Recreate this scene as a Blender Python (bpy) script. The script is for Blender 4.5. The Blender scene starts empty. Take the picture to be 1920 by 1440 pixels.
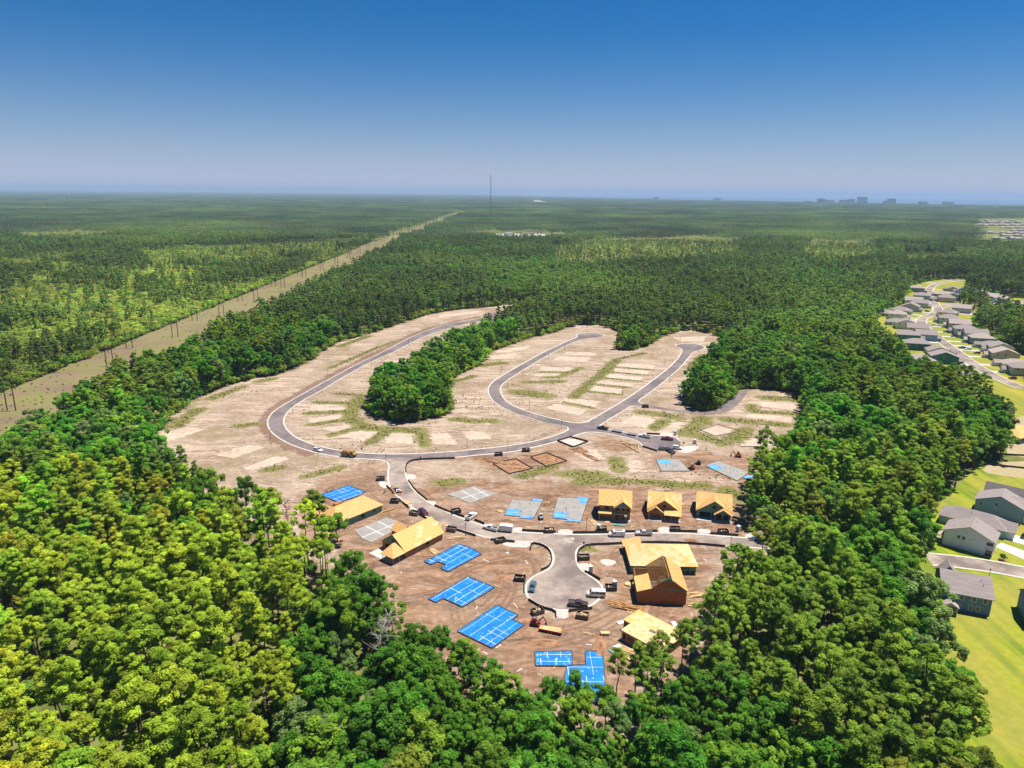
import bpy, math, random
import numpy as np
from mathutils import Vector, Matrix

# ------------------------------------------------------------------ camera, sky, sun, exposure
S = bpy.context.scene
COL = S.collection
R = math.radians
CAM_H, PITCH, ROLL = 115.0, R(15.06), R(0.525)
cam = bpy.data.cameras.new('camera')
cam.sensor_fit = 'HORIZONTAL'; cam.sensor_width = 36.0
cam.lens = 36.0 * 1331.0 / 1920.0
cam.clip_start = 1.0; cam.clip_end = 120000.0
camo = bpy.data.objects.new('camera', cam); COL.objects.link(camo)
fwd = Vector((0, math.cos(PITCH), -math.sin(PITCH)))
r0 = Vector((1, 0, 0)); u0 = r0.cross(fwd)
rt = r0 * math.cos(ROLL) + u0 * math.sin(ROLL)
upv = u0 * math.cos(ROLL) - r0 * math.sin(ROLL)
camo.matrix_world = Matrix(((rt.x, upv.x, -fwd.x, 0), (rt.y, upv.y, -fwd.y, 0), (rt.z, upv.z, -fwd.z, CAM_H), (0, 0, 0, 1)))
S.camera = camo

SUN_EL, SUN_AZ = 71.0, 64.0          # azimuth clockwise from +Y (the view direction): light comes from the far right
world = bpy.data.worlds.new('World'); S.world = world; world.use_nodes = True
wn = world.node_tree.nodes; wl = world.node_tree.links; wn.clear()
sky = wn.new('ShaderNodeTexSky'); sky.sky_type = 'NISHITA'; sky.sun_disc = False
sky.sun_elevation = R(SUN_EL); sky.sun_rotation = R(SUN_AZ); sky.altitude = 100
sky.air_density = 1.0; sky.dust_density = 0.2; sky.ozone_density = 3.0
hs = wn.new('ShaderNodeHueSaturation'); hs.inputs['Saturation'].default_value = 1.3; hs.inputs['Value'].default_value = 0.62
tint = wn.new('ShaderNodeMix'); tint.data_type = 'RGBA'; tint.blend_type = 'MULTIPLY'; tint.inputs[0].default_value = 1.0; tint.inputs[7].default_value = (0.50, 0.68, 0.90, 1)
bg = wn.new('ShaderNodeBackground'); bg.inputs['Strength'].default_value = 0.085
wo = wn.new('ShaderNodeOutputWorld')
wl.new(sky.outputs[0], tint.inputs[6]); wl.new(tint.outputs[2], hs.inputs['Color'])
# dry summer haze lying along the whole horizon
wtc = wn.new('ShaderNodeTexCoord'); wsx = wn.new('ShaderNodeSeparateXYZ')
wm1 = wn.new('ShaderNodeMath'); wm1.operation = 'MULTIPLY'; wm1.inputs[1].default_value = -15.0
wm2 = wn.new('ShaderNodeMath'); wm2.operation = 'EXPONENT'; wmr = wn.new('ShaderNodeMath'); wmr.operation = 'MULTIPLY'; wmr.inputs[1].default_value = 0.96; wmr.use_clamp = True
wl.new(wsx.outputs[2], wm1.inputs[0]); wl.new(wm1.outputs[0], wm2.inputs[0])
wmx = wn.new('ShaderNodeMix'); wmx.data_type = 'RGBA'; wmx.inputs[7].default_value = (3.75, 3.85, 5.3, 1)
wl.new(wtc.outputs['Generated'], wsx.inputs[0]); wl.new(wm2.outputs[0], wmr.inputs[0]); wl.new(wmr.outputs[0], wmx.inputs[0]); wl.new(hs.outputs[0], wmx.inputs[6]); wl.new(wmx.outputs[2], bg.inputs[0]); wl.new(bg.outputs[0], wo.inputs[0])
sl = bpy.data.lights.new('sun', 'SUN'); sl.energy = 4.9; sl.angle = R(0.53); sl.color = (1.0, 0.95, 0.87)
so = bpy.data.objects.new('sun', sl); COL.objects.link(so)
sd = Vector((math.sin(R(SUN_AZ)) * math.cos(R(SUN_EL)), math.cos(R(SUN_AZ)) * math.cos(R(SUN_EL)), math.sin(R(SUN_EL))))
so.rotation_euler = sd.to_track_quat('Z', 'Y').to_euler(); so.location = (60, 60, 300)
vs = S.view_settings
vs.view_transform = 'Standard'; vs.look = 'None'; vs.exposure = 0.78; vs.gamma = 1.0; vs.use_curve_mapping = False
S.cycles.use_denoising = True
S.cycles.max_bounces = 8; S.cycles.diffuse_bounces = 5; S.cycles.glossy_bounces = 2; S.cycles.transmission_bounces = 4; S.cycles.volume_bounces = 1; S.cycles.transparent_max_bounces = 6
S.cycles.volume_step_rate = 1.0

# ------------------------------------------------------------------ ground plan of the place, metres (x right, y away)
SITE = {'kerbs':[[(-25.5,684),(-30.9,665.5),(-48.5,644.5),(-62.6,627.4),(-73.8,601.4),(-85.8,563.9),(-94.7,523.1),(-100.2,499.4),(-105.1,485.7),(-113.9,444.6),(-119.9,415.7),(-124.3,392.3),(-127.2,377.3),(-128.7,365.3),(-127.2,352.3),(-124,342.7),(-119.8,333.6),(-113.1,324.2),(-103.6,313.9),(-92.5,305.7),(-82.7,300.5),(-72.3,297.4),(-63.8,296.3),(-58.5,295.8),(-55,293.3),(-53.1,289.5),(-52.6,283.4),(-51,272.9),(-48.3,263.6),(-44.4,256.5),(-38.7,248.7),(-34.3,242.8),(-28.6,235.8),(-22.4,231.2),(-18.4,228.8),(-13.5,226),(-7.8,222.6),(-1.3,220.7),(5,220.1),(8.7,219.8),(11.7,217.9),(13.8,214.3),(14.3,209.6),(13.7,205.4),(12.4,202.1),(9.9,199.7),(6.8,197.1),(5,193.3),(4.6,189.1),(5.4,184.8),(8.9,181),(13.1,179.1),(16.6,178.9),(22.1,180.4),(25.7,184),(27.8,188.3),(28,191.3),(26.8,194.9),(23.9,199),(21.9,202.2),(21.3,207.3),(21.6,212.9),(23,216.7),(25.8,218.6),(32.3,219.5),(41.5,220.4),(53,221),(64.2,220.1),(73.7,218),(79.9,217.7),(88.4,216.4)],[(-9.5,657.9),(-21.7,663),(-30.2,651),(-41.7,636.5),(-56.4,612.2),(-69,587.2),(-80.3,549.3),(-88.4,514.1),(-96.7,491),(-106.6,450.5),(-113.5,409.9),(-119.1,387),(-121,371.4),(-120.3,358.9),(-117.5,347.2),(-112.5,336.3),(-105.2,325.2),(-97,317.1),(-87.7,310.8),(-77.5,306.1),(-65.1,303),(-50.5,302.6),(-38.6,304.3),(-26.7,306.7),(-14.6,310.6),(-4.7,313.7),(7.1,319.1),(17.1,326.3),(24.6,333.6),(28.7,339.5),(28.5,343.7),(25.6,346.2),(18.1,349.4),(11.4,356.4),(3,364.6),(-5.8,377.1),(-11.6,391.6),(-14.3,407.3),(-14.4,420.6),(-11.8,433.5),(-3.6,455.8),(5.4,477.2),(20.3,513.2),(37.5,548.4),(47.5,567.9),(54.5,579.3),(53.7,590.7),(58.7,595.7),(70.4,598.6),(76.9,591.8),(77.5,586),(72.7,579),(65.7,576.4),(56.2,568.2),(46.3,552.9),(36.5,532.5),(23.1,502.7),(9.7,469.7),(-1.1,441.9),(-6,427.2),(-7.4,414.7),(-5.9,400.7),(-2.9,387.6),(3.1,376.3),(11.7,366.7),(18.6,360.3),(25.4,355),(30.7,351.1),(35.6,349.9),(39.7,352.7),(47.7,365.9),(61.4,387.5),(77.9,416.4),(94.5,448.1),(108.2,475),(120.7,503.2),(130.2,530.8),(130.3,540.5),(127.9,546.4),(130.1,552.5),(138.3,557.1),(147.3,555.4),(151.1,545.4),(147.9,536.4),(142.5,531.3),(137,525.5),(127.8,503.5),(115.2,473.7),(100.6,444.2),(85.9,415.5),(74.8,396.6),(72.8,392.2),(73.2,388.9),(75.3,386.9)],[(74,379.6),(69.8,383),(66.5,381.4),(61.7,373.1),(54.4,362.3),(46.2,348.5),(44,344.1),(49.9,339.2),(57.5,336.1),(63.6,333.1),(72.6,331.7),(80.2,330.4),(81.4,324.2)],[(-44.9,280.6),(-46.1,289.1),(-45.1,294.8),(-42,296.9),(-37.8,297.6),(-24.9,299.3),(-14.2,302.9),(-4.6,305.2),(4,308.9),(10.3,313.4),(22,321.8),(28.9,328.1),(34.7,334.3),(38.9,336.4),(44.1,335.8),(50.4,332.7),(59,325.9),(61.6,321.4),(62.2,316.2),(67.7,310.6)],[(-44.9,280.6),(-42.9,273.1),(-40,264.9),(-36.4,258.7),(-32.5,252.3),(-27.4,246.6),(-21.8,240.8),(-15.6,236),(-9.1,231.4),(-3.3,228.2),(4.2,226.8),(14.5,226.2),(23.7,225.6),(34,226.2),(42.6,227.1),(52,227.5),(61.4,227.5),(70.4,226.1),(79.3,224.7),(90.7,222.9)]],
 'asphalt':[[(-25.5,684),(-30.9,665.5),(-48.5,644.5),(-62.6,627.4),(-73.8,601.4),(-85.8,563.9),(-94.7,523.1),(-100.2,499.4),(-105.1,485.7),(-113.9,444.6),(-119.9,415.7),(-124.3,392.3),(-127.2,377.3),(-128.7,365.3),(-127.2,352.3),(-124,342.7),(-119.8,333.6),(-113.1,324.2),(-103.6,313.9),(-92.5,305.7),(-82.7,300.5),(-72.3,297.4),(-63.8,296.3),(-58.5,295.8),(-51.5,293.4),(-44.6,294.8),(-37.8,297.6),(-24.9,299.3),(-14.2,302.9),(-4.6,305.2),(4,308.9),(10.3,313.4),(22,321.8),(28.9,328.1),(34.7,334.3),(38.9,336.4),(44,344.1),(46.2,348.5),(39.7,352.7),(35.6,349.9),(28.7,339.5),(24.6,333.6),(17.1,326.3),(7.1,319.1),(-4.7,313.7),(-14.6,310.6),(-26.7,306.7),(-38.6,304.3),(-50.5,302.6),(-65.1,303),(-77.5,306.1),(-87.7,310.8),(-97,317.1),(-105.2,325.2),(-112.5,336.3),(-117.5,347.2),(-120.3,358.9),(-121,371.4),(-119.1,387),(-113.5,409.9),(-106.6,450.5),(-96.7,491),(-88.4,514.1),(-80.3,549.3),(-69,587.2),(-56.4,612.2),(-41.7,636.5),(-30.2,651),(-20.1,643.1),(-0.6,658.3),(4.6,688.9),(-6,707.7),(-19.3,703.6)],[(-58.5,295.8),(-55,293.3),(-53.1,289.5),(-52.6,283.4),(-51,272.9),(-48.3,263.6),(-44.4,256.5),(-38.7,248.7),(-34.3,242.8),(-28.6,235.8),(-22.4,231.2),(-18.4,228.8),(-13.5,226),(-7.8,222.6),(-1.3,220.7),(5,220.1),(8.7,219.8),(18.6,218.1),(25.8,218.6),(32.3,219.5),(41.5,220.4),(53,221),(64.2,220.1),(73.7,218),(79.9,217.7),(88.4,216.4),(90.7,222.9),(79.3,224.7),(70.4,226.1),(61.4,227.5),(52,227.5),(42.6,227.1),(34,226.2),(23.7,225.6),(14.5,226.2),(4.2,226.8),(-3.3,228.2),(-9.1,231.4),(-15.6,236),(-21.8,240.8),(-27.4,246.6),(-32.5,252.3),(-36.4,258.7),(-40,264.9),(-42.9,273.1),(-44.9,280.6),(-46.1,289.1),(-45.1,294.8),(-42,296.9),(-50.1,300)],[(8.7,219.8),(11.7,217.9),(13.8,214.3),(14.3,209.6),(13.7,205.4),(12.4,202.1),(9.9,199.7),(6.8,197.1),(5,193.3),(4.6,189.1),(5.4,184.8),(8.9,181),(13.1,179.1),(16.6,178.9),(22.1,180.4),(25.7,184),(27.8,188.3),(28,191.3),(26.8,194.9),(23.9,199),(21.9,202.2),(21.3,207.3),(21.6,212.9),(23,216.7),(25.8,218.6),(18.8,221.9)],[(28.7,339.5),(28.5,343.7),(25.6,346.2),(18.1,349.4),(11.4,356.4),(3,364.6),(-5.8,377.1),(-11.6,391.6),(-14.3,407.3),(-14.4,420.6),(-11.8,433.5),(-3.6,455.8),(5.4,477.2),(20.3,513.2),(37.5,548.4),(47.5,567.9),(54.5,579.3),(53.7,590.7),(58.7,595.7),(70.4,598.6),(76.9,591.8),(77.5,586),(72.7,579),(65.7,576.4),(56.2,568.2),(46.3,552.9),(36.5,532.5),(23.1,502.7),(9.7,469.7),(-1.1,441.9),(-6,427.2),(-7.4,414.7),(-5.9,400.7),(-2.9,387.6),(3.1,376.3),(11.7,366.7),(18.6,360.3),(25.4,355),(30.7,351.1),(35.6,349.9),(39.7,352.7),(40.8,342.3)],[(39.7,352.7),(47.7,365.9),(61.4,387.5),(77.9,416.4),(94.5,448.1),(108.2,475),(120.7,503.2),(130.2,530.8),(130.3,540.5),(127.9,546.4),(130.1,552.5),(138.3,557.1),(147.3,555.4),(151.1,545.4),(147.9,536.4),(142.5,531.3),(137,525.5),(127.8,503.5),(115.2,473.7),(100.6,444.2),(85.9,415.5),(74.8,396.6),(72.8,392.2),(73.2,388.9),(75.3,386.9),(74,379.6),(69.8,383),(66.5,381.4),(61.7,373.1),(54.4,362.3),(46.2,348.5),(44,344.1),(37.9,339.7)],[(44,344.1),(49.9,339.2),(57.5,336.1),(63.6,333.1),(72.6,331.7),(80.2,330.4),(81.4,324.2),(80.4,317.4),(75.2,310.8),(67.7,310.6),(62.2,316.2),(61.6,321.4),(59,325.9),(50.4,332.7),(44.1,335.8),(38.9,336.4),(39.1,341.4)],[(74.1,386.8),(86.1,377.9),(99.9,373.3),(106,374.5),(112.5,376.7),(119.3,385.1),(131.4,405.2),(142.3,419.8),(145.3,419.9),(140.5,409),(130.7,390.8),(120.9,375),(113,367.9),(104,366.7),(92,371.1),(81.5,376.8),(73,380.6)]],
 'clearing':[(-175,329.6),(-180.4,356.2),(-180.5,368.6),(-180.7,389.3),(-177.7,406.5),(-172.7,422.6),(-163.6,438.7),(-153.3,446),(-147.8,456.2),(-142.2,484.2),(-143.4,509.9),(-139.1,548.8),(-124,577.7),(-108.2,614.7),(-98.1,641.9),(-83.6,684),(-60.2,714.7),(-27.4,734),(-6.5,753.6),(7.9,765.9),(23.8,755.4),(26.6,723.1),(23.4,706),(-5.4,638.4),(-26.8,575.5),(-39.8,514.3),(-50.5,483),(-62,456.5),(-70.5,431.4),(-77.7,406.3),(-79.2,373.8),(-71.7,357.6),(-61.7,351.5),(-49,350.1),(-41.4,355.8),(-34.6,368.2),(-40,436.4),(-34.5,453.2),(-22.4,480.9),(-19,509.8),(-14.4,526.5),(6.1,559.5),(17.3,577.5),(32.3,594.4),(47.9,622.5),(61,636.4),(79.5,637.3),(89.2,619.4),(94,597.4),(89,569.8),(79.5,532.5),(90,529.1),(103.9,543.3),(117.6,571.1),(134,596.9),(147.1,614.7),(159,615.2),(171.8,598.7),(179.3,585.1),(166,542),(144.4,490.8),(124.4,456.3),(108.2,421.1),(99.6,389.8),(100.6,376.4),(109,374.6),(119,387.2),(134.5,412.3),(144.5,423.6),(160.5,420.4),(174.2,413.7),(170.4,397.5),(153,357),(141.9,327.4),(130.4,308.7),(120,293.8),(105.7,276.6),(95,260.1),(85.1,234.2),(88.8,228),(87.4,214.6),(81.5,200.7),(73,195.1),(65.5,187.2),(60.2,179.6),(56.2,170.6),(51.8,162.2),(44.5,152),(36.6,142.7),(28.5,135.5),(19.7,132.4),(12.7,134),(5.6,137.3),(-1.8,141.2),(-9.5,144.8),(-17.7,150),(-25.6,154.6),(-30.4,163.3),(-35.4,174.2),(-41.1,183.5),(-51,194.8),(-60.4,201.1),(-69.3,209.8),(-75.7,213.3),(-83.8,221.5),(-96.8,231.8),(-111.6,244.8),(-128.4,257.7),(-146.8,276.4),(-165.4,301.1)],
 'grass':[(2.2,[(-104.5,401.9),(-84,398.1)]),(2.4,[(-110.7,384.1),(-89.7,381.6)]),(2.6,[(-109.6,363),(-89.2,366.5)]),(2.6,[(-101.9,344.2),(-86.9,352.6)]),(2.6,[(-88,328.9),(-74.1,341.6)]),(3,[(-67.6,317.9),(-62.7,333.6)]),(3,[(-44,331.7),(-40.6,314.9)]),(4,[(-88.4,396.8),(-87.4,376.5),(-85.8,359),(-79.6,345.7),(-72.4,339.9),(-64,337.6),(-53.2,337.1),(-44.5,335.7)]),(3,[(-30.6,355.2),(-20.1,351.9),(-9.6,353.1)]),(3.5,[(-171.7,389.6),(-163.5,415.4)]),(4,[(-168.8,338.8),(-171.3,356.4),(-169.6,368.9)]),(3,[(-158.2,428.2),(-151.5,435.1)]),(3,[(-133.2,532.9),(-118.3,575.7)]),(6,[(3.2,409.1),(18.9,401.5)]),(3,[(9.1,431.6),(32.1,435)]),(2.5,[(22.4,445.5),(31.2,447.2),(47.2,471.1)]),(4,[(-22.1,474.6),(-5.8,484.8)]),(2.5,[(-38.5,429.9),(-24.3,446.5)]),(3.5,[(75.2,496.3),(51.5,435.7),(35.9,398.7)]),(2.2,[(72.5,496.2),(99.7,520.2)]),(4,[(70.2,371.4),(83.7,366.1),(88.6,359.6)]),(3.5,[(73,343.2),(79.9,354.8)]),(4.5,[(102.8,360.1),(92.8,344.7),(86.8,336.1)]),(4.5,[(93,332.3),(100.2,322.4),(108.6,326.4),(118.5,341.2)]),(4,[(113.8,358.5),(128.8,354.4),(142.7,350.4)]),(4.5,[(147.8,402.4),(167,397.4)]),(3,[(136.1,385.7),(132.7,373.4),(154.4,370.1)]),(3,[(134.4,503.8),(148.1,511.4)]),(4,[(23.4,280.4),(29.8,281.8),(37.7,280.8)]),(3,[(3.7,277),(12.3,284.9),(19.1,292.6)]),(3.5,[(47.4,298.4),(46.5,287)]),(3,[(-29.1,269.5),(-21.6,271.9)]),(4,[(86.3,265.1),(89.6,258.9)]),(3,[(27.8,271.9),(49.1,274.1),(66.1,271.1),(81,269.3)]),(2,[(24.6,215.6),(27.3,215.2)]),(2.5,[(-105.1,281.5),(-98.7,286.5)]),(2.5,[(-86.2,274.9),(-73.5,287.1)]),(2,[(-40,517.9),(-22.8,533.8),(-0.3,538.7)]),(2,[(-30.9,665.5),(-0.7,721.5)]),(2.5,[(-139.6,339.7),(-130.5,344.2)]),(2,[(-93.8,555),(-105,524.5),(-122.3,464.6)]),(2.5,[(120.8,473.9),(142.8,516.5)]),(3,[(-176.8,338.6),(-178,351.7)]),(1.6,[(70.6,475.1),(95.7,467.3)]),(1.6,[(67.6,459.9),(89.4,452.5)]),(1.6,[(59.5,444.4),(82.3,436.8)]),(1.6,[(50.9,429.2),(73,421.1)]),(1.6,[(45,412),(64.2,405.3)]),(1.6,[(18.6,459.6),(38,457.7)]),(1.6,[(29.8,388.9),(45.3,377.1)])],
 'pads':[[(-60.8,316.2),(-59.8,332.6),(-48.8,331.9),(-46.4,316.6)],[(-40.6,315.8),(-43.9,332.1),(-30.8,333.5),(-24.3,316.3)],[(-25.8,336.7),(-13.1,337),(-8.8,325.2),(-21.6,322.9)],[(25.9,387.4),(31.2,398.5),(52.1,390.9),(46.2,378.9)],[(17.1,376.8),(25.1,386.1),(42.7,373.8),(36,363.9)],[(20,473.9),(42.8,472.9),(39.2,461.4),(16.9,462.4)],[(15.8,455.1),(36.9,454.1),(33.6,445.2),(13,447.9)],[(33,507.5),(58,504.1),(52.7,489.2),(28.4,494.4)],[(40,523.7),(63.7,520),(60.5,508.6),(37.2,512.1)],[(72,485.9),(100.2,481),(96.1,469.2),(71.6,475.9)],[(70.1,472),(94.1,463.5),(89.7,454.3),(67.7,460.7)],[(62.8,456.9),(85.8,447.1),(82.6,438.5),(59.7,446.1)],[(53.9,440.8),(76.9,430.1),(73.4,423.6),(51.1,430.8)],[(47.4,427.5),(68.3,417.3),(64.4,406.8),(45.2,413.5)],[(56.4,351.9),(65.5,364.8),(77.8,358.2),(68.6,342.5)],[(76.8,345.9),(86.4,361.9),(96,357.6),(86.3,339.8)],[(94.7,341.1),(106.6,350),(115.2,339.6),(100.3,332.1)],[(111.7,330.4),(128.9,334.9),(131.9,321.4),(127.9,315.7),(108.5,318)],[(143.7,392.6),(164.2,387.9),(156.6,376.1),(140.6,383.2)],[(131.2,372.8),(151.2,363.8),(146.6,353.4),(125.9,363.1)],[(-85.5,326.9),(-79.5,338.2),(-65.6,335.5),(-68.2,318.8)],[(-115.8,284.6),(-105.6,300.9),(-98.2,296.1),(-110.2,280.2)],[(-134.2,300.2),(-122.6,314.5),(-112.7,311.2),(-124,295.4)],[(27.4,309.5),(39,318.9),(42.3,299.6),(34.6,294.6)],[(46.9,298.1),(58.9,298.4),(59.8,284.3),(50.6,284.1)],[(-173.2,328.5),(-162.2,339),(-152.5,335.1),(-163.4,313.4)],[(-106.6,353.8),(-89.3,363.6),(-86.2,353.3),(-103.5,345)],[(-95.7,338.8),(-80.9,347.9),(-76.6,343.6),(-88.2,332.9)],[(-112.6,377.8),(-92.5,381),(-88.5,369.7),(-110.5,367.8)],[(-70.7,684.7),(-33,711.2),(-34.9,694.6),(-71.3,665.6)],[(-17.7,505.4),(5.8,519.9),(1.8,497.6),(-15.4,494.7)],[(133,581.8),(163.8,589),(155.7,566.3),(136,565.4)],[(-14.3,523.7),(14.3,544.4),(10.9,529.5),(-11.1,514.6)]],
 'dirt':[[(-48.8,270.1),(-39.3,257.1),(-27.5,243.8),(-10.9,230.2),(7.9,225.6),(81.8,223.9),(97.6,273.5),(63.5,268.9),(31.1,272),(9.2,274.3),(-12.9,273.8),(-34.6,270.5)],[(-81.5,251.2),(-78.1,269.5),(-68.2,284.2),(-60.6,291.9),(-54.1,290.8),(-51,272.9),(-44.1,254.5),(-34,240.5),(-22.2,229.1),(-10.6,222.9),(5,218.6),(13.7,211.4),(13.3,204.4),(4.7,196.1),(4.5,185.6),(12.7,177.5),(25.1,180.4),(29.7,191.9),(24.1,201.3),(22.8,215.2),(31.2,218.3),(53.2,219.5),(67.3,217.9),(65.5,198.8),(59,178.3),(46.9,156.7),(30.6,140.8),(17.8,137.1),(5.7,142.2),(-7.1,147.7),(-21.1,156.7),(-31.3,169.2),(-38.3,187.8),(-52.9,206.6),(-69,221)],[(-26.1,299.2),(-19.4,307.6),(0.3,305.3),(10.2,311.2),(25.5,316.7),(29.6,306.1),(24.9,291.4),(9.3,278.9),(-4.3,285.8),(-16,290.4)],[(61,310.4),(84.6,311),(112.3,304.8),(109.3,288.5),(93.1,273.4),(75.9,284.7),(58,287.3)],[(45.7,327),(56.7,322.7),(61.6,314),(46.8,306.5),(38.1,317)]],
 'verge':[(-31.3,674.5),(-49.2,652.9),(-74.7,608.7),(-86.7,570.4),(-96,530.6),(-106.1,490.6),(-115.2,450.2),(-121.2,420.6),(-125.6,396.7),(-128.8,380.4),(-130.1,366.2),(-128.5,352.2),(-124.4,340.1),(-119.6,330.4),(-111.7,319.7),(-102.3,309.7),(-91.6,302.3)],
 'fences':[[(-44.7,281.1),(-46.1,289.1),(-44.7,294.2),(-41.4,295.9),(-37.5,296.6),(-25.2,297.9)],[(-42.3,272),(-38.3,262.3),(-32.3,252.8)],[(-50.3,266.3),(-46.3,259)],[(-43.1,253),(-38.5,245.9)],[(-34.3,240.9),(-29.1,234.9)],[(-22.8,229.9),(-19.3,228.3),(-12.1,223.7)],[(-6.8,221),(-3.1,220.3),(1.4,219.6)],[(-28.9,248),(-23,242.5),(-17.1,238.6)],[(-13.1,236.1),(-9.5,233.1)],[(4,228.2),(12.1,227.3),(15.8,227.2)],[(21.8,226.7),(34.2,227.2),(41.8,227.9),(51.7,228.5)],[(56.4,228.6),(65.8,228.4)],[(70.1,227.1),(79.5,225.8)],[(6.5,214.1),(7,219),(10.8,217.5),(13,214.2),(13.6,209.2),(13,205.1),(11.9,202.7),(9.8,201)],[(21.7,206.3),(22.1,212.6),(23.4,215.5),(25.9,217.8),(32.2,218.5),(41.4,219.6),(52.8,220.2),(64,219.3),(72.6,217.6)],[(23.5,200.3),(25.5,198.4),(27.7,195.6)],[(5.4,184),(8.9,180.1),(13,178.3),(13,175.4)],[(16.7,178.4),(23.5,179.8)],[(4.3,193.3),(4.2,187.9)],[(61.8,315.4),(67.4,309.2)],[(66.9,334),(73.4,333.4)]],
 'dust':[(19.6,222.9),(21.3,224),(22.5,222.3),(21.1,221.3),(21.8,218.4),(20.8,220.3),(19.9,217.4),(19.6,220.5),(18.4,218.3),(18.8,221.2),(16.9,220.5),(18.2,222.2),(17.6,223.6)],
 'square_fence':[(22,322.2),(28.9,328.1),(36.7,321.6),(29,313.5),(22,322.2)],
 'blue':[[(-27.6,205.8),(-26.1,207.6),(-25.4,207.3),(-25.5,207.8),(-20.4,214.3),(-17.3,217.7),(-13.3,214.9),(-9.6,210.9),(-19.5,199.7),(-22,201.7),(-20.3,203.8),(-23.5,205.9),(-25.4,203.9)],[(-23.8,184.1),(-21.7,186.1),(-21.3,186.7),(-16.1,192.7),(-13.1,196.6),(-9.4,193.9),(-4.7,190.6),(-13.6,180.1),(-16.8,182.5),(-19.6,184.5),(-21.5,182.3)],[(-14.1,168.3),(-3.7,181),(2.2,176.1),(0.6,174),(3.8,171.5),(-4.6,161.2)],[(6.7,159.6),(16.2,160.1),(15.8,154.2),(6.7,154.2)],[(19.8,160.1),(24.1,160),(23.8,154.5),(22.9,145.2),(21.7,140.8),(19.2,141.1),(19.5,144.8),(13.7,144.6),(13.7,150.5),(14.7,154.3),(19.4,154.6)],[(-74.5,256.9),(-65.9,266.3),(-57.8,260.5),(-60,256),(-65.9,250.3)]],
 'slab':[[(0.4,254.2),(12,252.6),(8.5,238.6),(-2.3,240.6)],[(18.4,256.5),(30,255.5),(25.5,236.2),(15.3,238.7)],[(64.9,298.6),(75.3,299.6),(76.7,285.4),(64.5,285.1)],[(85.2,291.8),(92.7,297.6),(101.9,284.5),(94.1,274.9)]],
 'slab_blue':[[[(-1.5,245.8),(3.7,245.3),(2.6,239.5),(-2.2,240.3)],[(3.5,239.9),(8.3,239.6),(8.1,237.6),(3,238.2)],[(8.6,255.3),(12.4,254.5),(11.6,252),(8.2,253)]],[[(25.8,257.3),(30.4,256.8),(29.1,251.2),(26.6,251.4)],[(16.1,243.6),(21,242.8),(19.8,237.5),(15.1,238.5)],[(20.7,238.1),(25.7,236.8),(25.2,235.1),(20.1,235.9)]],[[(65.2,298.6),(70.3,299),(70.7,293.5),(65.5,292.9)]],[[(85.9,291.1),(90.1,293.5),(92.3,288.9),(87.6,286.5)],[(97.7,279.3),(101.8,281.6),(103.3,280.1),(98.6,276.7)]]],
 'pad_conc':[[(-24.8,258.7),(-14.7,266.8),(-9.2,261.6),(-4.9,260.4),(-15.9,250.8),(-20.1,255)],[(-54.5,227.2),(-45.3,237.5),(-38,232.2),(-47.2,218.5),(-50.8,221.3)]],
 'trench':[[(-7.9,291.9),(2.1,297.8),(9,286.8),(-0.8,280.6)],[(8.7,300.5),(16.2,305.7),(24.6,295.9),(15.4,289.3)]],
 'forms':[[(112,329.4),(128.5,329.9),(128.9,318.5),(108.2,317)],[(95.4,341.1),(107,350.1),(115.2,339.6),(100.7,332.1)]],
 'gravel':[[(-44.4,279.5),(-40.1,279.2),(-39.7,273.9),(-43.2,273.8)],[(-55,271.4),(-50.8,271.5),(-48.4,264.7),(-52.1,264.6)],[(0.5,220.9),(6.9,220),(6.8,216.2),(1.4,216.1)],[(16.8,229.7),(21.8,229.8),(21.7,225.7),(16.8,225.8)],[(52.8,232.5),(57.2,232.1),(56.8,227.8),(52.1,227.7)],[(21.6,206.1),(25.9,205.7),(26.2,200.1),(22.6,201.7)],[(13.4,179.5),(16.6,179.5),(16.5,175),(13.1,175.1)],[(0.5,230.2),(4.3,231.5),(4,227.6),(0.5,228.1)],[(66.6,231.2),(71.2,231),(70.2,227.2),(65.8,227.6)],[(-32.5,252.9),(-28.6,252.3),(-28.6,247.5),(-31.6,251.1)],[(-37.4,243.8),(-34.2,243.9),(-34.4,245.7),(-38.4,247.3)],[(-3.2,221.1),(6.4,220),(6.6,216.2),(-2.2,216.5)],[(74.2,336.4),(81.5,336.6),(81.6,331),(73.8,331.4)],[(79.2,317.2),(89.4,317.4),(87,312.9),(81.3,307.4),(76.8,309.1)],[(28.7,208.1),(31.4,209),(34.7,207.4),(33,204.8),(30.4,204.3)],[(83.1,227.9),(86.1,227),(85.6,224),(81.2,224.7)],[(23,322.2),(28.8,327),(35.7,321.6),(29.1,314.9)]],
 'bins':[(-53.9,272.8),(-44.5,251),(-35.6,240.5),(-20.4,242.5),(-20.8,227.7),(-3.5,219.8),(-5.8,302.6),(6.7,308.1),(13.5,227.4),(32.2,229.2),(58.2,229.5),(74.8,227.8),(24,208.7),(3,195.3),(7.8,177.4),(20.4,175.6),(30.3,190.4),(74.6,379.8)],
 'toilets':[(25.3,200.5),(31.6,191.6),(80.6,229.4),(31.2,229.4),(80.9,333.1),(87.5,320.6)],
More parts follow.
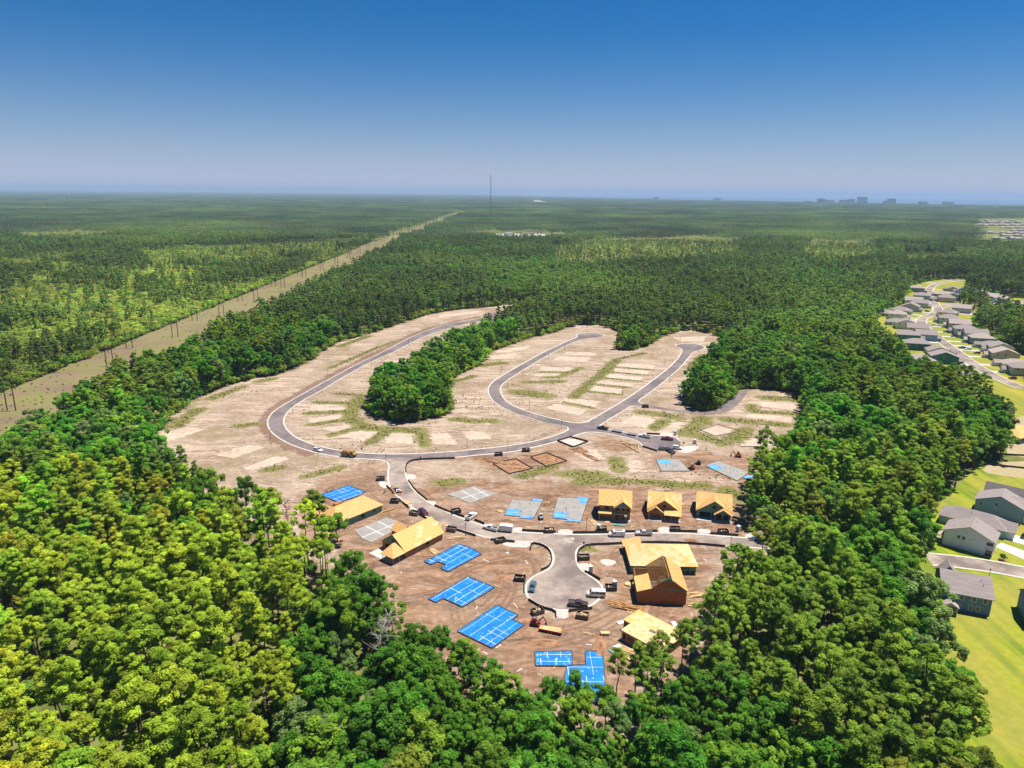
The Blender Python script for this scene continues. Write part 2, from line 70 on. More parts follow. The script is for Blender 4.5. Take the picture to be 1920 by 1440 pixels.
 'lamps':[(-102.5,508.5),(-96,471.4),(-118.7,443.1),(-112.1,403.7),(-117.3,362.8),(-115.7,322.2),(-86.7,298.9),(-69.2,307.9),(-58.4,608.3),(-41.1,663.5),(-85.8,574.4),(-80.5,540.2),(-7.3,456),(-2.8,417.9),(26.1,498.5),(39.8,530.8),(57.7,561.9),(64.5,602),(9.7,374),(25.2,341.2),(65.5,403.9),(-20.7,311.8),(-1.6,307),(134.8,560),(140.4,525.6),(106.2,481.2),(99.7,434.2),(65.4,403.9),(104.2,366),(139.9,403.5),(82.4,329.6),(48.4,348.3),(-15.6,224.5),(26.8,229.4),(74.6,218.2),(-54.8,290.7)],
 'rocks':[(97.9,400.7),(100.6,402.2),(97.7,405),(104.6,412.5),(102,415.4),(105.1,421.6),(107.7,418.6),(104,427.9),(108.1,431.2),(111.4,434.6),(110.9,439.5),(113.9,438),(110.4,426.5),(114,431.4),(102.2,410.9),(104,406.6),(107.8,412.6),(99.5,407.9),(107.1,424.8),(105.9,411.1)],
 'veh':{'suv_loop':(-88.6,305.8),
 'dump':(-73,299.4),
 'sedan':(-45.2,261.1),
 'maroon':(-32.4,241.4),
 'pick_drive':(-14.4,238.2),
 'pick_tow':(-7.1,229),
 'trailer_box':(-1.6,227.9),
 'van':(36.9,225),
 'pick_silver':(46.5,226),
 'blue':(6.7,190.3),
 'minivan':(25.4,186.6),
 'pick_brown':(19.7,181.4),
 'pick_black':(46.1,340.8),
 'flat1':(52.8,336.8),
 'flat2':(59.5,332.2),
 'pick_w2':(65.3,329.1),
 'pick_mar':(75.5,325.5),
 'car_w':(77.6,313),
 'pick_dark':(73.5,308.6),
 'pick_grey':(71.3,311.4),
 'skid_w':(11,237.9),
 'exc':(103.1,303.2),
 'skid1':(82.5,293.5),
 'skid2':(78.3,287.8),
 'tele':(6.9,171.8),
 'lumtrailer':(11.2,168.9),
 'loader':(-40.2,250.6),
 'genset':(26.7,187.2)},
 'lumber':{'l1':[(-48.4,240.6),(-42.1,245.4)],
 'l2':[(-29.8,229.8),(-23,233.7)],
 'l3':[(-26.9,214.6),(-23.7,210.7)],
 'l4':[(52.8,187),(58.1,188)],
 'l4b':[(52,182.5),(56.4,181.7)],
 'l5':[(28.8,182.9),(37.8,178.5)],
 'l6':[(35.1,193.6),(38.1,192.4)],
 'l7':[(24.2,167.6),(27,167.7)],
 'l8':[(28.8,163),(32.4,160.8)],
 'l9':[(29,159.9),(32.8,156.9)],
 'l10':[(-5.2,245.2),(-2.7,242.5)],
 'l11':[(29.3,237.4),(31.4,232.7)],
 'l12':[(-21.9,221.9),(-15.2,222.8)],
 'l13':[(0.6,182.5),(2.1,179)],
 'l14':[(33.3,177.9),(36.7,180.1)]},
 'truss_pile':[(52.8,320.2),(59.9,316.7),(58.8,306.9)],
 'eroad':[[(655.6,1028.2),(642.1,1025),(622.1,1012.8),(586.8,984.4),(557.8,948.5),(521.8,893),(492.9,836.3),(469.5,786.2),(451.2,747.7),(430.3,717.9),(411.6,700.7),(393.6,679.2),(379.9,649.9),(363.3,606.3),(349.7,560.9),(338.4,524.7),(328.4,492.6),(322.8,469),(319,445.3),(319.6,428)],[(314.4,466.2),(305.6,464.7),(299.2,468.1),(294.8,473)],[(453.8,753.9),(468,770.1),(493.1,787.7),(523.2,796.1),(540.8,777.6),(557.7,759.9)]],
 'ehouse_l':[(568.1,1008.7),(571.6,1003.7),(516.9,884.4),(511.2,852.4),(485.7,807.4),(507.9,819.2),(472.7,820.5),(442.1,781.3),(438.4,762.1),(415.2,736.8),(398.5,724.5),(374.6,685.8),(373.4,703.9),(356.1,653.3),(355.6,635.3),(353.2,611.9),(327.4,579.6),(333.4,574.4),(343.6,582.2),(315.5,544.3),(323,527.1),(309.8,498.7),(294.1,498.1)],
 'ehouse_r':[(557,899.6),(555.4,874.9),(556.6,859.2),(558.8,844.2),(553.8,818.5),(554.9,804.8),(557.6,798.2),(556.1,778.5),(463.7,728.1),(430.4,696.5),(474,704.1),(481.4,699.2),(494.3,699.9),(517.7,717.2),(411.6,663.2),(404.1,635.5),(392.6,607.7),(388.8,588),(381.1,567.6),(378.2,548.6),(373,532.3),(361.4,510.7),(352.1,485.5),(344.1,464.9)],
 'elawn':[(432.8,784),(528.2,946.3),(576.5,998.9),(620.7,1032.1),(659.9,1035.1),(596.7,932.9),(587.8,881),(611.9,822.2),(514.1,685.6),(458,692.8),(423.7,647.6),(407.3,600.4),(385.2,542.4),(389.4,520.7),(258.9,329.2),(256.6,338.4),(258,364.7),(260,391.4),(260,406.1),(265.8,436.8),(257.5,449.9),(276.9,516.1),(341.8,671.6)],
 'ewood':[[(469.7,748.8),(501.3,788.2),(518.5,776.3),(492.3,735.4),(464.8,725.4)],[(420.8,643),(451.3,682.3),(485.2,694.3),(516.3,701.1),(432.5,571.6),(393.8,527),(388.1,545.8),(409.9,604.5)]],
 'ecars':[(387,648),(380.9,615.2),(375.8,595.1),(350,549.1),(355.6,542.7),(353.5,528.4),(324,502.1),(317.1,485.4),(328.3,451.3),(430.3,729.1),(392.4,646),(315.5,478.9)],
 'fe':[[(2132.2,3373.7),(2158.1,3379.6),(2184.1,3385.4),(2210.2,3391.3),(2236.4,3397.2),(2262.7,3403.1),(2289.1,3409),(2315.5,3415),(2342.1,3421),(2368.7,3426.9),(2395.5,3433)],[(1962.9,3060.2),(1988.7,3065.6),(2014.7,3070.9),(2040.7,3076.3),(2066.8,3081.7),(2093.1,3087.1),(2119.4,3092.6),(2145.8,3098),(2172.3,3103.5)],[(1892.7,2813.1),(1914,2817.1),(1935.3,2821.2),(1956.8,2825.3),(1978.3,2829.4)],[(1519.1,2377.4),(1542.5,2381.3),(1566.1,2385.2),(1589.7,2389.2),(1613.3,2393.1),(1637.1,2397),(1661,2401),(1684.9,2404.9)],[(1502.5,2226.4),(1526.3,2230.1),(1550.2,2233.8),(1574.1,2237.6)],[(1364.7,2051),(1388.1,2054.4),(1411.5,2057.8),(1435.1,2061.2),(1458.7,2064.6)],[(1785.1,2594),(1811.1,2598.6),(1837.2,2603.3)],[(2348.2,3617.4),(2385.8,3626.3),(2423.6,3635.3),(2461.6,3644.3),(2499.7,3653.4)]],
 'fepoly':[(1095.7,1746.7),(2415,3852.6),(3159.9,4209.5),(1306,1720.8)],
 'nlawn':[(144.7,225.1),(158.6,246.8),(187.2,275.6),(209.9,297.3),(242.9,303.4),(322.1,300.1),(99,70),(66.8,72.9),(93,118.2),(98.8,132.3),(105.4,148.3),(110.5,167.8),(121.5,192),(134.7,211.8)],
 'nroad':[(137.3,210.8),(145.1,209.2),(155.4,206.3),(163.1,202.4),(178.8,194.5)],
 'nearth':[(202.6,287.7),(215.6,298.8),(242.9,303.4),(257.6,280.1),(232.5,276.7),(213.8,282)],
 'nearth2':[(223.8,300.3),(250.5,342.4),(276.3,371.9),(309.3,378.8),(348.1,372.1),(287.6,301.9)],
 'marsh':[[(-703,1329.6),(-636.1,1528.2),(-495,1664.6),(-350.3,1741.3),(-341.2,1475.2),(-374.7,1253.4),(-435.8,1077.5),(-536,1068.6)],[(-1288.8,1814.6),(-1173.1,1983.7),(-1015.4,1906),(-935,1659.4),(-1029.4,1541.5)],[(81,1618.7),(252.6,1825.8),(484.1,1946),(590.6,1873.2),(422.3,1345.5),(247.7,1154.3),(112,1086.8),(66.6,1146.5)],[(672.5,1693.3),(821.3,1863.5),(897.4,1794.6),(736.2,1412.9),(574.4,1210),(505.4,1240.5)],[(791.8,1468.7),(925.2,1509.8),(755.3,1226.5),(659,1199.9)]]}

rnd = random.Random(7)
rng = np.random.default_rng(11)

# ------------------------------------------------------------------ helpers
def tag(o, label=None, cat=None, group=None, kind=None):
    if label: o['label'] = label
    if cat: o['category'] = cat
    if group: o['group'] = group
    if kind: o['kind'] = kind
    return o

def thing(name, label, cat, loc=(0, 0, 0), rz=0.0, group=None):
    o = bpy.data.objects.new(name, None); COL.objects.link(o)
    o.empty_display_size = 0.5
    o.location = loc if len(loc) == 3 else (loc[0], loc[1], 0.0); o.rotation_euler = (0, 0, rz)
    return tag(o, label, cat, group)

class MB:
    def __init__(s): s.v = []; s.f = []; s.m = []
    def pts(s, P, faces, m=0):
        b = len(s.v); s.v.extend([tuple(p) for p in P])
        for f in faces: s.f.append([b + i for i in f]); s.m.append(m)
        return s
    def face(s, P, m=0): return s.pts(P, [list(range(len(P)))], m)
    def box(s, x0, x1, y0, y1, z0, z1, m=0):
        P = [(x0,y0,z0),(x1,y0,z0),(x1,y1,z0),(x0,y1,z0),(x0,y0,z1),(x1,y0,z1),(x1,y1,z1),(x0,y1,z1)]
        return s.pts(P, [(3,2,1,0),(4,5,6,7),(0,1,5,4),(1,2,6,5),(2,3,7,6),(3,0,4,7)], m)
    def obox(s, c, d, rz=0.0, m=0):
        ca, sa = math.cos(rz), math.sin(rz); P = []
        for z in (-1, 1):
            for x, y in ((-1,-1),(1,-1),(1,1),(-1,1)):
                a, b = x*d[0]/2, y*d[1]/2
                P.append((c[0]+a*ca-b*sa, c[1]+a*sa+b*ca, c[2]+z*d[2]/2))
        return s.pts(P, [(3,2,1,0),(4,5,6,7),(0,1,5,4),(1,2,6,5),(2,3,7,6),(3,0,4,7)], m)
    def prism(s, poly, z0, z1, m=0, ms=None):
        n = len(poly)
        a = sum(poly[i][0]*poly[(i+1)%n][1]-poly[(i+1)%n][0]*poly[i][1] for i in range(n))
        if a < 0: poly = poly[::-1]
        P = [(x,y,z0) for x,y in poly] + [(x,y,z1) for x,y in poly]
        s.pts(P, [list(range(n))[::-1], list(range(n, 2*n))], m)
        b = len(s.v) - 2*n
        for i in range(n):
            j = (i+1) % n; s.f.append([b+i, b+j, b+n+j, b+n+i]); s.m.append(m if ms is None else ms)
        return s
    def side(s, prof, y0, y1, m=0):      # profile in x,z extruded along y
        n = len(prof)
        P = [(x,y0,z) for x,z in prof] + [(x,y1,z) for x,z in prof]
        F = [list(range(n)), list(range(n, 2*n))[::-1]] + [(i, n+i, n+(i+1)%n, (i+1)%n) for i in range(n)]
        return s.pts(P, F, m)
    def tube(s, a, b, r0, r1=None, n=6, m=0, cap=True):
        a = Vector(a); b = Vector(b); r1 = r0 if r1 is None else r1
        d = (b-a).normalized(); u = d.orthogonal().normalized(); w = d.cross(u)
        P = []
        for c, r in ((a, r0), (b, r1)):
            for i in range(n):
                t = 2*math.pi*i/n; P.append(c + u*(r*math.cos(t)) + w*(r*math.sin(t)))
        F = [(i, (i+1)%n, n+(i+1)%n, n+i) for i in range(n)]
        if cap: F += [list(range(n))[::-1], list(range(n, 2*n))]
        return s.pts(P, F, m)
    def beam(s, a, b, w, h, m=0, up=Vector((0,0,1))):
        a = Vector(a); b = Vector(b); d = (b-a).normalized(); x = d.cross(up)
        if x.length < 1e-4: x = Vector((1,0,0))
        x = x.normalized()*w/2; y = x.cross(d).normalized()*h/2
        P = [p+sx*x+sy*y for p in (a, b) for sx, sy in ((-1,-1),(1,-1),(1,1),(-1,1))]
        return s.pts(P, [(0,1,2,3),(7,6,5,4),(4,5,1,0),(5,6,2,1),(6,7,3,2),(7,4,0,3)], m)
    def mesh(s, name, mats):
        me = bpy.data.meshes.new(name); me.from_pydata(s.v, [], s.f)
        for m in (mats if isinstance(mats, (list, tuple)) else [mats]): me.materials.append(m)
        me.polygons.foreach_set('material_index', s.m); me.update(); return me
    def build(s, name, mats, parent=None, loc=None, rz=None, bevel=0):
        o = bpy.data.objects.new(name, s.mesh(name, mats)); COL.objects.link(o)
        if parent is not None: o.parent = parent
        if loc is not None: o.location = loc if len(loc) == 3 else (loc[0], loc[1], 0)
        if rz is not None: o.rotation_euler = (0, 0, rz)
        if bevel:
            b = o.modifiers.new('bevel', 'BEVEL'); b.width = bevel; b.segments = 2; b.limit_method = 'ANGLE'
        return o

def chaikin(P, closed=False, it=2):
    for _ in range(it):
        Q = []; n = len(P)
        rngi = range(n) if closed else range(n-1)
        if not closed: Q.append(P[0])
        for i in rngi:
            a, b = P[i], P[(i+1) % n]
            Q += [(a[0]*.75+b[0]*.25, a[1]*.75+b[1]*.25), (a[0]*.25+b[0]*.75, a[1]*.25+b[1]*.75)]
        if not closed: Q.append(P[-1])
        P = Q
    return P

def normals2(P):
    N = []
    for i in range(len(P)):
        a = P[max(i-1, 0)]; b = P[min(i+1, len(P)-1)]
        dx, dy = b[0]-a[0], b[1]-a[1]; l = math.hypot(dx, dy) or 1
        N.append((-dy/l, dx/l))
    return N

def sweep(mb, P, prof, m=0, closed_prof=True):
    N = normals2(P); k = len(prof); b = len(mb.v)
    for p, n in zip(P, N):
        for o, z in prof: mb.v.append((p[0]+n[0]*o, p[1]+n[1]*o, z))
    kk = k if closed_prof else k-1
    for i in range(len(P)-1):
        for j in range(kk):
            mb.f.append([b+i*k+j, b+(i+1)*k+j, b+(i+1)*k+(j+1)%k, b+i*k+(j+1)%k]); mb.m.append(m)
    if closed_prof:
        mb.f.append([b+j for j in range(k)]); mb.m.append(m)
        e = b+(len(P)-1)*k; mb.f.append([e+j for j in range(k)][::-1]); mb.m.append(m)
    return mb

def inside(px, py, poly):
    px = np.asarray(px, float); py = np.asarray(py, float); r = np.zeros(px.shape, bool); n = len(poly)
    for i in range(n):
        x1, y1 = poly[i]; x2, y2 = poly[(i+1) % n]
        if y1 == y2: continue
        c = ((y1 > py) != (y2 > py)) & (px < (x2-x1)*(py-y1)/(y2-y1)+x1)
        r ^= c
    return r

def dist_line(px, py, P, closed=False):
    d = np.full(px.shape, 1e9); n = len(P)
    for i in range(n if closed else n-1):
        x1, y1 = P[i]; x2, y2 = P[(i+1) % n]; dx, dy = x2-x1, y2-y1; L = dx*dx+dy*dy or 1e-9
        t = np.clip(((px-x1)*dx+(py-y1)*dy)/L, 0, 1)
        d = np.minimum(d, (px-x1-t*dx)**2+(py-y1-t*dy)**2)
    return np.sqrt(d)

def sstep(a, b, x):
    t = np.clip((x-a)/(b-a), 0, 1); return t*t*(3-2*t)

def vnoise(x, y, s, seed=0):
    x = np.asarray(x)/s; y = np.asarray(y)/s
    xi = np.floor(x).astype(np.int64); yi = np.floor(y).astype(np.int64); fx = x-xi; fy = y-yi
    fx = fx*fx*(3-2*fx); fy = fy*fy*(3-2*fy)
    def h(a, b):
        v = (a*374761393 + b*668265263 + seed*974711) & 0xffffffff
        v = ((v ^ (v >> 13))*1274126177) & 0xffffffff
        return ((v ^ (v >> 16)) & 0xffff)/65535.0
    return (h(xi,yi)*(1-fx)+h(xi+1,yi)*fx)*(1-fy)+(h(xi,yi+1)*(1-fx)+h(xi+1,yi+1)*fx)*fy

# ------------------------------------------------------------------ materials
def newmat(name):
    m = bpy.data.materials.new(name); m.use_nodes = True; nt = m.node_tree; nt.nodes.clear()
    out = nt.nodes.new('ShaderNodeOutputMaterial'); return m, nt, out

def pm(name, col, rough=0.8, var=0.25, scale=1.5, metal=0.0, bump=0.0, spec=0.3, coat=0.0, col2=None, detail=4, stretch=None):
    m, nt, out = newmat(name); N = nt.nodes; K = nt.links
    b = N.new('ShaderNodeBsdfPrincipled'); b.inputs['Roughness'].default_value = rough; b.inputs['Metallic'].default_value = metal
    b.inputs['Specular IOR Level'].default_value = spec
    if coat: b.inputs['Coat Weight'].default_value = coat
    K.new(b.outputs[0], out.inputs[0])
    if var or col2:
        tc = N.new('ShaderNodeTexCoord'); no = N.new('ShaderNodeTexNoise'); no.inputs['Scale'].default_value = scale; no.inputs['Detail'].default_value = detail
        src = tc.outputs['Object']
        if stretch:
            mp = N.new('ShaderNodeMapping'); mp.inputs['Scale'].default_value = stretch; K.new(src, mp.inputs[0]); src = mp.outputs[0]
        K.new(src, no.inputs['Vector'])
        mx = N.new('ShaderNodeMix'); mx.data_type = 'RGBA'
        c2 = col2 if col2 else tuple(min(1, c*(1+var)) for c in col); c1 = col if col2 else tuple(c*(1-var) for c in col)
        mx.inputs[6].default_value = (*c1, 1); mx.inputs[7].default_value = (*c2, 1)
        mr = N.new('ShaderNodeMapRange'); mr.inputs[1].default_value = 0.3; mr.inputs[2].default_value = 0.7
        K.new(no.outputs[0], mr.inputs[0]); K.new(mr.outputs[0], mx.inputs[0]); K.new(mx.outputs[2], b.inputs['Base Color'])
        if bump:
            bp = N.new('ShaderNodeBump'); bp.inputs['Strength'].default_value = bump; K.new(no.outputs[0], bp.inputs['Height']); K.new(bp.outputs[0], b.inputs['Normal'])
    else: b.inputs['Base Color'].default_value = (*col, 1)
    return m

M = {}
M['osb'] = pm('osb_yellow', (0.568,0.361,0.120), 0.75, 0.16, 0.9)
M['osb2'] = pm('osb_orange', (0.550,0.318,0.116), 0.75, 0.16, 0.9)
M['osb3'] = pm('osb_pale', (0.602,0.430,0.215), 0.75, 0.16, 0.9)
M['osbwall'] = pm('osb_wall', (0.361,0.189,0.077), 0.8, 0.2, 0.8)
M['brownwall'] = pm('fibre_wall_brown', (0.344,0.138,0.047), 0.8, 0.16, 0.7)
M['zip'] = pm('green_sheathing', (0.112,0.258,0.189), 0.7, 0.2, 0.7)
M['lumber'] = pm('lumber', (0.568,0.396,0.189), 0.75, 0.22, 1.4)
M['lumber2'] = pm('lumber_orange', (0.447,0.241,0.077), 0.75, 0.22, 1.4)
M['dark'] = pm('dark_fittings_and_shade', (0.14,0.12,0.105), 0.9, 0.2)  # pipes, vents, scraps and the painted stairwell shade
M['conc'] = pm('concrete', (0.430,0.408,0.370), 0.85, 0.12, 0.35)
M['slab'] = pm('grey_slab', (0.258,0.241,0.219), 0.85, 0.12, 0.3)
M['slab2'] = pm('pale_slab', (0.396,0.378,0.361), 0.85, 0.14, 0.3)
M['blue'] = pm('blue_vapour_sheet', (0.006,0.159,0.482), 0.42, 0.30, 0.45, spec=0.5, bump=0.5)
M['bluelt'] = pm('pale_blue_sheet', (0.086,0.292,0.619), 0.45, 0.25, 0.5)
M['tape'] = pm('white_tape', (0.619,0.654,0.688), 0.5, 0.1)
M['form'] = pm('form_board_dark', (0.085,0.06,0.05), 0.9, 0.3)
M['trench'] = pm('trench_earth', (0.20,0.10,0.055), 0.95, 0.35, 0.6, col2=(0.34,0.19,0.10))
M['gravel'] = pm('pale_gravel', (0.430,0.387,0.344), 0.95, 0.2, 0.8, bump=0.3)
M['fence'] = pm('silt_fence_black', (0.028,0.024,0.024), 0.8, 0.3)
M['bin'] = pm('bin_charcoal', (0.045,0.045,0.05), 0.6, 0.35, 1.0)
M['binw'] = pm('bin_woodwall', (0.14,0.11,0.10), 0.8, 0.3)
M['black'] = pm('black_rubber_and_shade', (0.02,0.02,0.02), 0.7, 0)  # tyres and tracks, also the painted shade of the gable windows
M['glass'] = pm('dark_glass', (0.025,0.035,0.045), 0.08, 0, spec=0.6)
M['white'] = pm('white_paint', (0.671,0.671,0.654), 0.4, 0.04)
M['trim'] = pm('white_trim', (0.619,0.619,0.602), 0.6, 0.05)
M['steel'] = pm('steel_grey', (0.301,0.310,0.318), 0.45, 0.15, metal=0.5)
M['pole'] = pm('wood_pole', (0.10,0.065,0.045), 0.9, 0.3)
M['lamp'] = pm('lamp_post_black', (0.03,0.03,0.032), 0.5, 0.1)
M['roof1'] = pm('shingle_grey_brown', (0.249,0.211,0.198), 0.9, 0.2, 1.0, stretch=(0.3,3,3))
M['roof2'] = pm('shingle_dark', (0.138,0.120,0.116), 0.9, 0.16, 1.2, stretch=(0.3,3,3))
M['roof3'] = pm('shingle_tan', (0.327,0.271,0.241), 0.9, 0.2, 1.0, stretch=(0.3,3,3))
M['plastic'] = pm('toilet_grey', (0.473,0.464,0.473), 0.5, 0.08)
M['rock'] = pm('grey_rock', (0.42,0.41,0.40), 0.9, 0.25, 0.8)
M['redp'] = pm('red_machine_paint', (0.28,0.03,0.03), 0.4, 0.15)
M['orangep'] = pm('orange_machine_paint', (0.55,0.14,0.03), 0.4, 0.15)
M['yellowp'] = pm('dull_yellow_machine_paint', (0.30,0.19,0.06), 0.5, 0.25)
M['kerb'] = pm('kerb_concrete', (0.516,0.473,0.413), 0.85, 0.12, 0.25)
M['sheetw'] = pm('white_wrap', (0.645,0.636,0.619), 0.6, 0.1)
def paint(name, c): return pm(name, c, 0.25, 0.05, 0.6, spec=0.5, coat=0.5)

def leafmat(name, trans=0.38, scattered=False):
    m, nt, out = newmat(name); N = nt.nodes; K = nt.links
    oi = N.new('ShaderNodeObjectInfo'); base = oi.outputs['Color']
    if scattered:
        ia = N.new('ShaderNodeAttribute'); ia.attribute_type = 'INSTANCER'; ia.attribute_name = 'leaf_colour'; base = ia.outputs['Color']
    at = N.new('ShaderNodeAttribute'); at.attribute_name = 'tint'
    ge = N.new('ShaderNodeNewGeometry')
    n1 = N.new('ShaderNodeTexNoise'); n1.inputs['Scale'].default_value = 0.0035; n1.inputs['Detail'].default_value = 3; K.new(ge.outputs['Position'], n1.inputs['Vector'])
    h = N.new('ShaderNodeHueSaturation'); h.inputs['Saturation'].default_value = 0.97
    # hue varies by tree, brightness by leaf clump and stand
    mh = N.new('ShaderNodeMapRange'); mh.inputs[3].default_value = 0.494; mh.inputs[4].default_value = 0.518; K.new(oi.outputs['Random'], mh.inputs[0]); K.new(mh.outputs[0], h.inputs['Hue'])
    a1 = N.new('ShaderNodeMath'); a1.operation = 'MULTIPLY_ADD'; a1.inputs[1].default_value = 0.85; a1.inputs[2].default_value = 0.47; K.new(at.outputs['Fac'], a1.inputs[0])
    a2 = N.new('ShaderNodeMapRange'); a2.inputs[1].default_value = 0.36; a2.inputs[2].default_value = 0.64; a2.inputs[3].default_value = 0.72; a2.inputs[4].default_value = 1.30; K.new(n1.outputs[0], a2.inputs[0])
    n2 = N.new('ShaderNodeTexNoise'); n2.inputs['Scale'].default_value = 0.0016; n2.inputs['Detail'].default_value = 5; K.new(ge.outputs['Position'], n2.inputs['Vector'])
    s2 = N.new('ShaderNodeMapRange'); s2.inputs[1].default_value = 0.50; s2.inputs[2].default_value = 0.62; s2.inputs[3].default_value = 0.0; s2.inputs[4].default_value = 0.55 if scattered else 0.0; K.new(n2.outputs[0], s2.inputs[0])
    ym = N.new('ShaderNodeMix'); ym.data_type = 'RGBA'; ym.inputs[7].default_value = (0.30, 0.43, 0.06, 1); K.new(s2.outputs[0], ym.inputs[0]); K.new(base, ym.inputs[6]); base = ym.outputs[2]
    a3 = N.new('ShaderNodeMath'); a3.operation = 'MULTIPLY'; K.new(a1.outputs[0], a3.inputs[0]); K.new(a2.outputs[0], a3.inputs[1])
    K.new(a3.outputs[0], h.inputs['Value']); K.new(base, h.inputs['Color'])
    d = N.new('ShaderNodeBsdfDiffuse'); t = N.new('ShaderNodeBsdfTranslucent'); mx = N.new('ShaderNodeMixShader'); mx.inputs[0].default_value = trans
    K.new(h.outputs[0], d.inputs[0]); K.new(h.outputs[0], t.inputs[0])
    K.new(d.outputs[0], mx.inputs[1]); K.new(t.outputs[0], mx.inputs[2]); K.new(mx.outputs[0], out.inputs[0])
    return m
M['leaf'] = leafmat('foliage'); M['leaf_i'] = leafmat('foliage_scattered', scattered=True)
M['bark'] = pm('bark', (0.085,0.06,0.045), 0.95, 0.35, 1.0)
M['deadwood'] = pm('dead_grey_wood', (0.42,0.38,0.35), 0.9, 0.2, 1.0)

def ramp_mix(N, K, fac, a, b):
    mx = N.new('ShaderNodeMix'); mx.data_type = 'RGBA'
    for i, c in ((6, a), (7, b)):
        if isinstance(c, tuple): mx.inputs[i].default_value = (*c, 1)
        else: K.new(c, mx.inputs[i])
    K.new(fac, mx.inputs[0]); return mx.outputs[2]

def noise_of(N, K, vec, scale, detail=4, rough=0.55, stretch=None, rot=0.0, lo=0.40, hi=0.60):
    if stretch:
        mp = N.new('ShaderNodeMapping'); mp.inputs['Scale'].default_value = (*stretch, 1); mp.inputs['Rotation'].default_value = (0, 0, rot); K.new(vec, mp.inputs[0]); vec = mp.outputs[0]
    no = N.new('ShaderNodeTexNoise'); no.inputs['Scale'].default_value = scale; no.inputs['Detail'].default_value = detail; no.inputs['Roughness'].default_value = rough
    K.new(vec, no.inputs['Vector'])
    mr = N.new('ShaderNodeMapRange'); mr.inputs[1].default_value = lo; mr.inputs[2].default_value = hi; K.new(no.outputs[0], mr.inputs[0])
    return mr.outputs[0]

def math_n(N, K, op, a, b=None, c=None, clamp=False):
    n = N.new('ShaderNodeMath'); n.operation = op; n.use_clamp = clamp
    for i, v in enumerate((a, b, c)):
        if v is None: continue
        if isinstance(v, (int, float)): n.inputs[i].default_value = v
        else: K.new(v, n.inputs[i])
    return n.outputs[0]

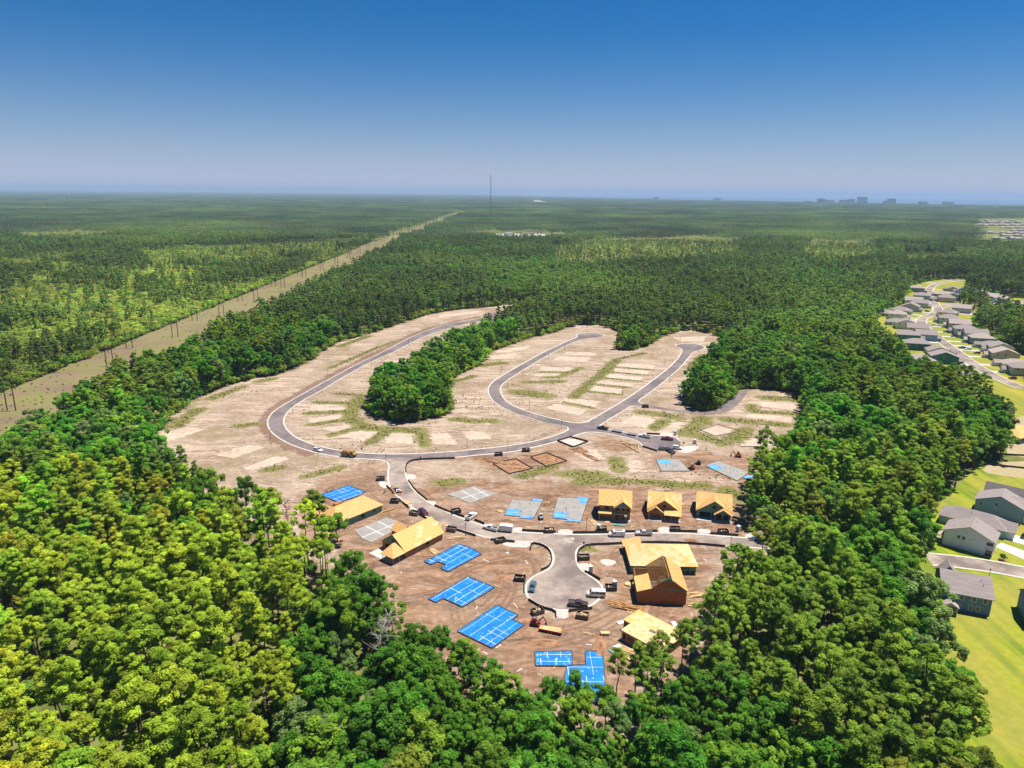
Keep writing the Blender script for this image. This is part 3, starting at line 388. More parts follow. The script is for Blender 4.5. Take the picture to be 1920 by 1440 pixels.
def site_material():
    m, nt, out = newmat('site_earth'); N = nt.nodes; K = nt.links
    b = N.new('ShaderNodeBsdfPrincipled'); b.inputs['Roughness'].default_value = 0.95; b.inputs['Specular IOR Level'].default_value = 0.1; K.new(b.outputs[0], out.inputs[0])
    pos = N.new('ShaderNodeNewGeometry').outputs['Position']
    mn = lambda op, p, q=None, r=None, cl=False: math_n(N, K, op, p, q, r, cl)
    A = {}
    for k in ('grass', 'dirt', 'pad', 'track', 'edge', 'verge'):
        a = N.new('ShaderNodeAttribute'); a.attribute_name = k; A[k] = a.outputs['Fac']
    wn_ = N.new('ShaderNodeTexNoise'); wn_.inputs['Scale'].default_value = 0.12; wn_.inputs['Detail'].default_value = 3; K.new(pos, wn_.inputs['Vector'])
    wv = N.new('ShaderNodeVectorMath'); wv.operation = 'MULTIPLY_ADD'; K.new(wn_.outputs['Color'], wv.inputs[0]); wv.inputs[1].default_value = (9, 9, 0); K.new(pos, wv.inputs[2]); wp = wv.outputs[0]
    fine = noise_of(N, K, pos, 0.42, 5, 0.62); mid = noise_of(N, K, pos, 0.10, 6, 0.62); big = noise_of(N, K, pos, 0.022, 5, 0.6)
    strk = noise_of(N, K, wp, 0.30, 6, 0.62, (0.13, 1.0), R(6)); strk2 = noise_of(N, K, wp, 0.32, 6, 0.64, (0.18, 1.0), R(-40))
    def soft(a, n, lo, hi, amt):
        v = mn('MULTIPLY_ADD', mn('SUBTRACT', n, 0.5), amt, a)
        mr = N.new('ShaderNodeMapRange'); mr.interpolation_type = 'SMOOTHSTEP'; mr.inputs[1].default_value = lo; mr.inputs[2].default_value = hi; K.new(v, mr.inputs[0])
        return mn('MULTIPLY', mr.outputs[0], mn('GREATER_THAN', a, 0.01))
    mix_ = mn('ADD', mn('MULTIPLY', fine, 0.5), mn('MULTIPLY', mid, 0.5))
    sand = ramp_mix(N, K, strk, (0.244,0.172,0.122), (0.437,0.340,0.256))
    sand = ramp_mix(N, K, mn('MULTIPLY', mn('MULTIPLY', big, mix_), 0.95), sand, (0.210,0.139,0.092))
    sand = ramp_mix(N, K, mn('MULTIPLY', mn('GREATER_THAN', fine, 0.72), 0.45), sand, (0.470,0.370,0.286))
    weed = mn('MULTIPLY', soft(mn('MULTIPLY', big, strk), mix_, 0.42, 0.72, 0.7), 0.55)
    sand = ramp_mix(N, K, weed, sand, (0.181,0.151,0.063))
    pad = ramp_mix(N, K, mix_, (0.386,0.298,0.227), (0.538,0.437,0.349))
    c = ramp_mix(N, K, mn('MULTIPLY', soft(A['pad'], mix_, 0.38, 0.80, 0.75), 0.85), sand, pad)
    dirt = ramp_mix(N, K, strk2, (0.092,0.043,0.024), (0.30,0.172,0.102)); dirt = ramp_mix(N, K, mn('MULTIPLY', mid, 0.5), dirt, ramp_mix(N, K, fine, (0.21,0.112,0.063), (0.43,0.295,0.20)))
    pale = noise_of(N, K, wp, 0.045, 5, 0.6); c = ramp_mix(N, K, mn('MULTIPLY', soft(A['dirt'], mn('ADD', mn('MULTIPLY', mid, 0.5), mn('MULTIPLY', strk, 0.5)), 0.25, 0.8, 1.3), mn('MULTIPLY_ADD', pale, 0.32, 0.68)), c, dirt)
    c = ramp_mix(N, K, mn('MULTIPLY', soft(A['verge'], mix_, 0.35, 0.75, 1.0), 0.8), c, (0.168,0.097,0.067))
    c = ramp_mix(N, K, mn('MULTIPLY', soft(A['track'], mix_, 0.25, 0.8, 0.9), 0.62), c, (0.143,0.084,0.052))
    gr = ramp_mix(N, K, fine, (0.080,0.097,0.018), (0.168,0.164,0.038)); gr = ramp_mix(N, K, mn('MULTIPLY', strk, 0.4), gr, (0.235,0.189,0.076))
    c = ramp_mix(N, K, mn('MULTIPLY', soft(A['grass'], mn('ADD', mn('MULTIPLY', mix_, 0.6), mn('MULTIPLY', strk, 0.4)), 0.28, 0.75, 1.35), 0.92), c, gr)
    c = ramp_mix(N, K, mn('MULTIPLY', soft(A['edge'], mix_, 0.4, 0.95, 1.1), 0.85), c, ramp_mix(N, K, fine, (0.092,0.118,0.025), (0.202,0.134,0.084)))
    K.new(c, b.inputs['Base Color'])
    bp = N.new('ShaderNodeBump'); bp.inputs['Strength'].default_value = 0.6; bp.inputs['Distance'].default_value = 0.35
    K.new(mn('ADD', fine, mn('MULTIPLY', strk2, 0.6)), bp.inputs['Height']); K.new(bp.outputs[0], b.inputs['Normal'])
    return m

def ground_material(name, cols, scales=(0.02, 0.2, 1.2), bump=0.3):
    m, nt, out = newmat(name); N = nt.nodes; K = nt.links
    b = N.new('ShaderNodeBsdfPrincipled'); b.inputs['Roughness'].default_value = 0.95; b.inputs['Specular IOR Level'].default_value = 0.1; K.new(b.outputs[0], out.inputs[0])
    pos = N.new('ShaderNodeNewGeometry').outputs['Position']
    big = noise_of(N, K, pos, scales[0], 4); mid = noise_of(N, K, pos, scales[1], 5); fine = noise_of(N, K, pos, scales[2], 5)
    c = ramp_mix(N, K, mid, cols[0], cols[1]); c = ramp_mix(N, K, big, c, ramp_mix(N, K, fine, cols[1], cols[2])); c = ramp_mix(N, K, math_n(N, K, 'MULTIPLY', fine, 0.35), c, cols[0])
    K.new(c, b.inputs['Base Color'])
    bp = N.new('ShaderNodeBump'); bp.inputs['Strength'].default_value = bump; K.new(fine, bp.inputs['Height']); K.new(bp.outputs[0], b.inputs['Normal'])
    return m

def asphalt_material(name, c1, c2, dust):
    m, nt, out = newmat(name); N = nt.nodes; K = nt.links
    b = N.new('ShaderNodeBsdfPrincipled'); b.inputs['Roughness'].default_value = 0.85; b.inputs['Specular IOR Level'].default_value = 0.25; K.new(b.outputs[0], out.inputs[0])
    pos = N.new('ShaderNodeNewGeometry').outputs['Position']
    big = noise_of(N, K, pos, 0.07, 5, 0.6); fine = noise_of(N, K, pos, 0.35, 6, 0.65)
    c = ramp_mix(N, K, big, c1, c2); c = ramp_mix(N, K, math_n(N, K, 'MULTIPLY', math_n(N, K, 'MULTIPLY', fine, big), 0.45), c, dust)
    mud = noise_of(N, K, pos, 0.05, 6, 0.65, None, 0.0, 0.52, 0.66); c = ramp_mix(N, K, math_n(N, K, 'MULTIPLY', math_n(N, K, 'MULTIPLY', mud, fine), 0.6), c, (0.27,0.18,0.125))
    K.new(c, b.inputs['Base Color']); return m

def lawn_material(name, a, bcol, ccol, rot=0.2):
    m, nt, out = newmat(name); N = nt.nodes; K = nt.links
    b = N.new('ShaderNodeBsdfPrincipled'); b.inputs['Roughness'].default_value = 0.9; b.inputs['Specular IOR Level'].default_value = 0.15; K.new(b.outputs[0], out.inputs[0])
    pos = N.new('ShaderNodeNewGeometry').outputs['Position']
    st = noise_of(N, K, pos, 0.22, 3, 0.5, (1.0, 0.04), rot); big = noise_of(N, K, pos, 0.03, 4); fine = noise_of(N, K, pos, 0.5, 6, 0.65)
    c = ramp_mix(N, K, st, a, bcol); c = ramp_mix(N, K, math_n(N, K, 'MULTIPLY', big, 0.8), c, ccol); c = ramp_mix(N, K, math_n(N, K, 'MULTIPLY', fine, 0.3), c, a)
    K.new(c, b.inputs['Base Color']); return m

M['site'] = site_material()
M['floor'] = ground_material('forest_floor', ((0.075,0.085,0.024), (0.15,0.185,0.034), (0.25,0.20,0.10)))
M['corr'] = ground_material('corridor_grass', ((0.165,0.108,0.082), (0.175,0.18,0.042), (0.24,0.18,0.115)), (0.009, 0.04, 0.25))
M['marsh'] = ground_material('marsh_grass', ((0.129,0.146,0.030), (0.189,0.198,0.043), (0.241,0.215,0.069)), (0.009,0.043,0.344))
M['asph'] = asphalt_material('asphalt_loop', (0.116,0.095,0.096), (0.159,0.129,0.127), (0.258,0.206,0.181))
M['asph2'] = asphalt_material('asphalt_dusty', (0.155,0.120,0.105), (0.262,0.211,0.179), (0.447,0.353,0.275))
M['lawn'] = lawn_material('mown_lawn', (0.082,0.159,0.007), (0.249,0.271,0.010), (0.292,0.245,0.047), R(35))
M['lawn2'] = lawn_material('estate_lawn', (0.206,0.206,0.026), (0.361,0.284,0.039), (0.172,0.206,0.026))
M['earth2'] = ground_material('estate_bare_earth', ((0.310,0.224,0.138), (0.387,0.301,0.206), (0.258,0.241,0.086)))
M['dust'] = pm('tracked_sand', (0.318,0.271,0.232), 0.9, 0.3, 0.6)
M['sea'] = pm('sea_water', (0.06,0.14,0.20), 0.25, 0.1, 0.0005, spec=0.5)
M['sandpit'] = pm('sand_pit', (0.55,0.48,0.38), 0.95, 0.1, 0.01)

# ------------------------------------------------------------------ the ground
def sheet(name, poly, z, m, smooth=0):
    P = chaikin(poly, True, smooth) if smooth else poly
    n = len(P); a = sum(P[i][0]*P[(i+1)%n][1]-P[(i+1)%n][0]*P[i][1] for i in range(n))
    if a < 0: P = P[::-1]
    o = MB().face([(x, y, z) for x, y in P]).build(name, m); o['kind'] = 'structure'; return o

BIG = 46000.0
sheet('ground', [(-BIG,-BIG),(BIG,-BIG),(BIG,BIG),(-BIG,BIG)], -0.06, M['floor'])
COAST = [(-2500,46000),(-2300,40000),(800,22000),(2800,15500),(5165,11147),(6500,9300),(9500,6500),(16000,2500),(30000,-3000),(46000,-9000),(46000,46000)]
sheet('sea', COAST, 0.6, M['sea'])
def corr_x(y): return -296.0 - 36.0*np.clip((np.asarray(y, float)-380)/1300.0, 0, 1)
CW = 76.0
ys = [200, 380, 700, 1100, 1700, 2600, 3900, 4600]
CORR = [(float(corr_x(y)), y) for y in ys] + [(float(corr_x(y))+CW, y) for y in ys[::-1]]
sheet('power_line_clearing', CORR, 0.0, M['corr'])
for i, q in enumerate(SITE['marsh']): sheet('marsh_ground', q, 0.0, M['marsh'], 2)
sheet('sand_pit_ground', [(180,9300),(520,9300),(520,11000),(180,11000)], 9.0, M['sandpit'])
sheet('far_track', [(-260,4300),(-250,4300),(40,7400),(-10,7400)], 7.0, M['sandpit'])

def site_ground():
    step = 0.72; C = SITE['clearing']
    xs = np.arange(-192, 192, step); yy = np.arange(126, 776, step)
    X, Y = np.meshgrid(xs, yy, indexing='ij')
    ins = inside(X, Y, C)
    near = np.zeros_like(ins)
    for (x1, y1), (x2, y2) in zip(C, C[1:]+C[:1]):
        L = math.hypot(x2-x1, y2-y1); k = int(L/2)+2
        for t in np.linspace(0, 1, k):
            px, py = x1+(x2-x1)*t, y1+(y2-y1)*t
            i0, i1 = int((px-6-xs[0])/step), int((px+6-xs[0])/step)+1; j0, j1 = int((py-6-yy[0])/step), int((py+6-yy[0])/step)+1
            i0, j0 = max(i0, 0), max(j0, 0)
            near[i0:i1, j0:j1] = True
    keep = ins | near
    cell = keep[:-1,:-1] & keep[1:,:-1] & keep[:-1,1:] & keep[1:,1:]
    used = np.zeros_like(keep); used[:-1,:-1] |= cell; used[1:,:-1] |= cell; used[:-1,1:] |= cell; used[1:,1:] |= cell
    idx = np.full(keep.shape, -1, np.int64); idx[used] = np.arange(used.sum())
    x, y = X[used], Y[used]; n = len(x)
    I, J = np.nonzero(cell)
    quads = np.stack([idx[I,J], idx[I+1,J], idx[I+1,J+1], idx[I,J+1]], 1).astype(np.int32)
    me = bpy.data.meshes.new('site_earth'); me.vertices.add(n); me.loops.add(quads.size); me.polygons.add(len(quads))
    co = np.zeros((n, 3), np.float32); co[:,0] = x; co[:,1] = y
    me.vertices.foreach_set('co', co.ravel()); me.loops.foreach_set('vertex_index', quads.ravel())
    me.polygons.foreach_set('loop_start', np.arange(0, quads.size, 4, dtype=np.int32)); me.polygons.foreach_set('loop_total', np.full(len(quads), 4, np.int32)); me.update()
    def local(P, r):
        ax = [p[0] for p in P]; ay = [p[1] for p in P]
        return np.nonzero((x > min(ax)-r) & (x < max(ax)+r) & (y > min(ay)-r) & (y < max(ay)+r))[0]
    A = {k: np.zeros(n, np.float32) for k in ('grass', 'dirt', 'pad', 'track', 'edge', 'verge')}
    for r, P in SITE['grass']:
        i = local(P, r*2.5); d = dist_line(x[i], y[i], P); A['grass'][i] = np.maximum(A['grass'][i], 1-sstep(r*0.35, r*1.9, d))
    for P in SITE['pads']:
        i = local(P, 4); s = dist_line(x[i], y[i], P, True)*np.where(inside(x[i], y[i], P), 1, -1); A['pad'][i] = np.maximum(A['pad'][i], sstep(-1.5, 2.2, s))
    for P in SITE['dirt']:
        i = local(P, 14); s = dist_line(x[i], y[i], P, True)*np.where(inside(x[i], y[i], P), 1, -1); A['dirt'][i] = np.maximum(A['dirt'][i], sstep(-9, 9, s))
    P = SITE['verge']; i = local(P, 9); A['verge'][i] = 1-sstep(1.2, 5.0, dist_line(x[i], y[i], P))
    d = dist_line(x, y, C, True)*np.where(inside(x, y, C), 1, -1)
    A['edge'] = (1-sstep(-1.0, 7.0, d)).astype(np.float32)
    # wheel ruts of the machines, pairs of curved lines over worked earth
    dirt_pts = np.nonzero((A['dirt'] > 0.6))[0]
    for k in range(150):
        if k < 105: j = int(rng.choice(dirt_pts)); px, py = float(x[j]), float(y[j])
        else: px, py = float(rng.uniform(-150, 120)), float(rng.uniform(260, 600))
        a = rng.uniform(0, 6.28) if k % 3 else rng.normal(0.0, 0.35); cur = rng.normal(0, 0.045); L = int(rng.uniform(12, 38)); Q = []
        for s in range(L):
            Q.append((px, py)); a += cur + rng.normal(0, 0.02); px += math.cos(a); py += math.sin(a)
        Nn = normals2(Q); w = rng.uniform(0.35, 1.0)
        for off in (-0.95, 0.95):
            QQ = [(q[0]+nn[0]*off, q[1]+nn[1]*off) for q, nn in zip(Q, Nn)][::3]
            i = local(QQ, 1.5); A['track'][i] = np.maximum(A['track'][i], w*(1-sstep(0.15, 0.85, dist_line(x[i], y[i], QQ))))
    for k, v in A.items():
        at = me.attributes.new(k, 'FLOAT', 'POINT'); at.data.foreach_set('value', v)
    me.materials.append(M['site'])
    o = bpy.data.objects.new('site_earth_ground', me); COL.objects.link(o); o['kind'] = 'structure'
site_ground()
sheet('lawn', SITE['nlawn'], 0.0, M['lawn'], 1)
sheet('bare_ground', SITE['nearth'], 0.02, M['earth2'], 1)
sheet('bare_ground', SITE['nearth2'], 0.014, M['earth2'], 1)
sheet('estate_lawn', SITE['elawn'], 0.0, M['lawn2'], 1)

# ------------------------------------------------------------------ roads, kerbs
for i, q in enumerate(SITE['asphalt']):
    sheet('road', q, 0.024+0.005*i, M['asph2'] if i in (1, 2) else M['asph'], 2)
for q in SITE['kerbs']:
    o = sweep(MB(), chaikin(q, False, 2), [(-0.36,0.0),(-0.36,0.075),(-0.02,0.085),(0.10,0.17),(0.30,0.17),(0.34,0.0)]).build('kerb', M['kerb']); o['kind'] = 'structure'
def road_ribbon(P, w, z=0.03, kerb=True, m='asph2'):
    P = chaikin(P, False, 2)
    o = sweep(MB(), P, [(w/2, z), (-w/2, z)], closed_prof=False).build('road', M[m]); o['kind'] = 'structure'
    if kerb:
        for s in (-1, 1):
            N = normals2(P); Q = [(p[0]+n[0]*s*w/2, p[1]+n[1]*s*w/2) for p, n in zip(P, N)]
            k = sweep(MB(), Q, [(-0.4,0.0),(-0.4,0.14),(0.4,0.14),(0.4,0.0)]).build('kerb', M['kerb']); k['kind'] = 'structure'
for i, q in enumerate(SITE['eroad']): road_ribbon(q, 8.6, 0.03+0.006*i, True, 'asph2')
road_ribbon(SITE['nroad'], 8.4, 0.034)
sheet('spilled_sand_ground', SITE['dust'], 0.062, M['dust'], 2)
for i, q in enumerate(SITE['gravel']): sheet('gravel_ground', q, 0.004+0.001*i, M['gravel'], 1)

# ------------------------------------------------------------------ trees
def leaf_quads(C, Rr, n, size, g, flat=0.75, up=0.25):
    """n leaf sprays over the shell of every clump; returns verts and a tint per leaf"""
    k = len(C); d = g.normal(size=(k, n, 3)); d[:,:,2] += up; d /= np.linalg.norm(d, axis=2, keepdims=True)
    p = C[:,None,:] + d*np.array([1,1,flat])*(Rr[:,None,None]*g.uniform(0.62, 1.05, (k, n, 1)))
    nr = d + g.normal(size=d.shape)*0.34; nr[:,:,2] += 0.65; nr /= np.linalg.norm(nr, axis=2, keepdims=True)
    t = np.cross(nr, g.normal(size=d.shape)); t /= np.linalg.norm(t, axis=2, keepdims=True); b = np.cross(nr, t)
    s = size*g.uniform(0.6, 1.35, (k, n, 1)); e = g.uniform(0.45, 0.8, (k, n, 1))
    V = np.stack([p-t*s, p+b*s*e, p+t*s, p-b*s*e], 2).reshape(-1, 3)
    tint = np.repeat(np.clip(g.normal(0.5, 0.2, (k, 1)) + g.normal(0, 0.16, (k, n)), 0, 1).ravel(), 4)
    return V, tint

def pine_clumps(h, g, lod):
    """whorls of level branches carrying flat needle pads; some crowns broad and high, some slim"""
    slim = g.uniform() < 0.35; base = g.uniform(0.42, 0.50) if slim else g.uniform(0.54, 0.66); C = []; rr = []; lean = g.normal(0, 0.3, 2)
    lv = (9 if slim else 7) if lod == 0 else 5
    for i in range(lv):
        t = (i+0.5*g.uniform())/lv; z = h*(base+(0.97-base)*t)
        R_ = (1.75*(1-t)**0.8+0.4) if slim else (2.85*math.sin(math.pi*(0.30+0.66*t))**0.9+0.15)
        n = int(g.integers(3, 6)) if lod == 0 else 3; a0 = g.uniform(0, 6.28)
        for j in range(n):
            a = a0+6.283*j/n+g.normal(0, 0.35); r_ = R_*g.uniform(0.45, 1.12)
            C.append((math.cos(a)*r_+lean[0]*t, math.sin(a)*r_+lean[1]*t, z+g.normal(0, 0.35)+0.12*r_)); rr.append(g.uniform(0.62, 1.08)*(0.85 if slim else 1.0)*(1 if lod == 0 else 1.3))
    C.append((lean[0], lean[1], h-0.35)); rr.append(0.6)
    return np.array(C), np.array(rr)
def broad_clumps(h, g, lod):
    """a few big limbs, each with its own lobe of foliage"""
    C = []; rr = []; rx = h*g.uniform(0.15, 0.22); nl = int(g.integers(6, 10))
    for i in range(nl):
        a = 6.283*i/nl+g.normal(0, 0.5); u = g.uniform(0.35, 1.0) if i else 0.1; zl = h*(g.uniform(0.42, 0.80) if i else 0.84); lr = h*g.uniform(0.085, 0.15)
        cx, cy = math.cos(a)*rx*u, math.sin(a)*rx*u
        for j in range(int(7 if lod == 0 else 3)):
            d = g.normal(size=3); d[2] += 0.35; d /= np.linalg.norm(d)
            C.append((cx+d[0]*lr, cy+d[1]*lr, zl+d[2]*lr*0.85)); rr.append(g.uniform(0.55, 1.0)*h/15*(1 if lod == 0 else 1.35))
    return np.array(C), np.array(rr)
def shrub_clumps(h, g, lod):
    k = 12; d = g.normal(size=(k, 3)); C = d*np.array([h*0.30, h*0.30, h*0.16]); C[:,2] = np.abs(C[:,2])+h*0.42
    return C, g.uniform(0.22, 0.36, k)*h

def quads_mesh(name, V, tint, mats, extra=None):
    """extra = MB holding wood; its faces come first with material 0"""
    me = bpy.data.meshes.new(name); v0 = extra.v if extra else []; f0 = extra.f if extra else []
    nb = len(v0); nq = len(V)//4
    co = np.concatenate([np.array(v0, np.float32).reshape(-1, 3), V.astype(np.float32)])
    lt = [len(f) for f in f0]; li = [i for f in f0 for i in f]
    loops = np.concatenate([np.array(li, np.int32), np.arange(nb, nb+nq*4, dtype=np.int32)]).astype(np.int32)
    tot = np.concatenate([np.array(lt, np.int32), np.full(nq, 4, np.int32)]).astype(np.int32)
    st = np.concatenate([[0], np.cumsum(tot)[:-1]]).astype(np.int32)
    me.vertices.add(len(co)); me.loops.add(len(loops)); me.polygons.add(len(tot))
    me.vertices.foreach_set('co', co.ravel()); me.loops.foreach_set('vertex_index', loops)
    me.polygons.foreach_set('loop_start', st); me.polygons.foreach_set('loop_total', tot)
    if extra: me.polygons.foreach_set('material_index', np.concatenate([np.zeros(len(f0), np.int32), np.ones(nq, np.int32)]).astype(np.int32))
    at = me.attributes.new('tint', 'FLOAT', 'POINT'); at.data.foreach_set('value', np.concatenate([np.full(nb, 0.5), tint]).astype(np.float32))
    for m in mats: me.materials.append(m)
    me.update(); return me

def wood(h, C, kind, g, lod):
    mb = MB(); top = 0.93 if kind == 'pine' else 0.62
    r = 0.20 if kind == 'pine' else 0.24
    segs = 4; pts = [Vector((g.normal(0, 0.12)*i, g.normal(0, 0.12)*i, h*top*i/segs-(0.15 if i == 0 else 0))) for i in range(segs+1)]
    for i in range(segs): mb.tube(pts[i], pts[i+1], r*(1-0.8*i/segs)*1.1, r*(1-0.8*(i+1)/segs)*1.1, 6 if lod == 0 else 4, cap=False)
    for c in C[::(2 if lod == 0 else 6)]:
        c = Vector(c); zb = min(c.z-0.3, h*top*0.97) - (0.6 if kind == 'pine' else h*0.14); zb = max(zb, h*0.2)
        mb.tube((0, 0, zb), c, 0.07, 0.02, 3, cap=False)
    return mb

PROTO = {}
def make_proto(kind, i):
    g = np.random.default_rng(100+i*7+{'pine':0,'broad':1000,'shrub':2000}[kind])
    h = {'pine': g.uniform(16.5, 20.5), 'broad': g.uniform(13, 17), 'shrub': g.uniform(2.4, 3.6)}[kind]
    fn = {'pine': pine_clumps, 'broad': broad_clumps, 'shrub': shrub_clumps}[kind]
    C, rr = fn(h, g, 0)
    V, t = leaf_quads(C, rr, {'pine': 165, 'broad': 140, 'shrub': 60}[kind], {'pine': 0.185, 'broad': 0.21, 'shrub': 0.21}[kind], g, 0.62 if kind == 'pine' else 0.85, 0.45 if kind == 'pine' else 0.25)
    crown = quads_mesh(kind+'_crown', V, t, [M['leaf']])
    if kind == 'shrub': crown.materials[0] = M['leaf_i']; PROTO[kind, i] = (None, crown, crown); return
    w = wood(h, C, kind, g, 0); trunk = w.mesh(kind+'_trunk', M['bark'])
    C2, rr2 = fn(h, g, 1); V2, t2 = leaf_quads(C2, rr2, 26, 0.5, g, 0.65 if kind == 'pine' else 0.85)
    low = quads_mesh(kind+'_tree_low', V2, t2, [M['bark'], M['leaf_i']], wood(h, C2, kind, g, 1))
    full = quads_mesh(kind+'_tree_full', V, t, [M['bark'], M['leaf_i']], w)
    PROTO[kind, i] = (trunk, crown, low, full)
NP = 8
for i in range(NP): make_proto('pine', i); make_proto('broad', i)
for i in range(3): make_proto('shrub', i)

def patch_mesh(size, n, seed, q, ls):
    g = np.random.default_rng(seed); P = g.uniform(-size/2, size/2, (n, 2)); C = []; rr = []
    hh = g.uniform(12, 19, n)
    for (x, y), h in zip(P, hh):
        for j in range(2): C.append((x+g.normal(0, 1), y+g.normal(0, 1), h*(0.66+0.24*j))); rr.append(g.uniform(1.7, 2.8)*(1.1-0.35*j))
    V, t = leaf_quads(np.array(C), np.array(rr), q, ls, g, 0.9)
    return quads_mesh('patch', V, t, [M['leaf_i']])

COLS = {  # base colours of the crowns (linear)
 'pine': [(0.325,0.450,0.028), (0.250,0.370,0.032), (0.190,0.290,0.034), (0.450,0.560,0.030)],
 'broad': [(0.155,0.345,0.024), (0.110,0.265,0.024), (0.275,0.445,0.030), (0.240,0.350,0.090)]}

# where trees may stand
def cam_px(x, y, z):
    v = np.stack([x, y, z-CAM_H], -1); dz = v @ np.array(fwd); ax = v @ np.array(rt); ay = v @ np.array(upv)
    dz = np.maximum(dz, 1e-3); return ax/dz, ay/dz
FE = [p for q in SITE['fe'] for p in q]
FEP = SITE['fepoly']
def allowed(x, y):
    ok = ~inside(x, y, SITE['clearing'])
    cx = corr_x(y); ok &= ~((x > cx-1) & (x < cx+CW) & (y < 4600) & (y > 150))
    ok &= ~(inside(x, y, SITE['nlawn']) | inside(x, y, SITE['nearth']) | inside(x, y, SITE['nearth2']))
    el = inside(x, y, SITE['elawn'])
    for w in SITE['ewood']: el &= ~inside(x, y, w)
    ok &= ~el
    ok &= ~((x > -85) & (x < 115) & (y > 1790) & (y < 2160))
    ok &= ~inside(x, y, FEP)
    ok &= ((x+33.5)**2+(y-150.5)**2 > 25) & ((x+33.0)**2+(y-143)**2 > 30)
    ok &= ~inside(x, y, COAST)
    ok &= ~((x > 160) & (x < 540) & (y > 9100) & (y < 11100))
    for fx, fy in FE: ok &= ~((x-fx)**2+((y-fy)*0.6)**2 < (20 if fy < 2300 else 26)**2)
    # view lines down to the building plots: thin the nearest rows in front of the site
    return ok

def jitter_grid(x0, x1, y0, y1, sp, j=0.42):
    X, Y = np.meshgrid(np.arange(x0, x1, sp), np.arange(y0, y1, sp), indexing='ij')
    X = X+rng.uniform(-j, j, X.shape)*sp; Y = Y+rng.uniform(-j, j, Y.shape)*sp
    return X.ravel(), Y.ravel()
def in_view(x, y, z=9.0, mx=0.12, lo=-0.70):
    a, b = cam_px(x, y, np.full_like(x, z)); return (np.abs(a) < 0.7213+mx) & (b > lo) & (y > 40)

x, y = jitter_grid(-420, 460, 78, 560, 4.7)
k = in_view(x, y) & allowed(x, y) & (x > corr_x(y)-1)
x, y = x[k], y[k]
# tree kind by stand: open pine wood at the near left, leafy wood beside the plots, mixed elsewhere
nz = vnoise(x, y, 38, 3); n2 = vnoise(x, y, 14, 5)
pp = np.full(len(x), 0.42)
pp = np.where((x < -42) & (y < 215) & (x < -50-(y-150)*0.12), 0.93, pp)
pp = np.where((x > -80) & (x < -8) & (y < 235) & ~((x < -50-(y-150)*0.12) & (y < 215)), 0.10, pp)
pp = np.where((x > -8) & (y < 170), 0.55, pp)
pp = np.where((x > 55) & (y < 260), 0.5, pp)
pp = np.where((x < -90) & (y > 215), 0.45, pp)
dcl = dist_line(x, y, SITE['clearing'], True)
pp = np.where((dcl < 9) & (y > 300), pp-0.25, pp)
isp = (nz*0.75+n2*0.25) < pp*0.92+0.04
bright_pine = (x < -42) & (y < 240)
thin = (bright_pine & (rng.uniform(size=len(x)) < 0.30))
# bare sandy gaps between the trunks near the plots
gap = ((x-26)/12)**2+((y-141)/9)**2 < 1
thin |= gap & (rng.uniform(size=len(x)) < 0.55)
x, y, isp, bright_pine, nz = [q[~thin] for q in (x, y, isp, bright_pine, nz)]
N_T = len(x)
vari = rng.integers(0, NP, N_T)
ci = np.where(isp, np.where(bright_pine, np.where(rng.uniform(size=N_T) < 0.6, 3, 0), np.where(rng.uniform(size=N_T) < 0.62, 1, 2)),
              np.where(rng.uniform(size=N_T) < 0.5, 0, np.where(rng.uniform(size=N_T) < 0.55, 1, np.where(rng.uniform(size=N_T) < 0.65, 2, 3))))
near_right = (x > 20) & (y < 260)
ci = np.where(isp & near_right & (rng.uniform(size=N_T) < 0.5), 1, ci)
scl = np.clip(rng.normal(1.02, 0.2, N_T), 0.55, 1.45)
dedge = dist_line(x, y, SITE['clearing'], True)
scl = np.where((dedge < 6) & (rng.uniform(size=N_T) < 0.35), scl*0.6, scl)
# keep the view onto the front plots: the row before them is of younger trees
front = (y < 150) & (x > -20) & (x < 62)
scl = np.where(front & (dedge < 22), scl*0.8, scl)
rotz = rng.uniform(0, 6.283, N_T)

dist = np.sqrt(x*x+y*y+100**2)
vis = in_view(x, y, 11.0, -0.012, -0.545) & (y > 96)
def stand(px, py, e):
    if px < -50-(py-150)*0.12 and py < 230: return 'on the site edge of the pine wood' if e < 16 else 'in the open sunlit pine wood'
    if px < -8 and py < 240: return 'in the leafy wood beside the blue slabs' if e > 12 else 'right against the plots with blue slabs'.replace('right ', '')
    if px > 60: return 'at the site edge of the lawn wood' if e < 22 else 'in the wood beside the mown lawn'
    return 'in the belt below the T-shaped blue slab'
IND = np.zeros(N_T, bool)
for kind, msk in (('pine', isp), ('broad', ~isp)):
    i = np.nonzero(msk & vis)[0]; i = i[np.argsort(dist[i])][:295]; IND[i] = True
PL = {0: 'green pine with bare trunk', 1: 'mid green pine with tufted crown', 2: 'dark olive pine with slim trunk', 3: 'yellow-green pine with long bare trunk'}
BL = {0: 'lush green broadleaf tree with full crown', 1: 'dark green broadleaf tree with dense crown', 2: 'bright yellow-green broadleaf tree', 3: 'grey-green broadleaf tree with soft crown'}
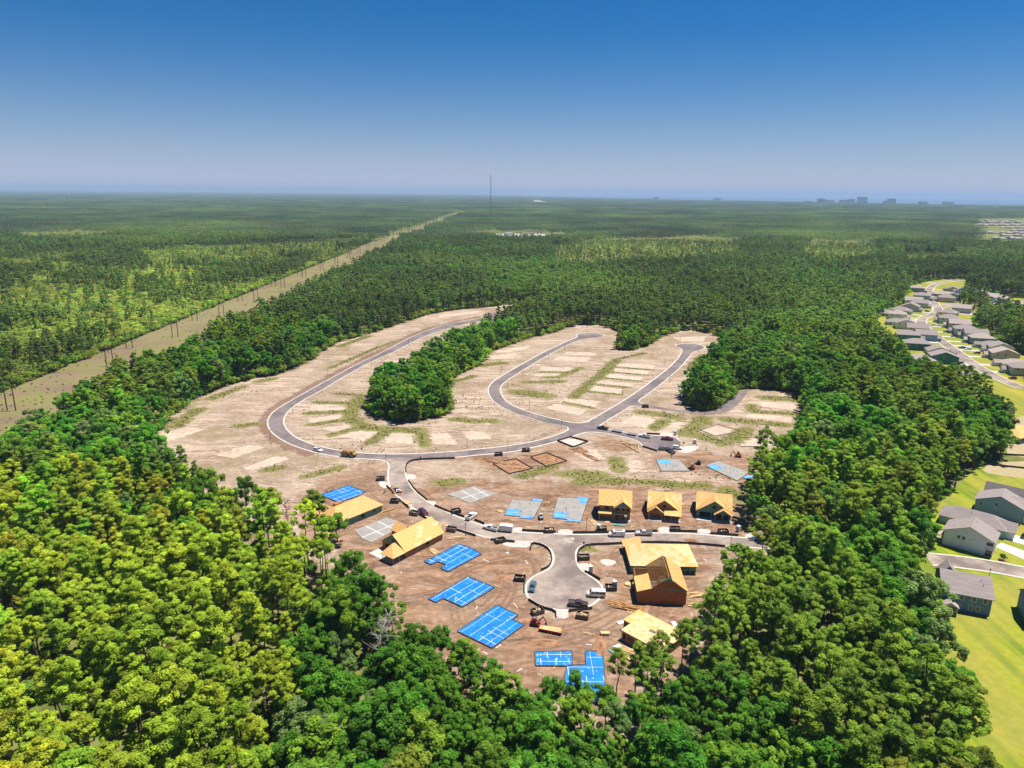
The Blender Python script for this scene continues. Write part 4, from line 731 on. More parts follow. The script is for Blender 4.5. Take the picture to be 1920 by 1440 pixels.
for i in np.nonzero(IND)[0]:
    kind = 'pine' if isp[i] else 'broad'; pr = PROTO[kind, int(vari[i])]
    st = stand(x[i], y[i], dedge[i]); lab = ('young ' if scl[i] < 0.84 else 'towering ' if scl[i] > 1.2 else '')+(PL if isp[i] else BL)[int(ci[i])]+' '+st
    o = thing('pine_tree' if isp[i] else 'broadleaf_tree', lab, 'pine tree' if isp[i] else 'tree', (float(x[i]), float(y[i]), -0.05), float(rotz[i]), ('pines ' if isp[i] else 'broadleaf trees ')+st)
    s = float(scl[i]); o.scale = (s*rnd.uniform(0.92, 1.08), s*rnd.uniform(0.92, 1.08), s)
    c = COLS[kind][int(ci[i])]
    for nm, me in (('trunk', pr[0]), ('crown', pr[1])):
        q = bpy.data.objects.new(nm, me); COL.objects.link(q); q.parent = o; q.color = (*c, 1)

# the rest of the forest: one scattered mass
def scatter(name, label, protos, P, idx, rot, sc, cat, colr):
    col = bpy.data.collections.new(name+'_kinds')
    for j, me in enumerate(protos):
        o = bpy.data.objects.new('%s_kind_%03d' % (name, j), me); col.objects.link(o)
    me = bpy.data.meshes.new(name); me.vertices.add(len(P)); me.vertices.foreach_set('co', P.astype(np.float32).ravel())
    a = me.attributes.new('idx', 'INT', 'POINT'); a.data.foreach_set('value', idx.astype(np.int32))
    a = me.attributes.new('rot', 'FLOAT_VECTOR', 'POINT'); a.data.foreach_set('vector', np.stack([np.zeros(len(P)), np.zeros(len(P)), rot], 1).astype(np.float32).ravel())
    a = me.attributes.new('scl', 'FLOAT_VECTOR', 'POINT'); a.data.foreach_set('vector', sc.astype(np.float32).ravel())
    cc = np.clip(colr*(1+rng.normal(0, 0.10, (len(P), 3))), 0.004, 1); cc = np.concatenate([cc, np.ones((len(P), 1))], 1)
    a = me.attributes.new('leaf_colour', 'FLOAT_COLOR', 'POINT'); a.data.foreach_set('color', cc.astype(np.float32).ravel())
    me.update(); o = bpy.data.objects.new(name, me); COL.objects.link(o); tag(o, label, cat, kind='stuff')
    ng = bpy.data.node_groups.new(name+'_nodes', 'GeometryNodeTree')
    ng.interface.new_socket('Geometry', in_out='INPUT', socket_type='NodeSocketGeometry'); ng.interface.new_socket('Geometry', in_out='OUTPUT', socket_type='NodeSocketGeometry')
    N, K = ng.nodes, ng.links
    gi = N.new('NodeGroupInput'); go = N.new('NodeGroupOutput'); ip = N.new('GeometryNodeInstanceOnPoints'); cinfo = N.new('GeometryNodeCollectionInfo')
    cinfo.inputs['Collection'].default_value = col; cinfo.inputs['Separate Children'].default_value = True; cinfo.inputs['Reset Children'].default_value = True
    ip.inputs['Pick Instance'].default_value = True
    def na(nm, t):
        n = N.new('GeometryNodeInputNamedAttribute'); n.data_type = t; n.inputs['Name'].default_value = nm; return n.outputs['Attribute']
    m2p = N.new('GeometryNodeMeshToPoints')
    K.new(gi.outputs[0], m2p.inputs['Mesh']); K.new(m2p.outputs[0], ip.inputs['Points']); K.new(cinfo.outputs[0], ip.inputs['Instance'])
    K.new(na('idx', 'INT'), ip.inputs['Instance Index']); K.new(na('rot', 'FLOAT_VECTOR'), ip.inputs['Rotation']); K.new(na('scl', 'FLOAT_VECTOR'), ip.inputs['Scale'])
    K.new(ip.outputs[0], go.inputs[0])
    md = o.modifiers.new('scatter', 'NODES'); md.node_group = ng
    return o

def xyz(x, y, z=-0.05): return np.stack([x, y, np.full(len(x), z)], 1)
protos = []; key = {}
for kind in ('pine', 'broad'):
    for v in range(NP):
        key[kind, v, 'full'] = len(protos); protos.append(PROTO[kind, v][3])
for kind in ('pine', 'broad'):
    for v in range(NP):
        key[kind, v, 'low'] = len(protos); protos.append(PROTO[kind, v][2])
PX, PY, PI_, PR, PS, PC = [], [], [], [], [], []
CP, CB = np.array(COLS['pine']), np.array(COLS['broad'])
r = ~IND
PX.append(x[r]); PY.append(y[r]); PR.append(rotz[r])
PI_.append(np.array([key['pine' if a else 'broad', int(b), 'full' if d < 520 else 'low'] for a, b, d in zip(isp[r], vari[r], dist[r])])); PC.append(np.where(isp[r][:,None], CP[ci[r]], CB[ci[r]]))
PS.append(np.stack([scl[r]*1.05, scl[r]*1.05, scl[r]], 1))
# middle distance, tree by tree
X2, Y2 = jitter_grid(-1700, 1700, 60, 1760, 5.6)
k = in_view(X2, Y2, 9, 0.05) & allowed(X2, Y2) & ((Y2 >= 560) | (X2 < corr_x(Y2)-1) | (X2 > 460)); X2, Y2 = X2[k], Y2[k]
ma = np.zeros(len(X2), bool)
for q in SITE['marsh']: ma |= inside(X2, Y2, q)
scrub = (X2 < corr_x(Y2)) & (Y2 < 1500)
clump = vnoise(X2, Y2, 75, 9)*0.6+vnoise(X2, Y2, 26, 8)*0.4
u = rng.uniform(size=len(X2))
keep = np.where(ma, u < 0.16, np.where(scrub, u < np.where(clump > 0.60, 0.75, np.where(clump > 0.45, 0.20, 0.08)), u < 0.97))
X2, Y2, scrub, ma, clump = [q[keep] for q in (X2, Y2, scrub, ma, clump)]
n = len(X2); p2 = (vnoise(X2, Y2, 90, 13)*0.7+rng.uniform(size=n)*0.3) < np.where(scrub | ma, 0.95, 0.60)
c2 = np.where(p2, np.where(rng.uniform(size=n) < 0.5, 1, 2), np.where(rng.uniform(size=n) < 0.5, 0, np.where(rng.uniform(size=n) < 0.5, 1, 2)))
s2 = np.clip(rng.normal(0.92, 0.15, n), 0.5, 1.3)*np.where(scrub & (clump < 0.56), 0.75, 1.0)*np.where(ma, 0.6, 1.0); v2 = rng.integers(0, NP, n)
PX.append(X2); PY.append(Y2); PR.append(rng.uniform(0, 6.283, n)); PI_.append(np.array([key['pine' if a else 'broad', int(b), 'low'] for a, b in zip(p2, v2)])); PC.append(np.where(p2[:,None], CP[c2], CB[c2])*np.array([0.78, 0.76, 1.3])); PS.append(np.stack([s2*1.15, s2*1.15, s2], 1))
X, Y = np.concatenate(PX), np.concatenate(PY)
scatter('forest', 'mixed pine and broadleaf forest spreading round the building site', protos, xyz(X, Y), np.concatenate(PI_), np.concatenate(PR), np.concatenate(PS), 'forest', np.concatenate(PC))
NTREES = len(X)

# low scrub and undergrowth
SC = [(0.230,0.370,0.032), (0.315,0.435,0.040), (0.170,0.305,0.026)]
sp = [PROTO['shrub', v][1] for v in range(3)]; SC2 = np.array([(0.36,0.44,0.06), (0.30,0.39,0.05), (0.43,0.48,0.08)])
X3, Y3 = jitter_grid(-360, 330, 80, 560, 4.2); k = in_view(X3, Y3, 2, 0.04) & allowed(X3, Y3); X3, Y3 = X3[k], Y3[k]
de = dist_line(X3, Y3, SITE['clearing'], True); k = (rng.uniform(size=len(X3)) < np.where(de < 5, 1.0, 0.6)) & ~(((X3-26)/14)**2+((Y3-141)/11)**2 < 1); X3, Y3, de = X3[k], Y3[k], de[k]
eb = np.minimum(de, dist_line(X3, Y3, SITE['elawn'], True))
s3 = rng.uniform(0.5, 1.15, len(X3))*np.where((eb < 7) & (Y3 > 250), rng.uniform(1.2, 2.6, len(X3)), 1.0)
X4, Y4 = jitter_grid(-1500, -296, 330, 1500, 5.0); k = in_view(X4, Y4, 2, 0.03) & (X4 < corr_x(Y4)-1); X4, Y4 = X4[k], Y4[k]
s4 = rng.uniform(0.9, 2.2, len(X4))*(0.7+0.6*vnoise(X4, Y4, 30, 4))
CX, CY = jitter_grid(-335, -215, 300, 1700, 6.0); k = (CX > corr_x(CY)) & (CX < corr_x(CY)+CW) & (rng.uniform(size=len(CX)) < 0.25+0.5*(vnoise(CX, CY, 30, 6) > 0.55)); CX, CY = CX[k], CY[k]
MX, MY = jitter_grid(-1500, 1200, 1000, 2600, 8.0); k = np.zeros(len(MX), bool)
for q in SITE['marsh']: k |= inside(MX, MY, q)
k &= rng.uniform(size=len(MX)) < 0.7; MX, MY = MX[k], MY[k]
# thickets along the far edges of the clearings, so no bare trunks stand open
EX, EY = [], []
for poly, lo in ((SITE['clearing'], 250), (SITE['elawn'], 300), (CORR, 300)):
    for (x1, y1), (x2, y2) in zip(poly, poly[1:]+poly[:1]):
        L_ = math.hypot(x2-x1, y2-y1); k_ = int(L_/2.6)
        if L_ < 1 or min(y1, y2) > 1500: continue
        for t in rng.uniform(0, 1, k_):
            q = rng.uniform(-1, 6); nx_, ny_ = (y2-y1)/L_, -(x2-x1)/L_
            for sg in (1, -1):
                ex, ey = x1+(x2-x1)*t+nx_*q*sg, y1+(y2-y1)*t+ny_*q*sg
                if ey > lo and ey < 1500: EX.append(ex); EY.append(ey)
EX, EY = np.array(EX), np.array(EY); k = allowed(EX, EY) & in_view(EX, EY, 3, 0.04); EX, EY = EX[k], EY[k]
# weed tufts in the rough grass of the site
GX, GY = [], []
for r_, P in SITE['grass']:
    for (x1, y1), (x2, y2) in zip(P, P[1:]):
        L_ = math.hypot(x2-x1, y2-y1); n_ = int(L_*r_*2*0.55); t = rng.uniform(0, 1, n_); o_ = rng.normal(0, r_*0.75, n_); GX.append(x1+(x2-x1)*t-(y2-y1)/L_*o_); GY.append(y1+(y2-y1)*t+(x2-x1)/L_*o_)
c_ = SITE['clearing']; qx, qy = rng.uniform(-185, 180, 30000), rng.uniform(135, 770, 30000); k = inside(qx, qy, c_) & (vnoise(qx, qy, 24, 17)*0.6+vnoise(qx, qy, 7, 18)*0.4 > 0.77) & (qy > 255); GX.append(qx[k]); GY.append(qy[k])
GX, GY = np.concatenate(GX), np.concatenate(GY); k = inside(GX, GY, c_)
for P in SITE['asphalt']+SITE['pads']+SITE['slab']+SITE['blue']+SITE['pad_conc']+SITE['gravel']: k &= ~inside(GX, GY, P)
for P in SITE['kerbs']: k &= dist_line(GX, GY, P) > 1.2
GX, GY = GX[k], GY[k]; sg_ = rng.uniform(0.07, 0.22, len(GX))
X, Y = np.concatenate([X3, X4, CX, MX, EX, GX]), np.concatenate([Y3, Y4, CY, MY, EY, GY]); sS = np.concatenate([s3, s4, rng.uniform(0.10, 0.36, len(CX)), rng.uniform(0.8, 1.6, len(MX)), rng.uniform(1.0, 2.4, len(EX)), sg_])
scatter('undergrowth', 'green scrub and undergrowth below and between the trees', sp, xyz(X, Y), rng.integers(0, 3, len(X)), rng.uniform(0, 6.28, len(X)), np.stack([sS, sS, sS*rng.uniform(0.7, 1.2, len(X))], 1), 'undergrowth', np.concatenate([np.array(SC)[rng.integers(0, 3, len(X3))], SC2[rng.integers(0, 3, len(X4))], np.array(SC)[rng.integers(0, 3, len(CX))], SC2[rng.integers(0, 3, len(MX))], np.array(SC)[rng.integers(0, 3, len(EX))], np.array([(0.30,0.31,0.065),(0.38,0.34,0.11),(0.22,0.26,0.05)])[rng.integers(0, 3, len(GX))]]))

# far woodland, in stands
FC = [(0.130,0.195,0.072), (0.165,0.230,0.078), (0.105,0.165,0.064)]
pa = [patch_mesh(84, 190, 40+i, 10, 0.95) for i in range(4)] + [patch_mesh(300, 1000, 60+i, 6, 2.2) for i in range(4)]
A, B = jitter_grid(-5200, 5400, 1730, 6200, 72, 0.25); k = in_view(A, B, 9, 0.03) & allowed(A, B); A, B = A[k], B[k]
mm = np.zeros(len(A), bool)
for q in SITE['marsh']: mm |= inside(A, B, q)
A, B = A[~mm], B[~mm]
A2, B2 = jitter_grid(-40000, 30000, 6200, 44000, 262, 0.2); k = in_view(A2, B2, 9, 0.02) & allowed(A2, B2); A2, B2 = A2[k], B2[k]
X, Y = np.concatenate([A, A2]), np.concatenate([B, B2]); ii = np.concatenate([rng.integers(0, 4, len(A)), 4+rng.integers(0, 4, len(A2))])
ss = np.ones((len(X), 3)); ss[:,2] = rng.uniform(0.85, 1.1, len(X))
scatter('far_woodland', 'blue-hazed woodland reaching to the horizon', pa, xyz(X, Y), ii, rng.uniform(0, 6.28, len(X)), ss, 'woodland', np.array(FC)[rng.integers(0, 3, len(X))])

# ------------------------------------------------------------------ building helpers
def wall(mb, a, b, z0, z1, ops=(), t=0.16, m=0):
    """wall from a to b (inside on the left) with real rectangular openings (s0, s1, h0, h1)"""
    ax, ay = a; L = math.hypot(b[0]-ax, b[1]-ay); ux, uy = (b[0]-ax)/L, (b[1]-ay)/L; nx, ny = -uy, ux
    ss = sorted({0, L, *[max(0, min(L, o[i])) for o in ops for i in (0, 1)]}); zz = sorted({z0, z1, *[max(z0, min(z1, o[i])) for o in ops for i in (2, 3)]})
    for i in range(len(ss)-1):
        for j in range(len(zz)-1):
            cs, cz = (ss[i]+ss[i+1])/2, (zz[j]+zz[j+1])/2
            if any(o[0] < cs < o[1] and o[2] < cz < o[3] for o in ops): continue
            P = []
            for z in (zz[j], zz[j+1]):
                for s, d in ((ss[i], 0), (ss[i+1], 0), (ss[i+1], t), (ss[i], t)): P.append((ax+ux*s+nx*d, ay+uy*s+ny*d, z))
            mb.pts(P, [(3,2,1,0),(4,5,6,7),(0,1,5,4),(1,2,6,5),(2,3,7,6),(3,0,4,7)], m)
    return mb

def gable(mb, a, b, z, sp, zp, t=0.16, m=0, zb=None):
    ax, ay = a; L = math.hypot(b[0]-ax, b[1]-ay); ux, uy = (b[0]-ax)/L, (b[1]-ay)/L; nx, ny = -uy, ux
    prof = [(0, z), (L, z if zb is None else zb), (sp, zp)]
    P = [(ax+ux*s+nx*d, ay+uy*s+ny*d, h) for d in (0, t) for s, h in prof]
    return mb.pts(P, [(0,1,2),(5,4,3),(0,3,4,1),(1,4,5,2),(2,5,3,0)], m)

def slopes_gable(x0, x1, y0, y1, z, zr, axis='x', oh=0.45, pos=0.5):
    """two slope polygons; eaves drop with the overhang"""
    if axis == 'x':
        ym = y0+(y1-y0)*pos; s1 = (zr-z)/(ym-y0); s2 = (zr-z)/(y1-ym)
        return [[(x0-oh,y0-oh,z-oh*s1),(x1+oh,y0-oh,z-oh*s1),(x1+oh,ym,zr),(x0-oh,ym,zr)], [(x1+oh,y1+oh,z-oh*s2),(x0-oh,y1+oh,z-oh*s2),(x0-oh,ym,zr),(x1+oh,ym,zr)]]
    xm = x0+(x1-x0)*pos; s1 = (zr-z)/(xm-x0); s2 = (zr-z)/(x1-xm)
    return [[(x0-oh,y1+oh,z-oh*s1),(x0-oh,y0-oh,z-oh*s1),(xm,y0-oh,zr),(xm,y1+oh,zr)], [(x1+oh,y0-oh,z-oh*s2),(x1+oh,y1+oh,z-oh*s2),(xm,y1+oh,zr),(xm,y0-oh,zr)]]

def slopes_hip(x0, x1, y0, y1, z, zr, oh=0.45, inset=None):
    w, d = x1-x0, y1-y0
    x0, x1, y0, y1 = x0-oh, x1+oh, y0-oh, y1+oh
    if w >= d:
        k = (y1-y0)/2 if inset is None else inset; ym = (y0+y1)/2; A, B = (x0+k, ym, zr), (x1-k, ym, zr)
        return [[(x0,y0,z),(x1,y0,z),B,A],[(x1,y1,z),(x0,y1,z),A,B],[(x0,y1,z),(x0,y0,z),A],[(x1,y0,z),(x1,y1,z),B]]
    k = (x1-x0)/2 if inset is None else inset; xm = (x0+x1)/2; A, B = (xm, y0+k, zr), (xm, y1-k, zr)
    return [[(x0,y0,z),(x1,y0,z),A],[(x1,y1,z),(x0,y1,z),B],[(x0,y1,z),(x0,y0,z),A,B],[(x1,y0,z),(x1,y1,z),B,A]]

def roof_slab(faces, m, parent, name='roof', th=0.14, bottom=True):
    mb = MB()
    for f in faces:
        n = len(f); P = list(f)+[(x, y, zz-th) for x, y, zz in f]
        mb.pts(P, [list(range(n)), list(range(n, 2*n))[::-1]] + [(i, n+i, n+(i+1)%n, (i+1)%n) for i in range(n)])
    return mb.build(name, m, parent)

def clip_poly(P, axis, v, keep_less):
    out = []
    for i in range(len(P)):
        a, b = P[i], P[(i+1) % len(P)]; ia = (a[axis] <= v) == keep_less; ib = (b[axis] <= v) == keep_less
        if ia: out.append(a)
        if ia != ib:
            t = (v-a[axis])/(b[axis]-a[axis]); out.append((a[0]+(b[0]-a[0])*t, a[1]+(b[1]-a[1])*t))
    return out
PANEL = {}
def sheathe(parent, face, mats, pw=2.44, ph=1.22, gap=0.02, lift=0.006, seed=0, skip=None):
    """lay the sheathing boards on one slope, one object each"""
    r = random.Random(seed); O = Vector(face[0]); u = (Vector(face[1])-O).normalized(); nrm = u.cross(Vector(face[2])-O).normalized()
    if nrm.z < 0: nrm = -nrm
    v = nrm.cross(u).normalized()
    P2 = [((Vector(p)-O).dot(u), (Vector(p)-O).dot(v)) for p in face]
    x0 = min(p[0] for p in P2); x1 = max(p[0] for p in P2); y0 = min(p[1] for p in P2); y1 = max(p[1] for p in P2)
    row = 0; yy = y0
    while yy < y1-0.05:
        xx = x0-(pw/2 if row % 2 else 0)
        while xx < x1-0.05:
            q = P2
            for ax, val, less in ((0, xx+pw-gap, True), (0, xx+gap, False), (1, yy+ph-gap, True), (1, yy+gap, False)):
                q = clip_poly(q, ax, val, less)
                if len(q) < 3: break
            if len(q) >= 3:
                ar = abs(sum(q[i][0]*q[(i+1)%len(q)][1]-q[(i+1)%len(q)][0]*q[i][1] for i in range(len(q))))/2
                cx = sum(p[0] for p in q)/len(q); cy = sum(p[1] for p in q)/len(q)
                if ar > 0.25 and not (skip and skip(O+u*cx+v*cy)):
                    m = r.choice(mats); full = ar > (pw-2*gap)*(ph-2*gap)*0.995
                    if full:
                        if m.name not in PANEL: PANEL[m.name] = MB().box(-pw/2+gap, pw/2-gap, -ph/2+gap, ph/2-gap, 0, 0.014).mesh('sheathing_panel', m)
                        me = PANEL[m.name]; cx, cy = xx+pw/2, yy+ph/2
                    else: me = MB().prism([(p[0]-cx, p[1]-cy) for p in q], 0, 0.014).mesh('sheathing_panel', m)
                    o = bpy.data.objects.new('sheathing_panel', me); COL.objects.link(o); o.parent = parent
                    c = O+u*cx+v*cy+nrm*lift
                    o.matrix_local = Matrix(((u.x, v.x, nrm.x, c.x), (u.y, v.y, nrm.y, c.y), (u.z, v.z, nrm.z, c.z), (0, 0, 0, 1)))
            xx += pw
        yy += ph; row += 1

OSB = None
def sheathed_roof(parent, faces, mats, seed, name='roof', skip=None):
    ro = roof_slab(faces, mats[0], parent, name)
    for i, f in enumerate(faces): sheathe(ro, f, mats, seed=seed*10+i, skip=skip)
    return ro
def post(parent, x, y, z, s=0.14, name='porch_post', m='lumber'): return MB().box(x-s/2, x+s/2, y-s/2, y+s/2, 0, z).build(name, M[m], parent)
def slab_floor(parent, poly, m='conc', z=0.14): return MB().prism(poly, 0.0, z).build('floor_slab', M[m], parent)
YEL, ORA, PAL = [M['osb']]*9+[M['osb3']], [M['osb2']]*9+[M['osb']], [M['osb3']]*5+[M['osb']]

# ------------------------------------------------------------------ houses under construction
def rect(x0, x1, y0, y1): return [(x0,y0),(x1,y0),(x1,y1),(x0,y1)]
def box_walls(parent, x0, x1, y0, y1, h, m, ops={}, name='wall'):
    for k, (a, b) in dict(front=((x0,y0),(x1,y0)), right=((x1,y0),(x1,y1)), back=((x1,y1),(x0,y1)), left=((x0,y1),(x0,y0))).items():
        # side walls are kept short of the corners so no two faces share a plane
        if k in ('right', 'left'):
            s = 0.165 if k == 'right' else -0.165
            a, b = (a[0], a[1]+s), (b[0], b[1]-s)
        mm = m[k] if isinstance(m, dict) else m
        wall(MB(), a, b, 0.15, h, ops.get(k, ())).build(name, mm, parent)

def house_a():
    o = thing('unfinished_house', 'long unfinished house with orange hipped roof and pale green side wall', 'house', (-61.7, 226.6), R(49.6))
    slab_floor(o, rect(0, 21.3, 0, 11.2))
    box_walls(o, 5.2, 21.3, 0.05, 11.2, 2.85, M['zip'], {'front': [(6.5,8.0,0.7,2.2),(12.2,12.9,1.3,2.1)], 'left': [(2,4,0.2,2.3)], 'right': [(3,4.6,0.9,2.2)]})
    box_walls(o, 0.1, 5.0, 5.0, 11.15, 2.85, M['osbwall'], {'left': [(1.5,3.2,0.2,2.3)]})
    for px in (0.2, 2.6): post(o, px, 0.25, 2.75)
    f = slopes_hip(0, 21.3, 0, 11.2, 2.85, 6.2, 0.5, 5.2)
    sheathed_roof(o, f, ORA, 1)
    box_walls(o, 0.3, 7.2, 11.4, 15.0, 2.75, M['osbwall'], name='wing_wall')
    sheathed_roof(o, slopes_gable(-0.2, 7.4, 9.0, 15.0, 2.72, 5.3, 'y', 0.4), ORA, 2, 'wing_roof')
    MB().box(9, 12, 11.5, 13.2, 0.15, 3.6).build('dormer_wall', M['brownwall'], o)
    for s in (7.2, 12.0, 15.2): MB().box(s, s+0.09, -0.02, 0.02, 0.2, 1.1).build('brace', M['lumber'], o)
def house_b():
    o = thing('unfinished_house', 'long unfinished house with yellow gabled roof and corner porch', 'house', (-37.3, 203.8), R(51.3))
    slab_floor(o, rect(-0.2, 22.8, 0, 11.8))
    box_walls(o, 5.4, 22.4, 0.05, 11.4, 2.85, M['osbwall'], {'front': [(2.2,2.7,1.5,2.1),(3.1,3.6,1.5,2.1),(4.0,4.5,1.5,2.1),(9.0,10.6,0.9,2.1)], 'left': [(1.2,3.2,0.9,2.2),(5.0,7.0,0.2,2.2)]})
    g = MB(); gable(g, (5.4, 11.4), (5.4, 0.05), 2.86, 5.7, 6.6); g.build('gable_wall', M['zip'], o)
    g = MB(); gable(g, (22.4, 0.05), (22.4, 11.4), 2.86, 5.7, 6.6); g.build('gable_wall', M['osbwall'], o)
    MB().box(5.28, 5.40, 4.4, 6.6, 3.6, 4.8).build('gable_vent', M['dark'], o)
    sheathed_roof(o, slopes_gable(5.4, 22.4, 0.05, 11.4, 2.88, 6.75, 'x', 0.5), YEL, 3)
    sheathed_roof(o, [[(-0.6,-0.5,2.5),(5.0,-0.5,2.5),(5.0,4.2,4.6),(3.2,4.2,4.6)], [(-0.6,5.4,2.5),(-0.6,-0.5,2.5),(3.2,4.2,4.6)], [(5.0,5.4,4.0),(-0.6,5.4,2.5),(3.2,4.2,4.6),(5.0,4.2,4.6)]], ORA, 4, 'porch_roof')
    for px, py in ((-0.1, 0.1), (2.6, 0.1), (-0.1, 4.9)): post(o, px, py, 2.45)
    box_walls(o, 13, 18, 11.6, 15.2, 2.7, M['osbwall'], name='wing_wall')
    sheathed_roof(o, slopes_gable(13, 18, 10.2, 15.2, 2.7, 4.6, 'y', 0.35), ORA, 5, 'wing_roof')
def house_c():
    o = thing('unfinished_house', 'two-storey unfinished house with yellow roof and green front gable', 'house', (32.3, 238.9), R(-8))
    slab_floor(o, rect(0, 11.6, -1.8, 11))
    box_walls(o, 0.1, 11.4, 0.0, 11, 5.7, M['osbwall'], {'front': [(1.9,3.5,3.6,5.0),(5.9,6.9,0.2,2.4),(7.6,8.6,0.2,2.4),(9.2,10.6,0.7,2.2),(6.0,7.2,3.2,5.0),(8.0,9.0,3.6,5.0),(9.5,10.6,3.6,5.0)], 'left': [(2,3.4,1,2.3),(6,7.2,3.6,5)], 'right': [(3,4.4,3.6,5)]})
    wall(MB(), (0.0, -1.3), (5.2, -1.3), 0.15, 2.75, [(0.5,4.7,0.1,2.3)]).build('garage_wall', M['osbwall'], o)
    wall(MB(), (0.0, -0.02), (0.0, -1.12), 0.15, 2.75).build('garage_wall', M['osbwall'], o)
    sheathed_roof(o, [[(-0.3,-1.7,2.78),(5.4,-1.7,2.78),(5.4,-0.02,3.6),(-0.3,-0.02,3.6)]], YEL, 6, 'garage_roof')
    sheathed_roof(o, slopes_gable(0.1, 11.4, 0, 11, 5.75, 9.3, 'x', 0.45), YEL, 7)
    g = MB(); gable(g, (5.6, -1.5), (11.4, -1.5), 5.55, 2.9, 7.75); g.build('gable_wall', M['zip'], o)
    sheathed_roof(o, [[(5.2,2.6,5.35),(5.2,-1.9,5.35),(8.5,-1.9,7.95),(8.5,3.4,7.95)], [(11.8,-1.9,5.35),(11.8,2.6,5.35),(8.5,3.4,7.95),(8.5,-1.9,7.95)]], YEL, 8, 'gable_roof')
    MB().box(5.6, 11.4, -1.5, -0.03, 2.75, 3.0).build('balcony_deck', M['osb3'], o)
    for px in (5.75, 8.0, 9.6, 11.25): post(o, px, -1.35, 5.5)
    MB().box(5.6, 11.4, -1.5, -1.36, 5.25, 5.54).build('beam', M['lumber'], o)
    MB().box(5.7, 11.3, -1.52, -1.45, 3.85, 3.95).build('balcony_rail', M['lumber'], o)
    for s in (3.0, 4.4): MB().beam((11.5+s*0.55, 3+s*0.4, 0.02), (11.4, 3, 2.6), 0.09, 0.09).build('prop', M['lumber'], o)
def cross_roof(o, w, d, e, r, mats, seed):
    """main ridge along the street with a full-width gable towards it"""
    k = 0.45; ym = d/2; s = (r-e)/ym; zc = r-0.12; sc = (zc-e)/(w/2); yv = (zc-e)/s; ze = e-k*sc
    sheathed_roof(o, [[(w+k,d+k,e-k*s),(-k,d+k,e-k*s),(-k,ym,r),(w+k,ym,r)], [(-k,ym,r),(-k,-0.1,e-0.1*s),(w/2,yv,zc),(w/2,ym,r)], [(w+k,-0.1,e-0.1*s),(w+k,ym,r),(w/2,ym,r),(w/2,yv,zc)],
        [(-k,-0.05,ze),(-k,-0.55,ze),(w/2,-0.55,zc),(w/2,yv+0.1,zc)], [(w+k,-0.55,ze),(w+k,-0.05,ze),(w/2,yv+0.1,zc),(w/2,-0.55,zc)]], mats, seed)
    for x, a, b in ((0.1, (0.1, d), (0.1, 0.0)), (w-0.1, (w-0.1, 0.0), (w-0.1, d))):
        g = MB(); gable(g, a, b, e+0.002, d/2, r-0.2); g.build('side_gable', M['osbwall'], o)
def house_d():
    o = thing('unfinished_house', 'unfinished house with two brown front gables and bright yellow roof', 'house', (50.6, 240.6), R(-11.5))
    slab_floor(o, rect(0, 11.6, -3.3, 14))
    box_walls(o, 0.1, 11.4, 0, 14, 3.2, M['osbwall'], {'front': [(6.2,7.3,0.2,2.3),(8.4,9.5,0.8,2.2),(9.9,10.9,0.8,2.2)], 'left': [(3,5,1,2.2)]})
    g = MB(); gable(g, (0.1, -0.02), (11.4, -0.02), 3.22, 5.65, 7.2); g.build('gable_wall', M['osbwall'], o)
    MB().box(5.1, 6.3, -0.1, -0.03, 4.2, 5.2).build('gable_window_shade_panel', M['black'], o)  # black panel on the solid gable, painted as a window's inner shade
    cross_roof(o, 11.5, 14, 3.25, 7.4, YEL, 9)
    wall(MB(), (0.1, -1.6), (5.3, -1.6), 0.15, 2.9, [(0.6,4.6,0.1,2.35)]).build('garage_wall', M['osbwall'], o)
    for q in (0.1, 5.14): MB().box(q, q+0.15, -1.44, -0.04, 0.15, 2.88).build('garage_wall', M['osbwall'], o)
    g = MB(); gable(g, (0.1, -1.6), (5.3, -1.6), 2.92, 2.6, 4.7); g.build('gable_wall', M['osbwall'], o)
    MB().box(2.4, 3.0, -1.68, -1.61, 3.3, 4.0).build('gable_window_shade_panel', M['black'], o)  # small black panel, window shade put into its colour
    sheathed_roof(o, [[(-0.3,0.5,2.75),(-0.3,-2.0,2.75),(2.7,-2.0,4.95),(2.7,1.2,4.95)], [(5.7,-2.0,2.75),(5.7,0.5,2.75),(2.7,1.2,4.95),(2.7,-2.0,4.95)]], YEL, 10, 'garage_roof')
    sheathed_roof(o, [[(5.75,-3.2,2.65),(11.9,-3.2,2.65),(11.9,-0.06,3.9),(5.75,-0.06,3.9)]], YEL, 11, 'porch_roof')
    for px in (6.2, 8.4, 11.3): post(o, px, -2.9, 2.55)
